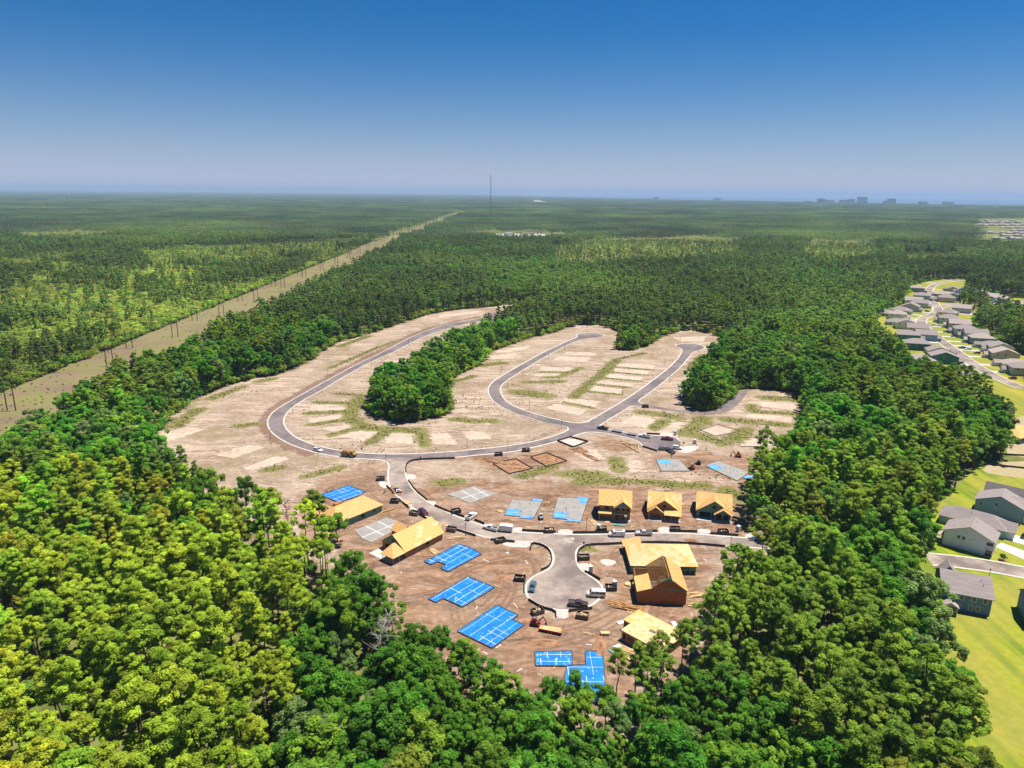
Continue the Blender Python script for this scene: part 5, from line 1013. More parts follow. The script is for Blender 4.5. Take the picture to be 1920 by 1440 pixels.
def house_e():
    o = thing('unfinished_house', 'unfinished house with orange roof and dark green sheathed front', 'house', (68.6, 240.6), R(-13))
    slab_floor(o, rect(0, 12.2, -2.6, 14))
    box_walls(o, 0.1, 12, 0, 14, 3.1, M['zip'], {'front': [(0.8,4.9,0.1,2.4),(5.3,6.2,0.2,2.4),(6.8,8.6,0.2,2.4),(9.4,11.2,0.5,2.2)], 'left': [(4,6,1,2.2)]})
    g = MB(); gable(g, (0.1, -0.02), (12, -0.02), 3.12, 5.95, 7.1); g.build('gable_wall', M['zip'], o)
    MB().box(5.3, 6.7, -0.1, -0.03, 4.0, 5.1).build('gable_window_shade_panel', M['black'], o)  # black panel painting the dark inside of an unglazed window
    for q in (3.9, 7.6): MB().box(q, q+0.1, -0.06, -0.025, 3.4, 5.0).build('stud', M['lumber'], o)
    cross_roof(o, 12.1, 14, 3.15, 7.3, ORA, 12)
    g = MB(); gable(g, (6.3, -2.2), (12, -2.2), 2.85, 2.85, 4.6); g.build('gable_wall', M['zip'], o)
    sheathed_roof(o, [[(5.9,0.4,2.7),(5.9,-2.6,2.7),(9.15,-2.6,4.85),(9.15,1.0,4.85)], [(12.4,-2.6,2.7),(12.4,0.4,2.7),(9.15,1.0,4.85),(9.15,-2.6,4.85)]], ORA, 13, 'porch_roof')
    for px in (6.45, 9.1, 11.85): post(o, px, -2.1, 2.75)
def house_f():
    o = thing('unfinished_house', 'broad low unfinished house with pale orange hipped roof and green walls', 'house', (38.0, 200.0), R(-0.8))
    slab_floor(o, rect(0, 20.4, 0, 14))
    box_walls(o, 0.1, 20.2, 0.05, 13.8, 2.85, M['zip'], {'front': [(0.9,2.0,0.3,1.2),(2.6,3.7,0.3,1.2),(4.3,5.4,0.3,1.2),(15.3,15.9,1.8,2.35),(16.3,16.9,1.8,2.35),(17.3,17.9,1.8,2.35),(15.2,16.4,0.3,1.1),(16.9,18.1,0.3,1.1),(18.6,19.6,0.3,1.1)], 'right': [(4,6,0.9,2.2)]})
    sheathed_roof(o, slopes_hip(0, 20.3, 0, 13.9, 2.85, 6.4, 0.5, 8.0), [M['osb3'], M['osb3'], M['osb']], 14)
    box_walls(o, -0.6, 4.6, 14.1, 16.2, 2.8, M['osbwall'], name='wing_wall')
    sheathed_roof(o, [[(-1.0,16.8,2.75),(-1.0,12.0,2.75),(4.9,12.0,4.2),(4.9,16.8,4.2)]], ORA, 15, 'wing_roof')
    for k in range(2): MB().tube((11.5+k*1.6, 8.4, 6.0), (11.5+k*1.6, 8.4, 6.75), 0.12, n=6).build('vent_pipe', M['dark'], o)
def house_g():
    o = thing('unfinished_house', 'unfinished garage wing with open orange rafters and tall brown gable wall', 'house', (37.1, 183.1), R(-3.2))
    slab_floor(o, rect(0, 14, 0, 13.5))
    W = 13.9; pk = 8.6
    wall(MB(), (0.05, 0), (W, 0), 0.15, 4.0, [(7.0,8.1,2.0,2.25)]).build('gable_end_wall', M['brownwall'], o)
    g = MB(); P = [(0.05,4.0),(W,4.0),(W,4.7),(pk+2.0,7.3),(pk-2.0,7.3),(3.9,5.0)]
    g.side(P, 0.0, 0.16); g.build('gable_end_wall', M['brownwall'], o)
    g = MB(); g.side([(pk-2.0,7.3),(pk+2.0,7.3),(pk,8.55)], 0.0, 0.16); g.build('gable_wall', M['zip'], o)
    MB().box(5.4, W-0.1, -0.05, -0.005, 4.55, 5.0).build('ledger_board', M['zip'], o)
    for y in (0.18,): wall(MB(), (W, y), (W, 13.3), 0.15, 4.6, [(3,4.2,1,2.3)]).build('wall', M['osbwall'], o)
    wall(MB(), (0.05, 13.3), (0.05, 0.18), 0.15, 3.9, [(2,3.4,1,2.3),(8,9,0.2,2.2)]).build('wall', M['osbwall'], o)
    wall(MB(), (W, 13.4), (0.05, 13.4), 0.15, 3.9, [(4,6,0.2,2.3)]).build('wall', M['osbwall'], o)
    # rafters, one by one
    for k in range(23):
        y = 0.35+k*0.57
        MB().beam((3.7, y, 4.95), (pk, y, 8.6), 0.055, 0.24).build('rafter', M['lumber2'], o)
        MB().beam((pk, y, 8.6), (W+0.4, y, 4.35), 0.055, 0.24).build('rafter', M['lumber2'], o)
    MB().beam((pk, 0.1, 8.66), (pk, 13.2, 8.66), 0.06, 0.3).build('ridge_board', M['lumber'], o)
    for k in range(12):
        if k % 3 != 1: MB().box(pk-0.9, pk+0.4, 0.8+k*1.05, 1.05+k*1.05, 7.55, 7.72).build('collar_tie', M['lumber2'], o)
    f = [(W+0.45,-0.35,4.42),(W+0.45,13.6,4.42),(pk+0.9,13.6,8.05),(pk+0.9,-0.35,8.05)]
    sheathed_roof(o, [f], [M['osb2']], 16, 'roof', skip=lambda p: False)
    f2 = [(-0.4,8.2,3.95),(-0.4,-0.35,3.95),(3.8,-0.35,5.2),(3.8,8.2,5.2)]
    sheathed_roof(o, [f2], [M['osb2'], M['osb']], 17, 'lean_to_roof')
    for x in (4.6, 5.5): MB().beam((x, 8.4, 4.9), (x, 12.9, 4.9), 0.06, 0.15).build('lookout_board', M['lumber'], o)
    for x in (-0.2, 3.6): MB().beam((x, 8.3, 0.05), (x, 8.3, 4.2), 0.1, 0.1).build('prop', M['lumber'], o)
    for k in range(3): MB().beam((14.2+k*1.1, 6, 0.06), (14.2+k*1.1, 9, 0.06), 0.1, 0.1).build('brace', M['lumber'], o)
def house_h():
    o = thing('unfinished_house', 'single-storey house frame topped by an open floor deck of pale boards', 'house', (29.7, 165.5), R(-46))
    slab_floor(o, rect(0, 12.8, 0, 11.4))
    ops = [(0.5,1.3,0.5,2.3)]+[(1.9+0.55*k, 2.3+0.55*k, 0.9, 2.3) for k in range(4)]+[(4.6,5.7,0.9,2.3),(6.4,6.8,0.7,2.3),(7.1,7.5,0.7,2.3),(8.0,9.6,0.2,2.4),(10.2,10.6,0.7,2.3),(10.9,11.3,0.7,2.3)]
    box_walls(o, 0.1, 12.7, 0.1, 11.2, 2.75, M['osbwall'], {'front': ops, 'left': [(1,2,0.2,2.3),(3,3.4,0.6,2.3),(3.8,4.2,0.6,2.3),(6.5,8.5,0.2,2.4)], 'right': [(1.0+0.6*k, 1.42+0.6*k, 0.4, 2.3) for k in range(9)]})
    box_walls(o, -2.4, -0.06, 4.2, 11.0, 2.75, M['osbwall'], {'left': [(0.5+0.6*k, 0.92+0.6*k, 0.3, 2.3) for k in range(9)], 'front': [(0.3,0.8,0.3,2.3),(1.2,1.7,0.3,2.3)]}, name='wing_wall')
    d = MB().box(-0.1, 12.9, -0.1, 11.4, 2.76, 3.04).build('floor_deck', M['osb3'], o)
    def hole(p): return 5.0 < p.x < 8.0 and 4.6 < p.y < 6.1
    sheathe(d, [(-0.1,-0.1,3.045),(12.9,-0.1,3.045),(12.9,11.4,3.045),(-0.1,11.4,3.045)], [M['osb3'], M['osb3'], M['osb'], M['osb3'], M['lumber']], seed=31, skip=hole)
    MB().box(5.2, 7.9, 4.7, 6.0, 3.05, 3.058).build('stair_shade_plate', M['dark'], d)  # dark plate on the solid deck, painted as stairwell shade
    d2 = MB().box(-2.6, -0.12, 4.1, 11.2, 2.76, 3.02).build('floor_deck', M['osb3'], o)
    sheathe(d2, [(-2.6,4.1,3.025),(-0.12,4.1,3.025),(-0.12,11.2,3.025),(-2.6,11.2,3.025)], [M['osb'], M['osb3']], seed=32)
    r = random.Random(5)
    for k in range(14):
        px, py = r.uniform(0.8, 12), r.uniform(0.8, 10.5)
        MB().obox((px, py, 3.12), (r.uniform(0.2, 0.5), r.uniform(0.15, 0.4), 0.12), r.uniform(0, 3)).build('scrap_block', M['dark'] if k % 2 else M['lumber2'], o)
    for k in range(6):
        a = r.uniform(-0.2, 0.3); MB().obox((r.uniform(2, 11), r.uniform(1, 4), 3.1), (3.0, 0.14, 0.05), a).build('loose_board', M['lumber'], o)
for f in (house_a, house_b, house_c, house_d, house_e, house_f, house_g, house_h): f()

# ------------------------------------------------------------------ slabs and foundations
def poly_center(P): return (sum(p[0] for p in P)/len(P), sum(p[1] for p in P)/len(P))
def inset_band(P, w):   # outline strip of a polygon as quads
    n = len(P); a = sum(P[i][0]*P[(i+1)%n][1]-P[(i+1)%n][0]*P[i][1] for i in range(n))
    return P if a > 0 else P[::-1]
def edge_boards(o, P, h=0.32, t=0.16, name='form_board', m='form'):
    P = inset_band(P, 0); n = len(P)
    for i in range(n):
        a, b = P[i], P[(i+1) % n]; L = math.hypot(b[0]-a[0], b[1]-a[1])
        if L < 0.5: continue
        an = math.atan2(b[1]-a[1], b[0]-a[0]); nx, ny = math.sin(an), -math.cos(an)
        MB().obox(((a[0]+b[0])/2+nx*t/2, (a[1]+b[1])/2+ny*t/2, h/2+0.001*(i % 3)), (L, t, h), an).build(name, M[m], o)
def tape_lines(o, P, an, z, seed, n_long=3, n_cross=4):
    """white seam tape along the sheet, clipped to its outline; every strip its own piece"""
    r = random.Random(seed); c, s = math.cos(an), math.sin(an); L2 = [(p[0]*c+p[1]*s, -p[0]*s+p[1]*c) for p in P]
    x0, x1 = min(p[0] for p in L2), max(p[0] for p in L2); y0, y1 = min(p[1] for p in L2), max(p[1] for p in L2)
    def strip(ax, v, lo, hi):
        ts = np.linspace(lo, hi, 120); X = ts if ax == 0 else np.full(120, v); Y = np.full(120, v) if ax == 0 else ts
        ok = inside(X, Y, L2); st = None
        for i in range(121):
            on = i < 120 and ok[i]
            if on and st is None: st = ts[i]
            if not on and st is not None:
                en = ts[i-1]
                if en-st > 1.5:
                    m0 = (st+en)/2; a, b = (m0, v) if ax == 0 else (v, m0)
                    w = r.uniform(0.07, 0.15)
                    MB().obox((a*c-b*s, a*s+b*c, z+0.004*ax), (en-st-0.3, w, 0.012), an if ax == 0 else an+math.pi/2).build('tape_strip', M['tape'], o)
                st = None
    for k in range(n_long): strip(0, y0+(y1-y0)*(k+0.5+r.uniform(-0.18, 0.18))/n_long, x0, x1)
    for k in range(n_cross):
        v = x0+(x1-x0)*(k+0.5+r.uniform(-0.2, 0.2))/n_cross; h = r.choice((0, 1)); ym = (y0+y1)/2
        strip(1, v, y0 if h else ym, ym if h else y1)
    for k in range(26):
        px, py = r.uniform(x0, x1), r.uniform(y0, y1)
        if inside(np.array([px]), np.array([py]), L2)[0]:
            MB().obox((px*c-py*s, px*s+py*c, z+0.02), (r.uniform(0.15, 0.55), r.uniform(0.08, 0.2), 0.012), r.uniform(0, 3)).build('tape_patch', M['tape'], o)
BLAB = ['blue sheeted foundation with a small square corner annex beside the yellow-roofed house', 'blue sheeted foundation with square corner annex below another blue slab', 'large blue sheeted foundation with stepped corner beside the tracked digger',
        'oblong blue sheeted footing divided by white seams beside the T-shaped slab', 'T-shaped blue sheeted foundation half hidden by pines', 'blue sheeted foundation behind the orange hipped roof']
for i, P in enumerate(SITE['blue']):
    c = poly_center(P); Q = [(p[0]-c[0], p[1]-c[1]) for p in P]
    o = thing('foundation', BLAB[i], 'foundation', c)
    MB().prism(inset_band(Q, 0), -0.02, 0.24).build('vapour_sheet', M['blue'], o)
    edge_boards(o, Q, 0.36, 0.2)
    an = math.atan2(Q[1][1]-Q[0][1], Q[1][0]-Q[0][0]) if i not in (3, 4, 0, 1) else (R(51) if i < 2 else 0.0)
    tape_lines(o, Q, an, 0.252, 50+i, 4 if i != 3 else 2, 5)
SLAB = ['grey concrete slab with pale blue corner sheets beside the white compact loader', 'grey concrete slab with pale blue sheets next to the two-storey frame', 'grey concrete slab with one blue rectangle beside the turning head', 'grey concrete slab with blue patches at the edge of the trees']
for i, P in enumerate(SITE['slab']):
    c = poly_center(P); Q = [(p[0]-c[0], p[1]-c[1]) for p in P]
    o = thing('foundation', SLAB[i], 'foundation', c)
    MB().prism(inset_band(Q, 0), -0.02, 0.26).build('concrete_slab', M['slab'], o); edge_boards(o, Q, 0.30, 0.14)
    for B in SITE['slab_blue'][i]:
        b = [(p[0]-c[0], p[1]-c[1]) for p in B]; q = MB().prism(inset_band(b, 0), 0.0, 0.275).build('plastic_sheet', M['bluelt'], o)
        a = math.atan2(b[1][1]-b[0][1], b[1][0]-b[0][0]); bc = poly_center(b)
        MB().obox((bc[0], bc[1], 0.281), (math.dist(b[0], b[1])*0.8, 0.16, 0.01), a).build('tape_strip', M['tape'], o)
    r = random.Random(90+i)
    for k in range(9):
        u, v = r.uniform(0.2, 0.8), r.uniform(0.2, 0.8); a0 = [Q[0][j]+(Q[1][j]-Q[0][j])*u for j in (0, 1)]; a1 = [Q[3][j]+(Q[2][j]-Q[3][j])*u for j in (0, 1)]
        p = [a0[j]+(a1[j]-a0[j])*v for j in (0, 1)]; MB().tube((p[0], p[1], 0.2), (p[0], p[1], r.uniform(0.6, 1.1)), 0.07, n=6).build('stub_pipe', M['dark'], o)
PLAB = ['pale jointed concrete slab alone above the bend of the access road', 'pale jointed concrete slab between two long unfinished houses']
for i, P in enumerate(SITE['pad_conc']):
    c = poly_center(P); Q = [(p[0]-c[0], p[1]-c[1]) for p in P]; o = thing('foundation', PLAB[i], 'foundation', c)
    MB().prism(inset_band(Q, 0), -0.02, 0.18).build('concrete_slab', M['slab'], o); edge_boards(o, Q, 0.22, 0.12, m='conc')
    a = math.atan2(Q[1][1]-Q[0][1], Q[1][0]-Q[0][0]); ca, sa = math.cos(a), math.sin(a)
    L2 = [(p[0]*ca+p[1]*sa, -p[0]*sa+p[1]*ca) for p in Q]; x0, x1 = min(p[0] for p in L2), max(p[0] for p in L2); y0, y1 = min(p[1] for p in L2), max(p[1] for p in L2)
    for ax, fr in ((0, 0.45), (1, 0.38), (1, 0.7)):
        v = (y0+(y1-y0)*fr) if ax == 0 else (x0+(x1-x0)*fr); lo, hi = (x0, x1) if ax == 0 else (y0, y1); ts = np.linspace(lo, hi, 80)
        ok = inside(ts if ax == 0 else np.full(80, v), np.full(80, v) if ax == 0 else ts, L2); t = ts[ok]
        if len(t) > 3:
            m0 = (t[0]+t[-1])/2; px, py = (m0, v) if ax == 0 else (v, m0)
            MB().obox((px*ca-py*sa, px*sa+py*ca, 0.186+0.004*ax), (t[-1]-t[0], 0.75, 0.012), a if ax == 0 else a+math.pi/2).build('joint_band', M['slab2'], o)
TLAB = ['square dug footing with dark form edges and heaped brown soil', 'dug footing of orange soil next to the fenced gravel square']
for i, P in enumerate(SITE['trench']):
    c = poly_center(P); Q = [(p[0]-c[0], p[1]-c[1]) for p in P]; o = thing('foundation_trench', TLAB[i], 'foundation', c)
    r = random.Random(i+3)
    MB().prism(inset_band(Q, 0), -0.02, 0.05).build('earth_bed', M['trench'], o); edge_boards(o, Q, 0.5, 0.28)
    for k in range(16):
        u, v = r.uniform(0.12, 0.85), r.uniform(0.12, 0.85); p = [Q[0][j]*(1-u)*(1-v)+Q[1][j]*u*(1-v)+Q[2][j]*u*v+Q[3][j]*(1-u)*v for j in (0, 1)]
        MB().obox((p[0], p[1], 0.12), (r.uniform(0.8, 3.2), r.uniform(0.12, 0.5), r.uniform(0.1, 0.35)), r.uniform(0, 3)).build('soil_ridge' if k % 3 else 'stake_board', M['trench'] if k % 3 else M['lumber2'], o)
FLAB = ['thin dark form boards laid out on pale bare sand plot', 'form boards edging the pale sand plot next to green weeds']
for i, P in enumerate(SITE['forms']):
    c = poly_center(P); Q = [(p[0]-c[0], p[1]-c[1]) for p in P]; o = thing('form_boards', FLAB[i], 'formwork', c); edge_boards(o, Q if i else Q, 0.25, 0.12, m='binw')
# spoil heaps beside the dug footings
def mound(name, label, loc, rx, ry, h, m, seed, rz=0.0):
    g = np.random.default_rng(seed); n, k = 22, 7; mb = MB(); P = []
    for j in range(k):
        f = j/(k-1); 
        for i in range(n):
            a = 2*math.pi*i/n; rr = (1-f)**0.75*(1+0.16*g.normal()); P.append((math.cos(a)*rx*rr, math.sin(a)*ry*rr, h*(f**0.9)*(1+0.12*g.normal())-0.03*(j == 0)))
    F = [(j*n+i, j*n+(i+1)%n, (j+1)*n+(i+1)%n, (j+1)*n+i) for j in range(k-1) for i in range(n)]; F.append([(k-1)*n+i for i in range(n)])
    mb.pts(P, F); return tag(mb.build(name, m, None, loc, rz), label, 'soil heap')
mound('soil_heap', 'long dark soil heap beside the square dug footing', (-8.5, 295.5), 9, 2.2, 1.1, M['trench'], 1, R(-28))
mound('soil_heap', 'dark soil heap next to the fenced gravel square', (31.5, 310), 4.5, 3, 1.3, M['trench'], 2, R(-40))
mound('soil_heap', 'low brown soil heap beside the dug orange footing', (36, 301), 6, 1.5, 0.9, M['trench'], 3, R(-55))

# ------------------------------------------------------------------ silt fences
FW = ['where the access road meets the loop', 'along the inside of the access road bend', 'beside the charcoal bin above the access road', 'above the lumber pile at the access road', 'by the maroon car', 'below the yellow-roofed house', 'at the low bin below the road bend', 'behind the white pickup on the bend', 'in front of the white pickup towing a trailer', 'before the bin of yellow scraps', 'behind the white van', 'in front of the two-gabled brown house', 'in front of the green-fronted house', 'round the bare corner plot opposite the hipped house', 'behind the broad hipped house', 'below the portable toilet at the turning circle', 'below the turning circle near the bin', 'beside the brown pickup', 'behind the blue car', 'at the edge of the far turning head', 'behind the white pickup at the far turning head']
for i, P in enumerate(SITE['fences']):
    P = chaikin(P, False, 1); c = P[0]; Q = [(p[0]-c[0], p[1]-c[1]) for p in P]
    o = thing('silt_fence', 'low black silt fence '+FW[i], 'silt fence', c, 0.0, 'black silt fences along the kerbs')
    sweep(MB(), Q, [(0.14,0.0),(0.03,0.85),(-0.03,0.85),(-0.30,0.0)]).build('fabric', M['fence'], o)
    L = 0.0
    for a, b in zip(Q, Q[1:]):
        d = math.dist(a, b); L += d
        if L > 2.6: L = 0; MB().box(b[0]-0.03, b[0]+0.03, b[1]-0.03, b[1]+0.03, 0, 1.0).build('stake', M['pole'], o)
for P, lab in ((SITE['square_fence'], 'black silt fence enclosing a small square of gravel'), ([(209,297.5),(218,294.5),(232,290),(260,283)], 'black silt fence between lawn and rough grass'), ([(217,311),(236,308),(262,305)], 'black silt fence between lawn and the dark wood')):
    c = P[0]; o = thing('silt_fence', lab, 'silt fence', c); sweep(MB(), [(p[0]-c[0], p[1]-c[1]) for p in P], [(0.14,0.0),(0.04,0.8),(-0.04,0.8),(-0.22,0.0)]).build('fabric', M['fence'], o)
    for p in P: MB().box(p[0]-c[0]-0.04, p[0]-c[0]+0.04, p[1]-c[1]-0.04, p[1]-c[1]+0.04, 0, 1.05).build('stake', M['pole'], o)

# ------------------------------------------------------------------ vehicles
def kerb_heading(p):
    best = (1e9, 0)
    for q in SITE['kerbs']:
        for a, b in zip(q, q[1:]):
            dx, dy = b[0]-a[0], b[1]-a[1]; L = dx*dx+dy*dy or 1e-9; t = max(0, min(1, ((p[0]-a[0])*dx+(p[1]-a[1])*dy)/L))
            d = (p[0]-a[0]-t*dx)**2+(p[1]-a[1]-t*dy)**2
            if d < best[0]: best = (d, math.atan2(dy, dx))
    return best[1]
def wheels(o, xs, w, r, z=None, tw=0.24):
    for x in xs:
        for s in (-1, 1):
            q = MB().tube((x, s*(w/2-tw), r), (x, s*(w/2+0.01), r), r, n=14).build('wheel', M['black'], o)
            MB().tube((x, s*(w/2+0.011), r), (x, s*(w/2+0.022), r), r*0.58, n=10).build('rim', M['steel'], q)
def lights(o, xf, xr, w, z):
    for s in (-1, 1):
        MB().box(xf-0.06, xf+0.015, s*w*0.36-0.16, s*w*0.36+0.16, z-0.08, z+0.08).build('headlight', M['white'], o)
        MB().box(xr-0.015, xr+0.05, s*w*0.42-0.08, s*w*0.42+0.08, z-0.05, z+0.18).build('tail_light', M['redp'], o)
def cabin(mb, prof, w0, w1, zt):
    """tapered cabin: profile in x,z, narrower towards the roof"""
    zmin = min(z for _, z in prof); n = len(prof); P = []
    for s in (-1, 1):
        for x, z in prof: P.append((x, s*((w0+(w1-w0)*(z-zmin)/(zt-zmin))/2), z))
    return mb.pts(P, [list(range(n)), list(range(n, 2*n))[::-1]]+[(i, n+i, n+(i+1)%n, (i+1)%n) for i in range(n)])
def side_glass(o, q, w0, w1, z0, z1):
    for s in (-1, 1):
        P = [(x, s*(w0+(w1-w0)*((z-z0)/(z1-z0)))/2+s*0.012, z) for x, z in q]; MB().pts(P+[(x, y-s*0.008, z) for x, y, z in P], [list(range(len(q))), list(range(len(q), 2*len(q)))[::-1]]+[(i, (i+1)%len(q), len(q)+(i+1)%len(q), len(q)+i) for i in range(len(q))]).build('side_window', M['glass'], o)
def plate(o, name, pts, m, off=0.012):
    a, b, c = [Vector(p) for p in pts[:3]]; n = (b-a).cross(c-a).normalized()*off
    if n.z < 0: n = -n
    MB().pts([Vector(p)+n for p in pts]+[Vector(p)+n*0.3 for p in pts], [list(range(len(pts))), list(range(len(pts), 2*len(pts)))[::-1]]+[(i, (i+1)%len(pts), len(pts)+(i+1)%len(pts), len(pts)+i) for i in range(len(pts))]).build(name, m, o)
def vehicle(kind, label, cat, loc, h, col, name=None, z=0.05):
    o = thing(name or {'pickup': 'pickup_truck', 'van': 'van', 'suv': 'suv', 'car': 'car'}[kind], label, cat, (loc[0], loc[1], z), h)
    m = paint('paint_'+kind, col)
    if kind == 'pickup':
        w = 1.98
        MB().side([(-2.85,0.42),(2.85,0.42),(2.88,0.80),(2.72,1.10),(1.25,1.16),(-0.75,1.16),(-2.85,1.16)], -w/2, w/2).build('body', m, o, bevel=0.07)
        MB().box(-2.72, -0.85, -0.78, 0.78, 1.17, 1.19).build('bed_floor', M['bin'], o)
        for s in (-1, 1): MB().box(-2.82, -0.8, s*0.93-0.07, s*0.93+0.07, 1.165, 1.34).build('bed_side', m, o)
        MB().box(-2.85, -2.76, -0.85, 0.85, 1.165, 1.34).build('tailgate', m, o)
        c = cabin(MB(), [(-0.75,1.17),(1.35,1.17),(0.62,1.80),(-0.62,1.82)], w-0.08, w-0.42, 1.82).build('cab', m, o, bevel=0.05)
        plate(o, 'windshield', [(1.28,-0.78,1.22),(1.28,0.78,1.22),(0.68,0.70,1.75),(0.68,-0.70,1.75)], M['glass'])
        side_glass(o, [(-0.58,1.28),(0.95,1.28),(0.52,1.70),(-0.52,1.72)], w-0.12, w-0.38, 1.17, 1.82)
        MB().box(-0.75, -0.72, -0.7, 0.7, 1.3, 1.7).build('rear_window', M['glass'], o)
        wheels(o, (-1.85, 1.85), w, 0.40); lights(o, 2.86, -2.86, w, 0.86)
    elif kind == 'van':
        w = 2.0
        MB().side([(-2.8,0.38),(2.7,0.38),(2.8,0.72),(2.55,1.12),(1.95,1.28),(1.35,2.02),(1.0,2.16),(-2.7,2.16),(-2.8,1.9)], -w/2, w/2).build('body', m, o, bevel=0.10)
        plate(o, 'windshield', [(1.95,-0.85,1.30),(1.95,0.85,1.30),(1.38,0.80,2.0),(1.38,-0.80,2.0)], M['glass'], 0.02)
        qs = [[(0.55,1.25),(1.62,1.25),(1.22,1.85),(0.55,1.85)]]
        if 'passenger' in label: qs += [[(-0.9,1.25),(0.4,1.25),(0.4,1.85),(-0.9,1.85)], [(-2.5,1.25),(-1.05,1.25),(-1.05,1.85),(-2.5,1.85)]]
        for q in qs: side_glass(o, q, w, w, 1.2, 2.1)
        MB().box(-2.82, -2.795, -0.75, 0.75, 1.3, 1.85).build('rear_window', M['glass'], o)
        if 'ladder' in label:
            for y in (-0.7, 0.7): MB().box(-2.2, 0.8, y-0.03, y+0.03, 2.2, 2.27).build('roof_rack', M['steel'], o)
            MB().obox((-0.6, 0.1, 2.34), (2.8, 0.45, 0.08), 0.05).build('ladder', M['steel'], o)
        wheels(o, (-1.75, 1.8), w, 0.36); lights(o, 2.76, -2.80, w, 0.82)
    else:
        suv = kind == 'suv'; w = 1.9 if suv else 1.82; L = 2.35; hz = 0.98 if suv else 0.86; top = 1.70 if suv else 1.44
        MB().side([(-L,0.36),(L,0.36),(L+0.03,0.62),(L-0.12,hz-0.06),(1.1,hz+0.03),(-1.6,hz+0.03),(-L,hz)], -w/2, w/2).build('body', m, o, bevel=0.07)
        cabin(MB(), [(-2.2 if suv else -1.75,hz+0.03),(1.2,hz+0.03),(0.35,top-0.02),(-0.5,top),(-1.95 if suv else -0.95,top-0.06)], w-0.06, w-0.46, top).build('cabin', m, o, bevel=0.05)
        plate(o, 'windshield', [(1.12,-0.76,hz+0.08),(1.12,0.76,hz+0.08),(0.42,0.66,top-0.07),(0.42,-0.66,top-0.07)], M['glass'])
        side_glass(o, [(-1.95 if suv else -1.35,hz+0.10),(0.9,hz+0.10),(0.28,top-0.10),(-1.75 if suv else -0.85,top-0.13)], w-0.1, w-0.42, hz+0.03, top)
        xr = -2.24 if suv else -1.72; plate(o, 'rear_window', [(xr+0.05,-0.7,hz+0.12),(xr+0.05,0.7,hz+0.12),(-2.0 if suv else -1.02,0.62,top-0.12),(-2.0 if suv else -1.02,-0.62,top-0.12)], M['glass'], 0.02)
        wheels(o, (-1.4, 1.45), w, 0.35); lights(o, L+0.0, -L, w, 0.70)
    return o
V = SITE['veh']; WHT = (0.78, 0.78, 0.77); SIL = (0.42, 0.43, 0.44)
kh = kerb_heading
vehicle('suv', 'small white hatchback driving the loop road towards the dump truck', 'car', V['suv_loop'], kh(V['suv_loop']), WHT, 'car')
vehicle('car', 'dark purple sedan driving up the access road', 'car', V['sedan'], kh(V['sedan'])+math.pi, (0.045,0.02,0.045))
vehicle('suv', 'maroon sport utility car parked beside a bin on the access road', 'car', V['maroon'], kh(V['maroon']), (0.10,0.012,0.03))
vehicle('pickup', 'white pickup parked off the road beside a charcoal bin', 'pickup', V['pick_drive'], R(62), WHT)
vehicle('pickup', 'white pickup hitched to a white box trailer', 'pickup', V['pick_tow'], kh(V['pick_tow'])+math.pi, WHT)
vehicle('van', 'white work van with roof ladder rack at the kerb', 'van', V['van'], R(180), WHT)
vehicle('pickup', 'silver pickup parked at the kerb behind the white van', 'pickup', V['pick_silver'], R(178), SIL)
vehicle('suv', 'grey-blue car parked at the edge of the turning circle', 'car', V['blue'], R(-102), (0.06,0.11,0.15), 'car')
vehicle('van', 'white passenger van with dark side windows in the turning circle', 'van', V['minivan'], R(176), (0.66,0.64,0.60))
vehicle('pickup', 'dark brown pickup with loaded bed at the turning circle', 'pickup', V['pick_brown'], R(-8), (0.06,0.035,0.03))
vehicle('pickup', 'black pickup towing a flat trailer into the far turning head', 'pickup', V['pick_black'], R(150), (0.02,0.022,0.028))
vehicle('pickup', 'white pickup parked behind two flat trailers', 'pickup', V['pick_w2'], R(150), WHT)
vehicle('pickup', 'maroon pickup in the middle of the far turning head', 'pickup', V['pick_mar'], R(-12), (0.14,0.012,0.03))
vehicle('suv', 'white car beside a charcoal pickup in the far turning head', 'car', V['car_w'], R(-20), WHT, 'car')
vehicle('pickup', 'charcoal pickup parked between white car and grey pickup', 'pickup', V['pick_dark'], R(-70), (0.035,0.045,0.055))
vehicle('pickup', 'grey pickup next to the charcoal pickup', 'pickup', V['pick_grey'], R(-15), (0.20,0.22,0.25))
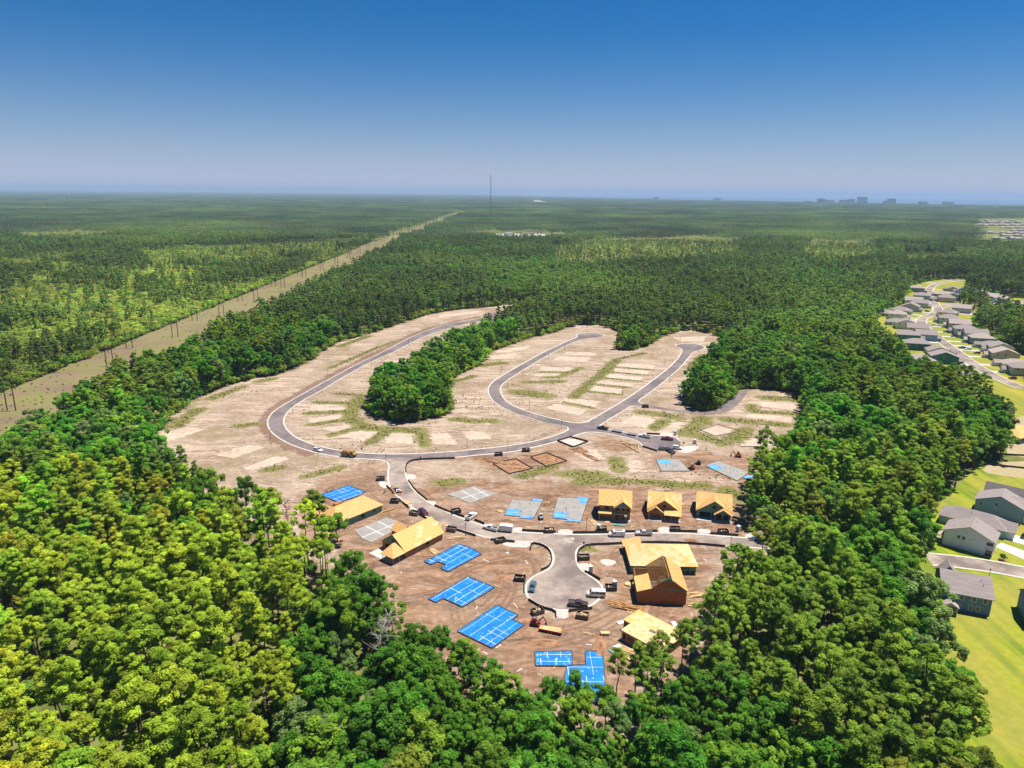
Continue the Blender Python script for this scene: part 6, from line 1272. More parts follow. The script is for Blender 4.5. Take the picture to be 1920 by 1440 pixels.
# box trailer
o = thing('box_trailer', 'white enclosed box trailer behind the white pickup', 'trailer', (V['trailer_box'][0], V['trailer_box'][1], 0.05), kh(V['trailer_box']))
MB().side([(-2.3,0.5),(2.3,0.5),(2.3,2.2),(2.1,2.4),(-2.2,2.4),(-2.3,2.3)], -1.05, 1.05).build('body', M['white'], o, bevel=0.05)
MB().beam((-2.3,0,0.5),(-3.3,0,0.45),0.1,0.1).build('drawbar', M['steel'], o); wheels(o, (-0.4, 0.45), 2.2, 0.34); MB().box(2.305,2.33,-0.9,0.9,0.6,2.2).build('door', M['plastic'], o)
def flatbed(label, loc, h, load=False, frame='steel', L=5.2):
    o = thing('flat_trailer', label, 'trailer', (loc[0], loc[1], 0.03), h)
    MB().box(-L/2, L/2, -1.05, 1.05, 0.62, 0.74).build('deck', M['lumber2'] if load else M['steel'], o)
    for y in (-1.08, 1.08): MB().box(-L/2, L/2, y-0.05, y+0.05, 0.55, 0.86).build('side_rail', M[frame], o)
    wheels(o, (-0.5, 0.4), 2.3, 0.34); MB().beam((L/2,0,0.62),(L/2+1.4,0,0.5),0.12,0.12).build('drawbar', M[frame], o)
    if load:
        for k in range(6): MB().obox((-0.2+0.1*k, -0.85+0.33*k, 0.83+0.02*(k % 2)), (L*0.9-0.2*k, 0.29, 0.14), 0.02*k).build('board', M['lumber'], o)
        for y in (-1, 1): MB().box(L/2-0.1, L/2, y-0.04, y+0.04, 0.8, 2.0).build('end_post', M[frame], o)
    return o
flatbed('pale flat trailer behind the black pickup', V['flat1'], R(150)); flatbed('dark low trailer ahead of the white pickup', V['flat2'], R(150), L=4.4)
flatbed('maroon flat trailer loaded with boards beside the digger', V['lumtrailer'], R(-18), True, 'redp', 6.4)
# ------------------------------------------------------------------ machines
def tracks(o, L, w, gap, r=0.34):
    for s in (-1, 1):
        prof = [(-L/2+r, 0.0), (L/2-r, 0.0), (L/2-0.08, 0.12), (L/2, r), (L/2-0.1, 2*r-0.1), (L/2-r, 2*r), (-L/2+r, 2*r), (-L/2+0.1, 2*r-0.1), (-L/2, r), (-L/2+0.08, 0.12)]
        MB().side(prof, s*gap/2-w/2, s*gap/2+w/2).build('track', M['black'], o)
def excavator(label, loc, h, m, k=1.0):
    o = thing('excavator', label, 'excavator', (loc[0], loc[1], 0.01), h); o.scale = (k, k, k)
    tracks(o, 2.6, 0.42, 1.5); MB().box(-1.1, 1.0, -0.78, 0.78, 0.72, 1.25).build('house_body', m, o, bevel=0.06)
    MB().side([(-1.25,0.85),(-0.5,0.85),(-0.5,1.7),(-1.1,1.6)], -0.75, 0.75).build('counterweight', m, o)
    MB().side([(-0.4,1.25),(0.6,1.25),(0.5,2.35),(-0.4,2.35)], -0.6, 0.35).build('cab', M['glass'], o); MB().box(-0.5, 0.62, -0.66, 0.41, 2.36, 2.46).build('cab_roof', M['binw'], o)
    MB().beam((0.8,0.5,1.0),(2.2,0.5,2.6),0.22,0.32).build('boom', m, o); MB().beam((2.15,0.5,2.65),(3.2,0.5,1.2),0.18,0.24).build('arm', m, o)
    MB().side([(3.1,1.2),(3.45,0.9),(3.3,0.35),(2.8,0.3),(2.75,0.75)], 0.2, 0.8).build('bucket', M['binw'], o)
    MB().box(1.25, 1.4, -0.9, 0.9, 0.1, 0.6).build('blade', m, o)
def skid(label, loc, h, m):
    o = thing('compact_loader', label, 'loader', (loc[0], loc[1], 0.01), h)
    tracks(o, 2.0, 0.4, 1.35); MB().side([(-1.2,0.5),(0.7,0.5),(0.9,0.8),(0.4,1.1),(-0.5,1.25),(-1.2,1.25)], -0.6, 0.6).build('body', m, o, bevel=0.05)
    MB().side([(-0.55,1.2),(0.35,1.05),(0.3,2.05),(-0.5,2.05)], -0.5, 0.5).build('cab', M['glass'], o); MB().box(-0.6,0.4,-0.56,0.56,2.06,2.14).build('cab_roof', m, o)
    for s in (-1, 1): MB().beam((-1.0,s*0.66,1.5),(1.2,s*0.66,0.7),0.12,0.2).build('lift_arm', m, o)
    MB().side([(1.2,0.1),(1.9,0.1),(1.35,0.75),(1.2,0.75)], -0.9, 0.9).build('bucket', M['binw'], o)
excavator('red compact digger with grey cab roof beside the board trailer', V['tele'], R(-15), M['redp'])
excavator('orange digger with raised arm near the tree line', V['exc'], R(165), M['orangep'], 1.05)
skid('dark compact loader between two grey slabs', V['skid1'], R(150), M['bin']); skid('red compact loader at the corner of the grey slab', V['skid2'], R(120), M['redp']); skid('white compact loader between the two pale blue edged slabs', V['skid_w'], R(95), M['plastic'])
o = thing('dump_truck', 'dusty brown articulated dump truck on the loop road', 'dump truck', (V['dump'][0], V['dump'][1], 0.05), kh(V['dump']))
MB().side([(-3.6,1.3),(-3.2,2.5),(0.6,2.7),(0.9,1.9),(0.2,1.2),(-3.0,1.1)], -1.35, 1.35).build('tipper_body', M['yellowp'], o, bevel=0.06)
MB().box(-3.3, 3.3, -0.5, 0.5, 0.8, 1.15).build('chassis', M['binw'], o); MB().side([(1.2,1.1),(3.5,1.1),(3.6,1.6),(2.6,1.8),(2.5,2.9),(1.3,2.9)], -1.1, 1.1).build('cab', M['yellowp'], o, bevel=0.06); side_glass(o, [(1.5,1.95),(2.4,1.95),(2.4,2.7),(1.5,2.7)], 2.2, 2.2, 1.9, 2.8)
mound_b = MB(); wheels(o, (-2.4, -0.9, 2.4), 2.7, 0.72, tw=0.6)
MB().side([(-2.9,2.5),(0.2,2.6),(-0.6,3.0),(-2.2,3.0)], -1.0, 1.0).build('soil_load', M['trench'], o)
o = thing('lumber_stack', 'flat stack of weathered planks against the access road kerb', 'lumber', V['loader'], R(-35))
for k in range(9): MB().obox((0.05*(k % 3), -0.9+0.45*(k % 5), 0.12+0.16*(k//5)), (4.0-0.2*(k % 2), 0.4, 0.14), 0.03*((k % 3)-1)).build('plank', M['lumber2'] if k % 2 else M['lumber'], o)
# ------------------------------------------------------------------ bins, toilets, lamps, posts
BW = ['above the purple sedan', 'above the weathered plank stack', 'beside the maroon car', 'beside the white pickup on the bend', 'beside the yellow-roofed house', 'at the foot of the access road bend', 'on the loop road beside the dug footing', 'on the loop road close to the fenced gravel square', 'heaped with yellow scraps at the kerb', 'full of cut boards behind the white van', 'before the two-gabled brown house', 'before the green-fronted house', 'on the corner plot by the hipped house', 'above the grey-blue car', 'full of scraps above the digger', 'holding boards below the brown pickup', 'behind the white passenger van', 'at the mouth of the narrow lane']
for i, p in enumerate(SITE['bins']):
    a = R([10, -5, -20, 25, -15, 25, 12, 8, 0, 2, 0, 2, 3, -8, 28, -14, 0, 0][i]) if i < 18 else 0
    o = thing('waste_bin', 'dark open-topped waste bin '+BW[i], 'waste bin', p, a, 'open waste bins along the road')
    L, W, h, t = 3.4, 2.3, 1.35, 0.09
    MB().box(-L/2, L/2, -W/2, W/2, 0.06, 0.16).build('base', M['bin'], o)
    for nm, b in (('side', (-L/2, L/2, -W/2, -W/2+t)), ('side', (-L/2, L/2, W/2-t, W/2)), ('end', (-L/2+0.001, -L/2+t, -W/2+t, W/2-t)), ('end', (L/2-t, L/2-0.001, -W/2+t, W/2-t))): MB().box(*b, 0.16, h).build(nm+'_panel', M['bin'] if i not in (2, 4, 14, 15) else M['binw'], o)
    MB().box(-L/2+t, L/2-t, -W/2+t, W/2-t, 0.16, 0.55+0.3*rnd.random()).build('waste', M['bin'] if i % 3 else M['binw'], o)
    n = 9 if i in (8, 9, 14, 15) else 4
    for k in range(n): MB().obox((rnd.uniform(-1.2, 1.2), rnd.uniform(-0.7, 0.7), 0.95+rnd.uniform(-0.1, 0.5)*(n == 9)), (rnd.uniform(0.5, 1.3), rnd.uniform(0.1, 0.3), 0.08), rnd.uniform(0, 3.1)).build('scrap', M['lumber'] if n == 9 or k % 2 else M['binw'], o)
TW = ['at the neck of the turning circle', 'behind the passenger van', 'at the end of the road by the trees', 'at the bin full of cut boards', 'behind the maroon pickup', 'on the gravel of the far turning head']
for i, p in enumerate(SITE['toilets']):
    o = thing('portable_toilet', 'grey portable toilet '+TW[i], 'portable toilet', p, R(20*i), 'portable toilets on the site')
    MB().box(-0.57, 0.57, -0.57, 0.57, 0.05, 2.05).build('cabin', M['plastic'], o, bevel=0.03); MB().side([(-0.62,2.05),(0.62,2.05),(0.45,2.25),(-0.45,2.25)], -0.62, 0.62).build('roof', M['white'], o, bevel=0.02)
    MB().box(-0.42, 0.42, -0.60, -0.575, 0.12, 1.95).build('door', M['white'], o); MB().box(-0.62, 0.62, -0.62, 0.62, 0.0, 0.05).build('skid_base', M['bin'], o); MB().tube((0.4,0.4,2.1),(0.4,0.4,2.5),0.05,n=6).build('vent_pipe', M['bin'], o)
def lamp(p, lab, h=4.6):
    o = thing('street_lamp', lab, 'street lamp', p, 0, 'street lamps along the new roads')
    MB().tube((0,0,0),(0,0,0.5),0.16,0.12,8).build('base', M['lamp'], o); MB().tube((0,0,0.4),(0,0,h-0.5),0.085,0.07,8).build('post', M['lamp'], o)
    MB().tube((0,0,h-0.5),(0,0,h-0.1),0.14,0.22,8).build('lantern', M['glass'], o); MB().tube((0,0,h-0.1),(0,0,h+0.1),0.25,0.05,8).build('cap', M['lamp'], o)
for i, p in enumerate(SITE['lamps']):
    side = 'beside the sandy plots of the long loop road' if p[0] < -5 and p[1] > 285 else ('along the two lanes ending in turning heads' if p[1] > 285 else 'along the street of unfinished houses')
    lamp(p, 'slim black street lamp '+side)
lamp((147.1, 195.5), 'black street lamp beside the dark blue house', 5.2)
def stop_sign(p, rz, lab):
    o = thing('stop_sign', lab, 'stop sign', p, rz); MB().tube((0,0,0),(0,0,2.6),0.05,n=6).build('post', M['lamp'], o)
    mb = MB(); n = 8; P = [(0.42*math.cos(math.pi/8+k*math.pi/4), y, 2.3+0.42*math.sin(math.pi/8+k*math.pi/4)) for y in (-0.10, -0.06) for k in range(n)]
    mb.pts(P, [list(range(n)), list(range(n, 2*n))[::-1]]+[(k, n+k, n+(k+1)%n, (k+1)%n) for k in range(n)]); mb.build('octagon_plate', M['redp'], o)
stop_sign((24.5, 215.6), R(0), 'red octagonal sign at the mouth of the turning circle'); stop_sign((-40.0, 293.5), R(0), 'red octagonal sign where access road meets loop road')
# ------------------------------------------------------------------ lumber
LW = dict(l1='long beams lying beside the orange hipped house', l2='long boards fanned behind the yellow-roofed house', l3='pale boards beside the blue slab with annex', l4='stack of pale boards against the brown garage wing', l4b='lower stack of pale boards beside the garage wing', l5='heap of orange roof trusses between the garage wing and deck', l6='pale plywood sheets near the passenger van', l7='strapped stack of plywood below the turning circle', l8='loose pale boards beside the open floor deck', l9='long pale boards strewn below the open floor deck', l10='loose sticks beside the grey slab with blue corner', l11='loose boards before the two-storey frame', l12='pale offcuts between the blue slab and bin', l13='two long boards on bare earth above a blue slab', l14='boards beside the orange truss heap')
for k, (a, b) in SITE['lumber'].items():
    r = random.Random(hash(k) % 1000 if False else sum(map(ord, k))); L = math.dist(a, b); an = math.atan2(b[1]-a[1], b[0]-a[0]); c = ((a[0]+b[0])/2, (a[1]+b[1])/2)
    o = thing('lumber_pile', LW[k], 'lumber', c, an); n = {'l5': 26, 'l2': 14, 'l4': 16, 'l4b': 12, 'l9': 14, 'l7': 6, 'l13': 2}.get(k, 9)
    for j in range(n):
        if k in ('l7', 'l6'): d = (2.44, 1.22, 0.12 if k == 'l7' else 0.05); pos = (0.03*j if k == 'l7' else r.uniform(-0.6, 0.6), r.uniform(-0.03, 0.03) if k == 'l7' else r.uniform(-0.6, 0.6), 0.07+0.13*j if k == 'l7' else 0.04+0.055*j); rz = r.uniform(-0.02, 0.02) if k == 'l7' else r.uniform(-0.5, 0.5)
        else:
            sp = {'l5': 1.5, 'l2': 1.8, 'l9': 1.8, 'l4': 1.4}.get(k, 1.0); d = (max(2.0, L*r.uniform(0.6, 1.0)), r.choice((0.12, 0.24, 0.30)), 0.09); pos = (r.uniform(-0.12, 0.12)*L, r.uniform(-sp, sp), 0.05+0.092*(j//3)); rz = r.uniform(-0.06, 0.06)*(4 if k in ('l2', 'l5', 'l11', 'l10') else 1)
        MB().obox(pos, d, rz).build('board', M['lumber2'] if (k == 'l5' or (k == 'l1' and j % 3 == 0)) else (M['osb3'] if j % 3 == 0 else M['lumber']), o)
T = SITE['truss_pile']; o = thing('truss_stack', 'stack of triangular roof trusses lying beside the far turning head', 'truss stack', T[0])
for k in range(5):
    P = [Vector((p[0]-T[0][0], p[1]-T[0][1], 0.06+0.1*k)) for p in T]
    for a, b in ((0, 1), (1, 2), (2, 0)): MB().beam(P[a], P[b], 0.25, 0.09).build('chord', M['lumber'], o)
    for u in (0.3, 0.55, 0.8): MB().beam(P[0].lerp(P[1], u), P[0].lerp(P[2], u), 0.2, 0.07).build('web', M['lumber2'], o)
for lab, p, d, rz, m in (('white wrapped sheets beside the truss heap', (31.0, 173.2), (2.6, 1.4), 0.5, 'sheetw'), ('white board lying below the garage wing', (45.6, 172.6), (1.5, 2.4), 0.2, 'sheetw'), ('small white sheet on bare earth above the blue slabs', (-1.0, 212.0), (1.0, 0.8), 0.3, 'sheetw'), ('yellow plywood sheet behind the orange hipped house', (-66.3, 244.6), (4.0, 3.0), 0.9, 'osb'), ('white wrapped bundle at the foot of the floor deck', (28.3, 162.3), (2.4, 1.3), 0.6, 'sheetw'), ('green wrapped bundle near the floor deck', (26.6, 160.0), (2.8, 0.8), -0.9, 'zip'), ('green netting on the ground before the two-storey frame', (39.0, 233.2), (4.2, 1.2), -0.2, 'zip'), ('yellow scrap sheet before the two-storey frame', (35.0, 235.4), (2.0, 1.2), 0.1, 'osb'), ('orange board lying between two unfinished houses', (65.6, 251.5), (2.0, 1.6), 0.0, 'osb2')):
    o = thing('sheet_bundle', lab, 'building sheet', p, rz)
    for k in range(3): MB().box(-d[0]/2+0.03*k, d[0]/2-0.02*k, -d[1]/2+0.02*k, d[1]/2-0.03*k, 0.02+0.085*k, 0.10+0.085*k).build('sheet', M[m], o)
# riprap
def boulder(p, s, seed):
    g = np.random.default_rng(seed); mb = MB(); n, k = 8, 5; P = []
    for j in range(k+1):
        th = math.pi*j/k
        for i in range(n):
            a = 2*math.pi*i/n; r_ = s*(1+0.18*g.normal()); P.append((math.sin(th)*math.cos(a)*r_, math.sin(th)*math.sin(a)*r_*0.8, s*0.45-math.cos(th)*-1*r_*0.55*-1+0.0))
    mb.pts(P, [(j*n+i, j*n+(i+1)%n, (j+1)*n+(i+1)%n, (j+1)*n+i) for j in range(k) for i in range(n)])
    return tag(mb.build('boulder', M['rock'], None, (p[0], p[1], 0.05), g.uniform(0, 6)), 'pale grey rock dumped at the edge of the small grove', 'rock', 'rocks beside the small grove')
for i, p in enumerate(SITE['rocks']): boulder(p, 0.9+0.7*rnd.random(), i)
for i in range(14):
    p = SITE['rocks'][i]; boulder((p[0]+rnd.uniform(-2, 2), p[1]+rnd.uniform(-4, 4)), 0.8+0.5*rnd.random(), 100+i)

# ------------------------------------------------------------------ finished houses
def window(o, a, nrm_ang, x, z, w=0.95, h=1.35):
    """window set on a wall: a = wall start, direction angle; frame then pane then sill"""
    ca, sa = math.cos(nrm_ang), math.sin(nrm_ang); cx, cy = a[0]+ca*x, a[1]+sa*x; ox, oy = sa, -ca
    f = MB().obox((cx+ox*0.04, cy+oy*0.04, z+h/2), (w+0.26, 0.08, h+0.26), nrm_ang).build('window', M['trim'], o)
    for k in (0, 1): MB().obox((cx+ox*0.085, cy+oy*0.085, z+h*(0.25+0.5*k)), (w, 0.02, h/2-0.05), nrm_ang).build('pane', M['glass'], f)
    return f
def plain_window(o, a, an, x, z, w=0.95, h=1.3):
    ca, sa = math.cos(an), math.sin(an); cx, cy = a[0]+ca*x, a[1]+sa*x; f = MB().obox((cx+sa*0.04, cy-ca*0.04, z+h/2), (w+0.3, 0.08, h+0.3), an).build('window', M['trim'], o)
    MB().obox((cx+sa*0.085, cy-ca*0.085, z+h/2), (w, 0.02, h), an).build('pane', M['glass'], f)
WALLC = {'blue': (0.110,0.198,0.322), 'white': (0.681,0.708,0.736), 'teal': (0.221,0.368,0.386), 'slate': (0.202,0.313,0.377), 'sage': (0.423,0.515,0.469), 'pale blue': (0.423,0.524,0.607), 'dark teal': (0.037,0.175,0.156), 'grey': (0.368,0.386,0.405), 'beige': (0.515,0.460,0.386), 'off-white': (0.681,0.681,0.662)}
for k, c in WALLC.items(): M['w_'+k] = pm('siding_'+k.replace(' ', '_').replace('-', '_'), c, 0.75, 0.06, 0.5)
def shell(o, x0, x1, y0, y1, e, r, axis, wm, rm, hip=False, name='', oh=0.5, gm=None, inset=None):
    b = MB().box(x0, x1, y0, y1, 0.0, e).build((name+'_' if name else '')+'wall', M[wm], o)
    if hip: f = slopes_hip(x0, x1, y0, y1, e+0.02, r, oh, inset)
    else:
        f = slopes_gable(x0, x1, y0, y1, e+0.06, r, axis, oh); g = MB(); rr = r-0.16
        if axis == 'y': gable(g, (x0, y0), (x1, y0), e+0.002, (x1-x0)/2, rr); gable(g, (x1, y1), (x0, y1), e+0.002, (x1-x0)/2, rr)
        else: gable(g, (x0, y1), (x0, y0), e+0.002, (y1-y0)/2, rr); gable(g, (x1, y0), (x1, y1), e+0.002, (y1-y0)/2, rr)
        g.build((name+'_' if name else '')+'gable_wall', M[gm or wm], o)
    ro = roof_slab(f, M[rm], o, (name+'_' if name else '')+'roof', 0.16)
    return ro
def fascia(o, x0, x1, y, z, h=0.22): MB().box(x0, x1, y-0.06, y-0.012, z-h, z).build('eave_trim', M['trim'], o)
def vent(ro, x, y, z): MB().tube((x, y, z-0.5), (x, y, z+0.5), 0.09, n=6).build('vent_pipe', M['steel'], ro)
# dark blue house on the mown lawn
o = thing('house', 'dark blue two-storey house with grey roof and small screened porch', 'house', (125.4, 182.2), R(-21.8))
ro = shell(o, -0.6, 11.6, 0, 13, 5.7, 9.2, 'x', 'w_blue', 'roof1'); vent(ro, 9.2, 4.5, 8.3); vent(ro, 9.6, 3.2, 7.6)
shell(o, 0.4, 4.6, 11.5, 15.2, 5.6, 8.2, 'y', 'w_blue', 'roof1', name='wing')
fascia(o, -1.0, 12.0, -0.5, 5.62)
for x_, z_ in ((4.2, 3.7), (7.2, 3.7), (10.0, 3.7), (3.6, 1.0), (6.8, 1.0), (8.6, 1.0)): window(o, (0, 0), 0.0, x_, z_)
for x_ in (3, 6): window(o, (11.6, 0), R(90), x_, 3.7)
ro = roof_slab(slopes_gable(-0.8, 3.0, -3.4, 0.2, 2.75, 4.0, 'y', 0.35), M['roof3'], o, 'porch_roof')
g = MB(); gable(g, (-0.8, -3.4), (3.0, -3.4), 2.7, 1.9, 3.85, 0.1); g.build('porch_gable', M['w_grey'], o)
MB().box(-0.8, 3.0, -3.3, -0.03, 0.0, 0.3).build('porch_floor', M['conc'], o)
for x_ in (-0.7, 2.9): MB().box(x_-0.1, x_+0.1, -3.4, -3.2, 0.3, 2.7).build('porch_post', M['trim'], o)
MB().box(-0.58, 2.78, -3.33, -3.29, 1.1, 1.2).build('porch_rail', M['trim'], o); MB().box(-0.6, 2.8, -3.32, -3.3, 0.3, 2.66).build('screen', M['glass'], o)
# row of houses across the side street
def row_origin(xl, yl):
    a = R(-40.7); return (148.0+xl*math.cos(a)-yl*math.sin(a), 221.3+xl*math.sin(a)+yl*math.cos(a))
A4 = R(-40.7)
o = thing('house', 'white two-storey house with broad gable and back porch', 'house', row_origin(0, 0), A4)
ro = shell(o, 0, 14.4, 0, 9.4, 5.6, 8.9, 'y', 'w_white', 'roof1'); vent(ro, 8, 6, 8.5)
for x_, z_ in ((4.4, 3.7), (5.8, 3.7)): window(o, (0, 0), 0, x_, z_, 0.8, 1.1)
MB().box(8.0, 9.2, -0.06, -0.01, 4.6, 4.75).build('wall_vent', M['w_grey'], o)
for z0, z1 in ((0.3, 2.3), (3.1, 5.0)): MB().box(12.4, 14.2, -0.08, -0.012, z0, z1).build('balcony_opening', M['glass'], o)
MB().box(12.2, 14.45, -0.14, -0.02, 2.5, 2.9).build('balcony_band', M['trim'], o); MB().box(12.3, 14.4, -0.12, -0.085, 3.1, 3.9).build('balcony_rail', M['trim'], o)
for y_ in (2, 4.5, 7): window(o, (14.4, 0), R(90), y_, 3.6); 
MB().box(14.41, 14.46, 3.0, 7.6, 0.1, 2.5).build('garage_door', M['trim'], o)
roof_slab([[(-4.4,0.6,2.6),(-0.02,0.6,3.1),(-0.02,5.2,3.1),(-4.4,5.2,2.6)]], M['roof3'], o, 'porch_roof'); MB().box(-4.0, -0.02, 0.9, 5.0, 0, 0.2).build('porch_floor', M['conc'], o)
for x_, y_ in ((-3.9, 1.0), (-3.9, 4.9), (-2.2, 1.0)): MB().box(x_-0.15, x_+0.15, y_-0.15, y_+0.15, 0.2, 2.62).build('porch_post', M['trim'], o)
o = thing('house', 'low teal house with hipped grey roof between two taller houses', 'house', row_origin(-4.5, 18.6), A4)
ro = shell(o, 0, 20, 0, 9.5, 3.0, 6.2, 'x', 'w_teal', 'roof1', True); vent(ro, 9, 3.5, 5.6)
shell(o, 15.5, 22.5, 1.2, 8.2, 2.9, 5.2, 'x', 'w_white', 'roof1', name='garage'); MB().box(22.51, 22.57, 2.4, 7.0, 0.1, 2.4).build('garage_door', M['trim'], o); window(o, (0, 0), 0, 3, 1.0); window(o, (0, 0), 0, 7, 1.0)
o = thing('house', 'blue-green two-storey house with gabled grey roof in the side street row', 'house', row_origin(3.6, 37), A4)
ro = shell(o, 0, 15, 0, 9.5, 5.6, 8.8, 'y', 'w_slate', 'roof1'); vent(ro, 7.5, 2, 8.6)
for x_, z_, w_ in ((1.8, 3.5, 0.9), (6.6, 4.6, 0.9), (6.6, 3.2, 0.5)): window(o, (0, 0), 0, x_, z_, w_, 1.2 if w_ > 0.6 else 0.6)
shell(o, 9.0, 15.6, 2, 9.2, 5.5, 8.0, 'x', 'w_slate', 'roof3', name='dormer'); shell(o, 15.1, 18.5, 1, 9, 2.8, 4.2, 'y', 'w_white', 'roof3', name='porch'); window(o, (15, 0), R(90), 1.2, 3.7)
o = thing('house', 'low house with dark slate-grey roof at the rough grass', 'house', row_origin(4.5, 52), A4); shell(o, 0, 18, 0, 9, 3.2, 6.8, 'x', 'w_slate', 'roof2'); window(o, (0, 9), R(180), -4, 1.0); window(o, (0, 0), 0, 4, 1)
o = thing('house', 'dark-walled house with white porch corner at the lawn edge', 'house', (143.2, 172.2), R(-22)); shell(o, 0, 12, 0, 12, 5.5, 9, 'x', 'w_blue', 'roof1'); MB().box(-0.2, 0.1, -3.4, -3.1, 0.3, 2.7).build('porch_post', M['trim'], o); roof_slab([[(-0.4,-3.6,2.7),(4,-3.6,2.7),(4,-0.02,3.4),(-0.4,-0.02,3.4)]], M['roof3'], o, 'porch_roof'); window(o, (0, 0), 0, 6, 3.6); MB().box(-0.2, 4, -3.4, -0.02, 0, 0.3).build('porch_floor', M['conc'], o)
o = thing('unfinished_house', 'unfinished house with bright yellow roof and green walls beyond the lawn', 'house', (245.2, 324.2), R(28))
slab_floor(o, rect(0, 18, 0, 12)); box_walls(o, 0.1, 17.8, 0.05, 11.8, 3.0, M['zip'], {'front': [(2,3.4,1,2.2),(6,7.4,1,2.2)], 'left': [(3,4.5,1,2.2)]}); sheathed_roof(o, slopes_hip(0, 17.9, 0, 11.9, 3.0, 6.2, 0.5), YEL, 21)
for q in ([(165.2,219.6),(169.2,210.6),(200,194),(204,201),(173.5,217.0),(169.3,222.8)], [(172.6,224.6),(177.0,229.2),(205,209),(201,203),(176.4,221.0)], [(191,240),(195,244),(225,222),(221,217)]): sheet('driveway', q, 0.03, M['conc'])
vehicle('suv', 'black car parked on the pale driveway of the teal house', 'car', (180.5, 225.2), R(-40), (0.015,0.015,0.03), 'car')
# mulch beds and young trees by the drives
for i, p in enumerate(((161.5, 210.5), (175, 206.5), (184, 200), (187, 214))):
    o = thing('young_tree', 'small young tree in a brown mulch bed by the drives', 'tree', p, i, 'young trees by the drives'); MB().prism([(1.6*math.cos(t*0.7), 1.1*math.sin(t*0.7)) for t in range(9)], 0.0, 0.06).build('mulch_bed', M['trench'], o)
    MB().tube((0,0,0),(0,0,1.2),0.05,n=5).build('trunk', M['bark'], o); q = bpy.data.objects.new('crown', PROTO['shrub', i % 3][1].copy()); q.data.materials[0] = M['leaf']; q.color = (0.09,0.15,0.02,1); q.scale = (0.6, 0.6, 0.7); q.location = (0, 0, 0.4); COL.objects.link(q); q.parent = o

# ------------------------------------------------------------------ the far estate
def nearest_on(P, p):
    best = None
    for a, b in zip(P, P[1:]):
        dx, dy = b[0]-a[0], b[1]-a[1]; L = dx*dx+dy*dy or 1e-9; t = max(0, min(1, ((p[0]-a[0])*dx+(p[1]-a[1])*dy)/L)); q = (a[0]+dx*t, a[1]+dy*t); d = math.dist(p, q)
        if best is None or d < best[0]: best = (d, q)
    return best
CL = ['pale blue', 'sage', 'slate', 'off-white', 'grey', 'teal', 'beige', 'dark teal']
LC = dict(zip(CL, ('pale blue', 'sage green', 'slate blue', 'off-white', 'mid grey', 'teal', 'beige', 'dark teal')))
er = random.Random(21); drv = MB(); placed = []
roadpts = [p for q in SITE['eroad'] for p in chaikin(q, False, 2)]
for side, pts in (('left', SITE['ehouse_l']), ('right', SITE['ehouse_r'])):
    for i, p in enumerate(pts):
        if any(math.dist(p, q) < 9.5 for q in placed): continue
        d, q = min((nearest_on(R_, p) for R_ in SITE['eroad']), key=lambda t: t[0])
        if d < 11:
            k = 13.0/max(d, 0.1); p = (q[0]+(p[0]-q[0])*k, q[1]+(p[1]-q[1])*k)
        placed.append(p); h = math.atan2(q[1]-p[1], q[0]-p[0]); c = er.choice(CL); two = er.random() < 0.72; hip = er.random() < 0.35; w = er.uniform(11.0, 12.6); dep = er.uniform(15, 18)
        lab = '%s %s house with %s grey-brown roof %s' % (LC[c], 'two-storey' if two else 'single-storey', 'hipped' if hip else 'gabled', 'backing onto the wood by the estate road' if side == 'left' else 'across the estate road from the wood')
        o = thing('house', lab, 'house', p, h+math.pi/2, 'houses along the curving estate road')
        e = 5.4 if two else 3.0; rm = er.choice(('roof1', 'roof1', 'roof3'))
        # local -y faces the road
        shell(o, -w/2, w/2, -dep/2, dep/2, e, e+3.2, 'x' if er.random() < 0.62 else 'y', 'w_'+c, rm, hip, inset=None)
        shell(o, -w/2+0.3, -w/2+5.6, -dep/2-3.2, -dep/2+0.4, 2.8, 4.6, 'y', 'w_'+c, rm, name='garage')
        MB().box(-w/2+0.8, -w/2+5.0, -dep/2-3.27, -dep/2-3.21, 0.1, 2.3).build('garage_door', M['trim'], o)
        for x_ in (1.2, 3.4): plain_window(o, (0, -dep/2), 0, x_, 1.0)
        for s in (3, 8):
            plain_window(o, (w/2, -dep/2), R(90), s, (3.5 if two else 1.0)); plain_window(o, (-w/2, dep/2), R(-90), s, (3.5 if two else 1.0))
        plain_window(o, (w/2, dep/2), R(180), 3, 3.5 if two else 1.0)
        L = math.dist(p, q)-dep/2-3.5
        if L > 1:
            ca, sa = math.cos(h), math.sin(h); ox, oy = -sa, ca
            off = w/2-2.9; b0 = (p[0]+ca*(dep/2+3.2)+ox*off, p[1]+sa*(dep/2+3.2)+oy*off)
            b0 = (p[0]+ca*(dep/2+3.2)-ox*off, p[1]+sa*(dep/2+3.2)-oy*off)
            P = [(b0[0]-ox*2.4, b0[1]-oy*2.4), (b0[0]+ox*2.4, b0[1]+oy*2.4), (b0[0]+ox*2.4+ca*(L-1), b0[1]+oy*2.4+sa*(L-1)), (b0[0]-ox*2.4+ca*(L-1), b0[1]-oy*2.4+sa*(L-1))]
            sheet('driveway', P, 0.02+0.001*(len(placed) % 7), M['conc'])
CC = [(WHT, 'white'), ((0.02,0.02,0.025), 'black'), ((0.10,0.02,0.04), 'maroon'), ((0.05,0.08,0.14), 'navy'), (SIL, 'silver')]
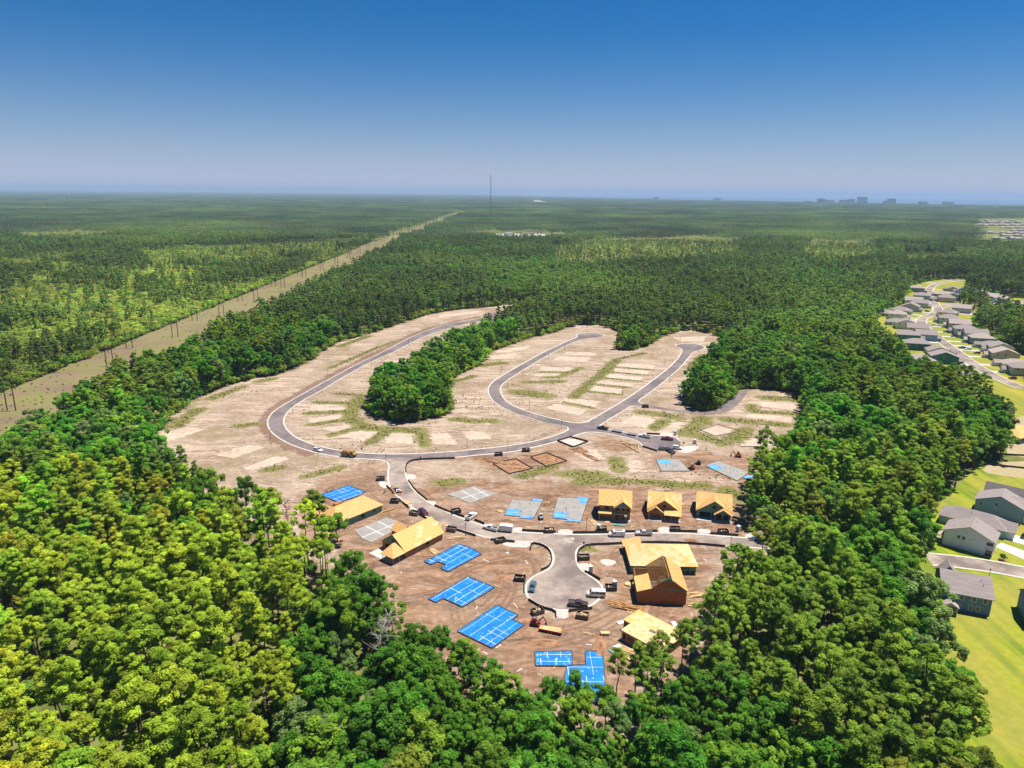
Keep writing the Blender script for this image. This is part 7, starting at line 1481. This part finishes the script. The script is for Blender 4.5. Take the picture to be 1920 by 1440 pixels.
for i, p in enumerate(SITE['ecars']):
    c, nm = CC[(0, 1, 1, 3, 0, 1, 2, 0, 2, 3, 0, 4)[i]]; d, q = nearest_on(SITE['eroad'][0], p)
    h = math.atan2(q[1]-p[1], q[0]-p[0]); k = max(d, 8.0)/max(d, 0.1); p = (q[0]+(p[0]-q[0])*k, q[1]+(p[1]-q[1])*k)
    o = vehicle('suv', '%s car parked on a drive of the far estate road' % nm, 'car', p, h, c, 'car'); o['group'] = 'cars on the estate drives'
# still further estate, roofs only just told apart
fr = random.Random(4)
for i, p in enumerate(FE):
    c = fr.choice(('beige', 'off-white', 'grey')); o = thing('house', 'pale house with tan roof in the distant estate beyond the forest', 'house', p, fr.uniform(-0.5, 0.5), 'houses of the distant estate')
    w, d = fr.uniform(13, 17), fr.uniform(12, 15); shell(o, -w/2, w/2, -d/2, d/2, 3.2+2*(i % 2), 6.6+2*(i % 2), 'x', 'w_'+c, 'roof3', i % 3 > 0)
    for x_ in (-3.5, 0, 3.5): MB().box(x_-0.7, x_+0.7, -d/2-0.07, -d/2-0.01, 1.0, 2.3).build('window', M['glass'], o)

# ------------------------------------------------------------------ power line
pole_tops = []
def hframe(x, y, hh=14.0, sp=4.6, n=2, lab=''):
    o = thing('power_pole', lab, 'power pole', (x, y), rnd.uniform(-0.03, 0.03), 'timber power poles in the cleared strip')
    for k in range(2): MB().tube((sp*(k-0.5),0,0),(sp*(k-0.5),0,hh),0.32,0.26,8).build('pole', M['pole'], o)
    MB().box(-sp/2-2.4, sp/2+2.4, -0.14, 0.14, hh-1.6, hh-1.3).build('crossarm', M['pole'], o)
    for s in (-1, 1): MB().beam((-s*sp/2,0.16*s,hh-5.6),(s*sp/2,0.16*s,hh-2.0),0.12,0.12).build('cross_brace', M['deadwood'], o)
    for x_ in (-sp/2-2.1, 0, sp/2+2.1): MB().tube((x_,0,hh-2.5),(x_,0,hh-1.6),0.09,n=6).build('insulator', M['steel'], o)
LA = [(-268+(-0.026)*(y-363), y) for y in range(363, 1700, 101)]; LB = [(-284+(-0.026)*(y-410), y) for y in (520, 640, 760, 880, 1000, 1120, 1240, 1360)]
for i, (x_, y_) in enumerate(LA): hframe(x_, y_, lab='H-shaped timber power pole near the wood edge of the cleared strip')
for i, (x_, y_) in enumerate(LB): hframe(x_, y_, 12.5, lab='H-shaped timber power pole in the middle of the cleared strip')
for off in (-4.4, 0, 4.4):
    mb = MB(); prev = None
    for (xa, ya), (xb, yb) in zip(LA, LA[1:]):
        for t in range(6):
            u, v = t/6, (t+1)/6; f = lambda s: (xa+(xb-xa)*s+off, ya+(yb-ya)*s, 11.4-7*s*(1-s))
            mb.tube(f(u), f(v), 0.028, n=4, cap=False)
    tag(mb.build('power_cable', M['lamp']), 'sagging power cable strung between the H-shaped timber poles', 'cable', 'cables of the power line')
for k in range(20):
    y_ = 1880+k*62+rnd.uniform(-10, 10); x_ = float(corr_x(y_))+ (10 if k % 2 else 44)+rnd.uniform(-2, 2)
    o = thing('steel_pole', 'tall dark single pole in the distant part of the cleared strip', 'power pole', (x_, y_), 0, 'tall poles near the substation'); h = 30+rnd.uniform(-2, 4)
    MB().tube((0,0,0),(0,0,h),0.75,0.4,8).build('pole', M['pole'], o)
    for z_ in (h-2, h-5, h-8): MB().box(-2.6, 2.6, -0.2, 0.2, z_-0.15, z_+0.15).build('crossarm', M['pole'], o)
for i, (x_, y_, h) in enumerate(((-250, 2060, 30), (-180, 2090, 26), (-172, 3200, 40), (-158, 3200, 40))):
    o = thing('steel_pole', ('dark lone pole between the cleared strip and substation', 'short lone pole standing before the substation', 'pale tall pole of a pair beyond the cleared strip', 'pale tall pole of a pair beyond the cleared strip')[i], 'power pole', (x_, y_), 0, 'lone poles' if i < 2 else 'pair of pale tall poles'); MB().tube((0,0,0),(0,0,h),0.7,0.4,8).build('pole', M['pole' if i < 2 else 'steel'], o); MB().box(-2, 2, -0.2, 0.2, h-3, h-2.6).build('crossarm', M['pole' if i < 2 else 'steel'], o)
sheet('gravel_yard_ground', [(-70,1965),(100,1975),(105,2125),(-65,2115)], 0.01, M['gravel'])
o = thing('substation', 'pale electrical substation of steel gantries on white gravel in the forest', 'substation', (15, 2040))
for k in range(6):
    x_ = 20+k*11
    for y_ in (-20, 10, 40): MB().tube((x_, y_, 0), (x_, y_, 15), 0.45, 0.35, 6).build('gantry_post', M['steel'], o)
    MB().box(x_-0.35, x_+0.35, -20, 40, 14.2, 15).build('gantry_beam', M['steel'], o)
for y_ in (-20, 10, 40): MB().box(20, 75, y_-0.35, y_+0.35, 10.2, 11.0).build('gantry_beam', M['steel'], o)
for k in range(9): MB().box(-60+k*9, -56+k*9, -25+(k % 3)*16, -21+(k % 3)*16, 0, 4.5+(k % 2)*2).build('transformer', M['plastic'], o)
for x_, h in ((-22, 24), (-2, 26), (12, 20)): MB().tube((x_, 5, 0), (x_, 5, h), 0.35, 0.2, 6).build('lightning_mast', M['steel'], o)
MB().box(-40, -18, 30, 42, 0, 5).build('control_building', M['white'], o)
# ------------------------------------------------------------------ mast, water tower, coast towers
o = thing('radio_mast', 'very tall thin lattice mast rising above the horizon', 'radio mast', (-117.4, 3741.3)); HT = 203
s = 1.5
for k in range(3):
    a = 2*math.pi*k/3; MB().tube((s*math.cos(a), s*math.sin(a), 0), (s*math.cos(a), s*math.sin(a), HT), 0.5, n=5).build('mast_leg', M['lamp'], o)
for z_ in range(0, HT-6, 6):
    mb = MB()
    for k in range(3):
        a, b = 2*math.pi*k/3, 2*math.pi*(k+1)/3; mb.tube((s*math.cos(a), s*math.sin(a), z_), (s*math.cos(b), s*math.sin(b), z_+6), 0.25, n=4)
    mb.build('bracing', M['lamp'], o)
MB().tube((0,0,HT),(0,0,HT+5),0.2,n=5).build('antenna', M['binw'], o); MB().box(-2.4,2.4,-2.4,2.4,112,118).build('antenna_cluster', M['binw'], o)
for k in range(3):
    a = 2*math.pi*k/3+0.5
    for z_ in (70, 140, 198): MB().tube((0,0,z_),(math.cos(a)*95,math.sin(a)*95,0),0.04,n=3).build('guy_wire', M['steel'], o)
for i, (x_, y_) in enumerate(((-7480, 12350), (-330, 17500))):
    o = thing('water_tower', ('white water tower standing alone in far woodland', 'white water tower just below the horizon behind the mast')[i], 'water tower', (x_, y_)); MB().tube((0,0,0),(0,0,38),5,3.5,12).build('stem', M['white'], o)
    for z0, z1, a, b in ((36,40,3.5,13), (40,46,13,15), (46,51,15,9), (51,53,9,2)): MB().tube((0,0,z0),(0,0,z1),a,b,16).build('tank', M['white'], o)
M['condo'] = pm('condo_render', (0.62,0.60,0.60), 0.8, 0.05)
TL = ['widest tallest', 'second', 'slim', 'twin', 'stepped']
for i, (x_, y_, w, h) in enumerate(((4363,10866,110,40),(4631,11034,120,75),(4700,11080,70,55),(4790,11100,120,50),(5032,11200,110,58),(5110,11230,60,62),(5200,11290,120,70),(5392,11350,150,104),(5300,10420,90,52),(5392,10468,140,84),(5901,10600,80,50),(5980,10650,60,48),(6300,10700,70,50),(6420,10760,90,44),(4100,14800,150,52),(3300,17000,120,58))):
    o = thing('tower_block', 'hazy seaside tower block on the far coast '+('tallest slab of the group' if i == 7 else 'standing apart with wide front' if i == 9 else 'among the row facing the sea'), 'tower block', (x_, y_), rnd.uniform(-0.3, 0.3), 'tower blocks on the far coast')
    d = 30; MB().box(-w/2, w/2, 0, d, 0, h).build('tower', M['condo'], o); MB().box(-w*0.12, w*0.12, 4, d-4, h, h+6).build('lift_housing', M['condo'], o)
    for z_ in np.arange(5, h-3, 6.6): MB().box(-w/2+3, w/2-3, -1.0, -0.05, z_, z_+2.6).build('window_band', M['glass'], o)
for i in range(10):
    x_, y_ = 4900+rnd.uniform(-300, 2200), 9200+rnd.uniform(-1500, 900); o = thing('long_building', 'pale low building showing between trees near the far coast', 'building', (x_, y_), rnd.uniform(-0.4, 0.4), 'low buildings near the coast'); MB().box(-45, 45, 0, 30, 0, 19).build('wall', M['white'], o); MB().box(-46, 46, -1, 31, 19.02, 20).build('roof', M['white'], o)

# ------------------------------------------------------------------ single trees that stand out
def single(kind, v, loc, sc, col, label, rz=0.0, name=None, group=None):
    pr = PROTO[kind, v]; o = thing(name or ('pine_tree' if kind == 'pine' else 'broadleaf_tree'), label, 'pine tree' if kind == 'pine' else 'tree', (loc[0], loc[1], -0.05), rz, group); o.scale = sc
    for nm, me in (('trunk', pr[0]), ('crown', pr[1])): q = bpy.data.objects.new(nm, me); COL.objects.link(q); q.parent = o; q.color = (*col, 1)
single('pine', 1, (-66.5, 219.5), (1.15,1.15,1.0), COLS['pine'][2], 'slender pine of a close pair beside the orange hipped house', 0.3)
single('pine', 3, (-64.3, 219.0), (1.05,1.05,0.95), COLS['pine'][2], 'second slender pine of the close pair beside the orange hipped house', 2.0)
single('broad', 2, (-58.8, 218.5), (1.05,1.05,0.66), COLS['broad'][0], 'round bushy tree right of the pair of slender pines'.replace('right of', 'next to'), 1.0)
single('pine', 4, (25.4, 143.0), (0.85,0.85,0.70), COLS['pine'][1], 'lone young pine at the corner of the T-shaped blue slab', 0.5)
for i_, (v_, xy_, s_) in enumerate(((0, (29.0, 139.5), 0.86), (5, (33.5, 144.0), 0.8), (2, (30.5, 135.5), 0.85), (6, (37.0, 149.5), 0.8), (3, (35.0, 139.0), 0.8))):
    single('pine', v_, xy_, (s_*1.1, s_*1.1, s_), COLS['pine'][1 + i_ % 2], 'thin pine on bare sand between the T-shaped blue slab and the wood', i_*1.3, group='thin pines on the sand')
for i_, (v_, xy_, s_) in enumerate(((1, (-17.0, 153.5), 0.8), (4, (-12.6, 150.6), 0.72))):
    single('broad', v_, xy_, (s_, s_, s_), COLS['broad'][i_], ('round tree in front of the stepped blue slab', 'narrow dark tree beside the round tree at the stepped blue slab')[i_], i_*1.3)
single('broad', 1, (81.5, 317.5), (0.16,0.16,0.15), COLS['broad'][0], 'small dark bush on the gravel of the far turning head', 0.5)
def bare_tree(loc, h, label, seed, lean=(0, 0), m='deadwood', spread=0.35):
    g = np.random.default_rng(seed); o = thing('dead_tree', label, 'dead tree', loc); mb = MB(); n = 6; top = Vector((lean[0], lean[1], h)); prev = Vector((0, 0, -0.1)); pts = [prev]
    for k in range(1, n+1):
        p = top*(k/n)+Vector((g.normal(0, 0.15), g.normal(0, 0.15), 0)); mb.tube(pts[-1], p, 0.2*(1-(k-1)/n*0.85), 0.2*(1-k/n*0.85), 6, cap=False); pts.append(p)
    mb.build('trunk', M[m], o); br = MB()
    for k in range(46):
        t = g.uniform(0.3, 1.0); b = top*t; a = g.uniform(0, 6.28); L = h*spread*g.uniform(0.3, 1)*(1.15-t*0.6); d = Vector((math.cos(a), math.sin(a), g.uniform(0.2, 0.9))).normalized(); e = b+d*L
        br.tube(b, e, 0.07, 0.03, 4, cap=False)
        for j in range(4):
            s_ = b.lerp(e, g.uniform(0.35, 0.95)); d2 = (d+Vector(tuple(g.normal(0, 0.55, 3)))).normalized(); br.tube(s_, s_+d2*L*0.4, 0.04, 0.015, 3, cap=False)
    br.build('branch', M[m], o)
bare_tree((-33.5, 150.5), 15.5, 'bare pale grey dead tree among leafy green crowns', 3, (4.0, 2.5), spread=0.4)
bare_tree((-74.5, 218.0), 15, 'leafless dark-trunked tree beside the pair of slender pines', 5, (-1, 0.5), 'bark', 0.22)
# ------------------------------------------------------------------ workers
def person(p, rz, label, shirt, trousers, bend=0.0):
    o = thing('person', label, 'person', p, rz)
    J = dict(pelvis=(0,0,0.95), waist=(0.02+0.05*bend,0,1.12), chest=(0.03+0.22*bend,0,1.36-0.06*bend), neck=(0.03+0.32*bend,0,1.52-0.10*bend), head=(0.05+0.40*bend,0,1.64-0.13*bend), crown=(0.05+0.42*bend,0,1.76-0.14*bend))
    V_, E_, R_ = [], [], []
    def add(q, r, par=None):
        V_.append(q); R_.append(r)
        if par is not None: E_.append((par, len(V_)-1))
        return len(V_)-1
    a = add(J['pelvis'], 0.15); b = add(J['waist'], 0.14, a); c = add(J['chest'], 0.17, b); d = add(J['neck'], 0.065, c); e = add(J['head'], 0.10, d); add(J['crown'], 0.085, e)
    for s in (-1, 1):
        h_ = add((0,s*0.11,0.88), 0.10, a); k_ = add((0.05*s,s*0.12,0.49), 0.075, h_); f_ = add((0.02*s,s*0.13,0.08), 0.05, k_); add((0.02*s+0.16,s*0.14,0.05), 0.045, f_)
        cx, cz = J['chest'][0], J['chest'][2]; sh = add((cx,s*0.22,cz+0.04), 0.075, c); el = add((cx+0.04,s*0.29,cz-0.24), 0.05, sh); w_ = add((cx+0.20,s*0.24,cz-0.42), 0.038, el); add((cx+0.27,s*0.22,cz-0.46), 0.035, w_)
    me = bpy.data.meshes.new('body'); me.from_pydata(V_, E_, []); q = bpy.data.objects.new('body', me); COL.objects.link(q); q.parent = o
    sk = q.modifiers.new('skin', 'SKIN'); 
    for i, r_ in enumerate(R_): me.skin_vertices[0].data[i].radius = (r_, r_)
    me.skin_vertices[0].data[0].use_root = True; sb = q.modifiers.new('sub', 'SUBSURF'); sb.levels = 1; sb.render_levels = 1
    m, nt, out = newmat('worker'); N = nt.nodes; K = nt.links; bs = N.new('ShaderNodeBsdfPrincipled'); bs.inputs['Roughness'].default_value = 0.8; K.new(bs.outputs[0], out.inputs[0])
    tc = N.new('ShaderNodeTexCoord'); sx = N.new('ShaderNodeSeparateXYZ'); cr = N.new('ShaderNodeValToRGB'); K.new(tc.outputs['Object'], sx.inputs[0]); mv = N.new('ShaderNodeMath'); mv.operation = 'MULTIPLY'; mv.inputs[1].default_value = 0.5; K.new(sx.outputs[2], mv.inputs[0]); K.new(mv.outputs[0], cr.inputs[0]); K.new(cr.outputs[0], bs.inputs['Base Color'])
    cr.color_ramp.interpolation = 'CONSTANT'; el = cr.color_ramp.elements; el[0].position = 0; el[0].color = (0.05,0.035,0.025,1); el[1].position = 0.06; el[1].color = (*trousers, 1)
    for ps, cc in ((0.49, (*shirt, 1)), (0.755, (0.36,0.22,0.15,1))): x_ = el.new(ps); x_.color = cc
    me.materials.append(m)
    hz = J['crown'][2]; hx = J['crown'][0]
    MB().tube((hx,0,hz-0.02),(hx,0,hz+0.10),0.13,0.07,10).build('hard_hat', M['white'], o)
person((90.6, 311.2), R(200), 'worker in dark clothes standing on rough grass past the turning head', (0.06,0.05,0.06), (0.05,0.06,0.10))
person((72.5, 301.8), R(-100), 'worker in dark shirt and trousers behind the grey slab', (0.05,0.04,0.04), (0.07,0.07,0.09), 0.3)
person((31.0, 198.2), R(180), 'worker in pale shirt stooping on the bare plot by the hipped house', (0.40,0.38,0.38), (0.08,0.09,0.13), 0.8)

# loose scraps on the worked earth
lr = random.Random(77); n_ = 0
for k in range(400):
    x_, y_ = lr.uniform(-45, 75), lr.uniform(150, 258)
    if n_ >= 60: break
    pt = (np.array([x_]), np.array([y_]))
    if not any(inside(*pt, P)[0] for P in SITE['dirt'][:2]) or any(inside(*pt, P)[0] for P in SITE['asphalt']+SITE['blue']+SITE['slab']+SITE['pad_conc']): continue
    if any(x0-3 < x_ < x1+3 and y0-3 < y_ < y1+3 for x0, x1, y0, y1 in ((-64,-44,225,252),(-48,-20,202,228),(31,45,236,252),(49,64,236,256),(67,83,232,256),(36,60,181,216),(26,46,155,176))): continue
    n_ += 1; o = thing('scrap_board', 'loose scrap of board lying on the churned brown earth', 'scrap wood', (x_, y_), lr.uniform(0, 3.1), 'scrap boards strewn over the plots')
    MB().box(-lr.uniform(0.5, 1.4), lr.uniform(0.4, 1.2), -0.12, 0.12, 0.01, 0.06).build('board', M['lumber'] if n_ % 3 else M['sheetw'], o)
    if n_ % 2: MB().obox((0.2, 0.3, 0.05), (lr.uniform(0.5, 1.2), 0.2, 0.06), 0.6).build('offcut', M['lumber2'], o)
for i, (p_, a_, b_, h_) in enumerate((((9.5, 163.8), 4.5, 1.8, 0.6), ((-2.5, 196), 3.5, 2.0, 0.6), ((24.0, 162), 5, 1.8, 0.6), ((-46, 262), 5, 2.5, 0.9), ((62, 222), 3, 1.6, 0.6))):
    mound('soil_heap', ('low churned soil heap below the digger', 'small brown soil heap between the blue slab and turning circle', 'low soil heap beside the open floor deck', 'brown soil heap left of the access road bend'.replace('left of', 'beside'), 'small soil heap behind the hipped house')[i], p_, a_, b_, h_, M['trench'], 20+i, i*0.7)

# ------------------------------------------------------------------ haze in the air
def haze():
    m, nt, out = newmat('haze_air'); v = nt.nodes.new('ShaderNodeVolumePrincipled')
    v.inputs['Color'].default_value = (0.40, 0.54, 0.78, 1); v.inputs['Density'].default_value = 6.0e-5; v.inputs['Anisotropy'].default_value = 0.0
    nt.links.new(v.outputs[0], out.inputs['Volume'])
    o = MB().box(-46500, 46500, -46500, 46500, -1.2, 262).build('haze', m); o['kind'] = 'stuff'
    o['label'] = 'pale blue summer haze lying over the far forest'; o['category'] = 'haze'
haze()
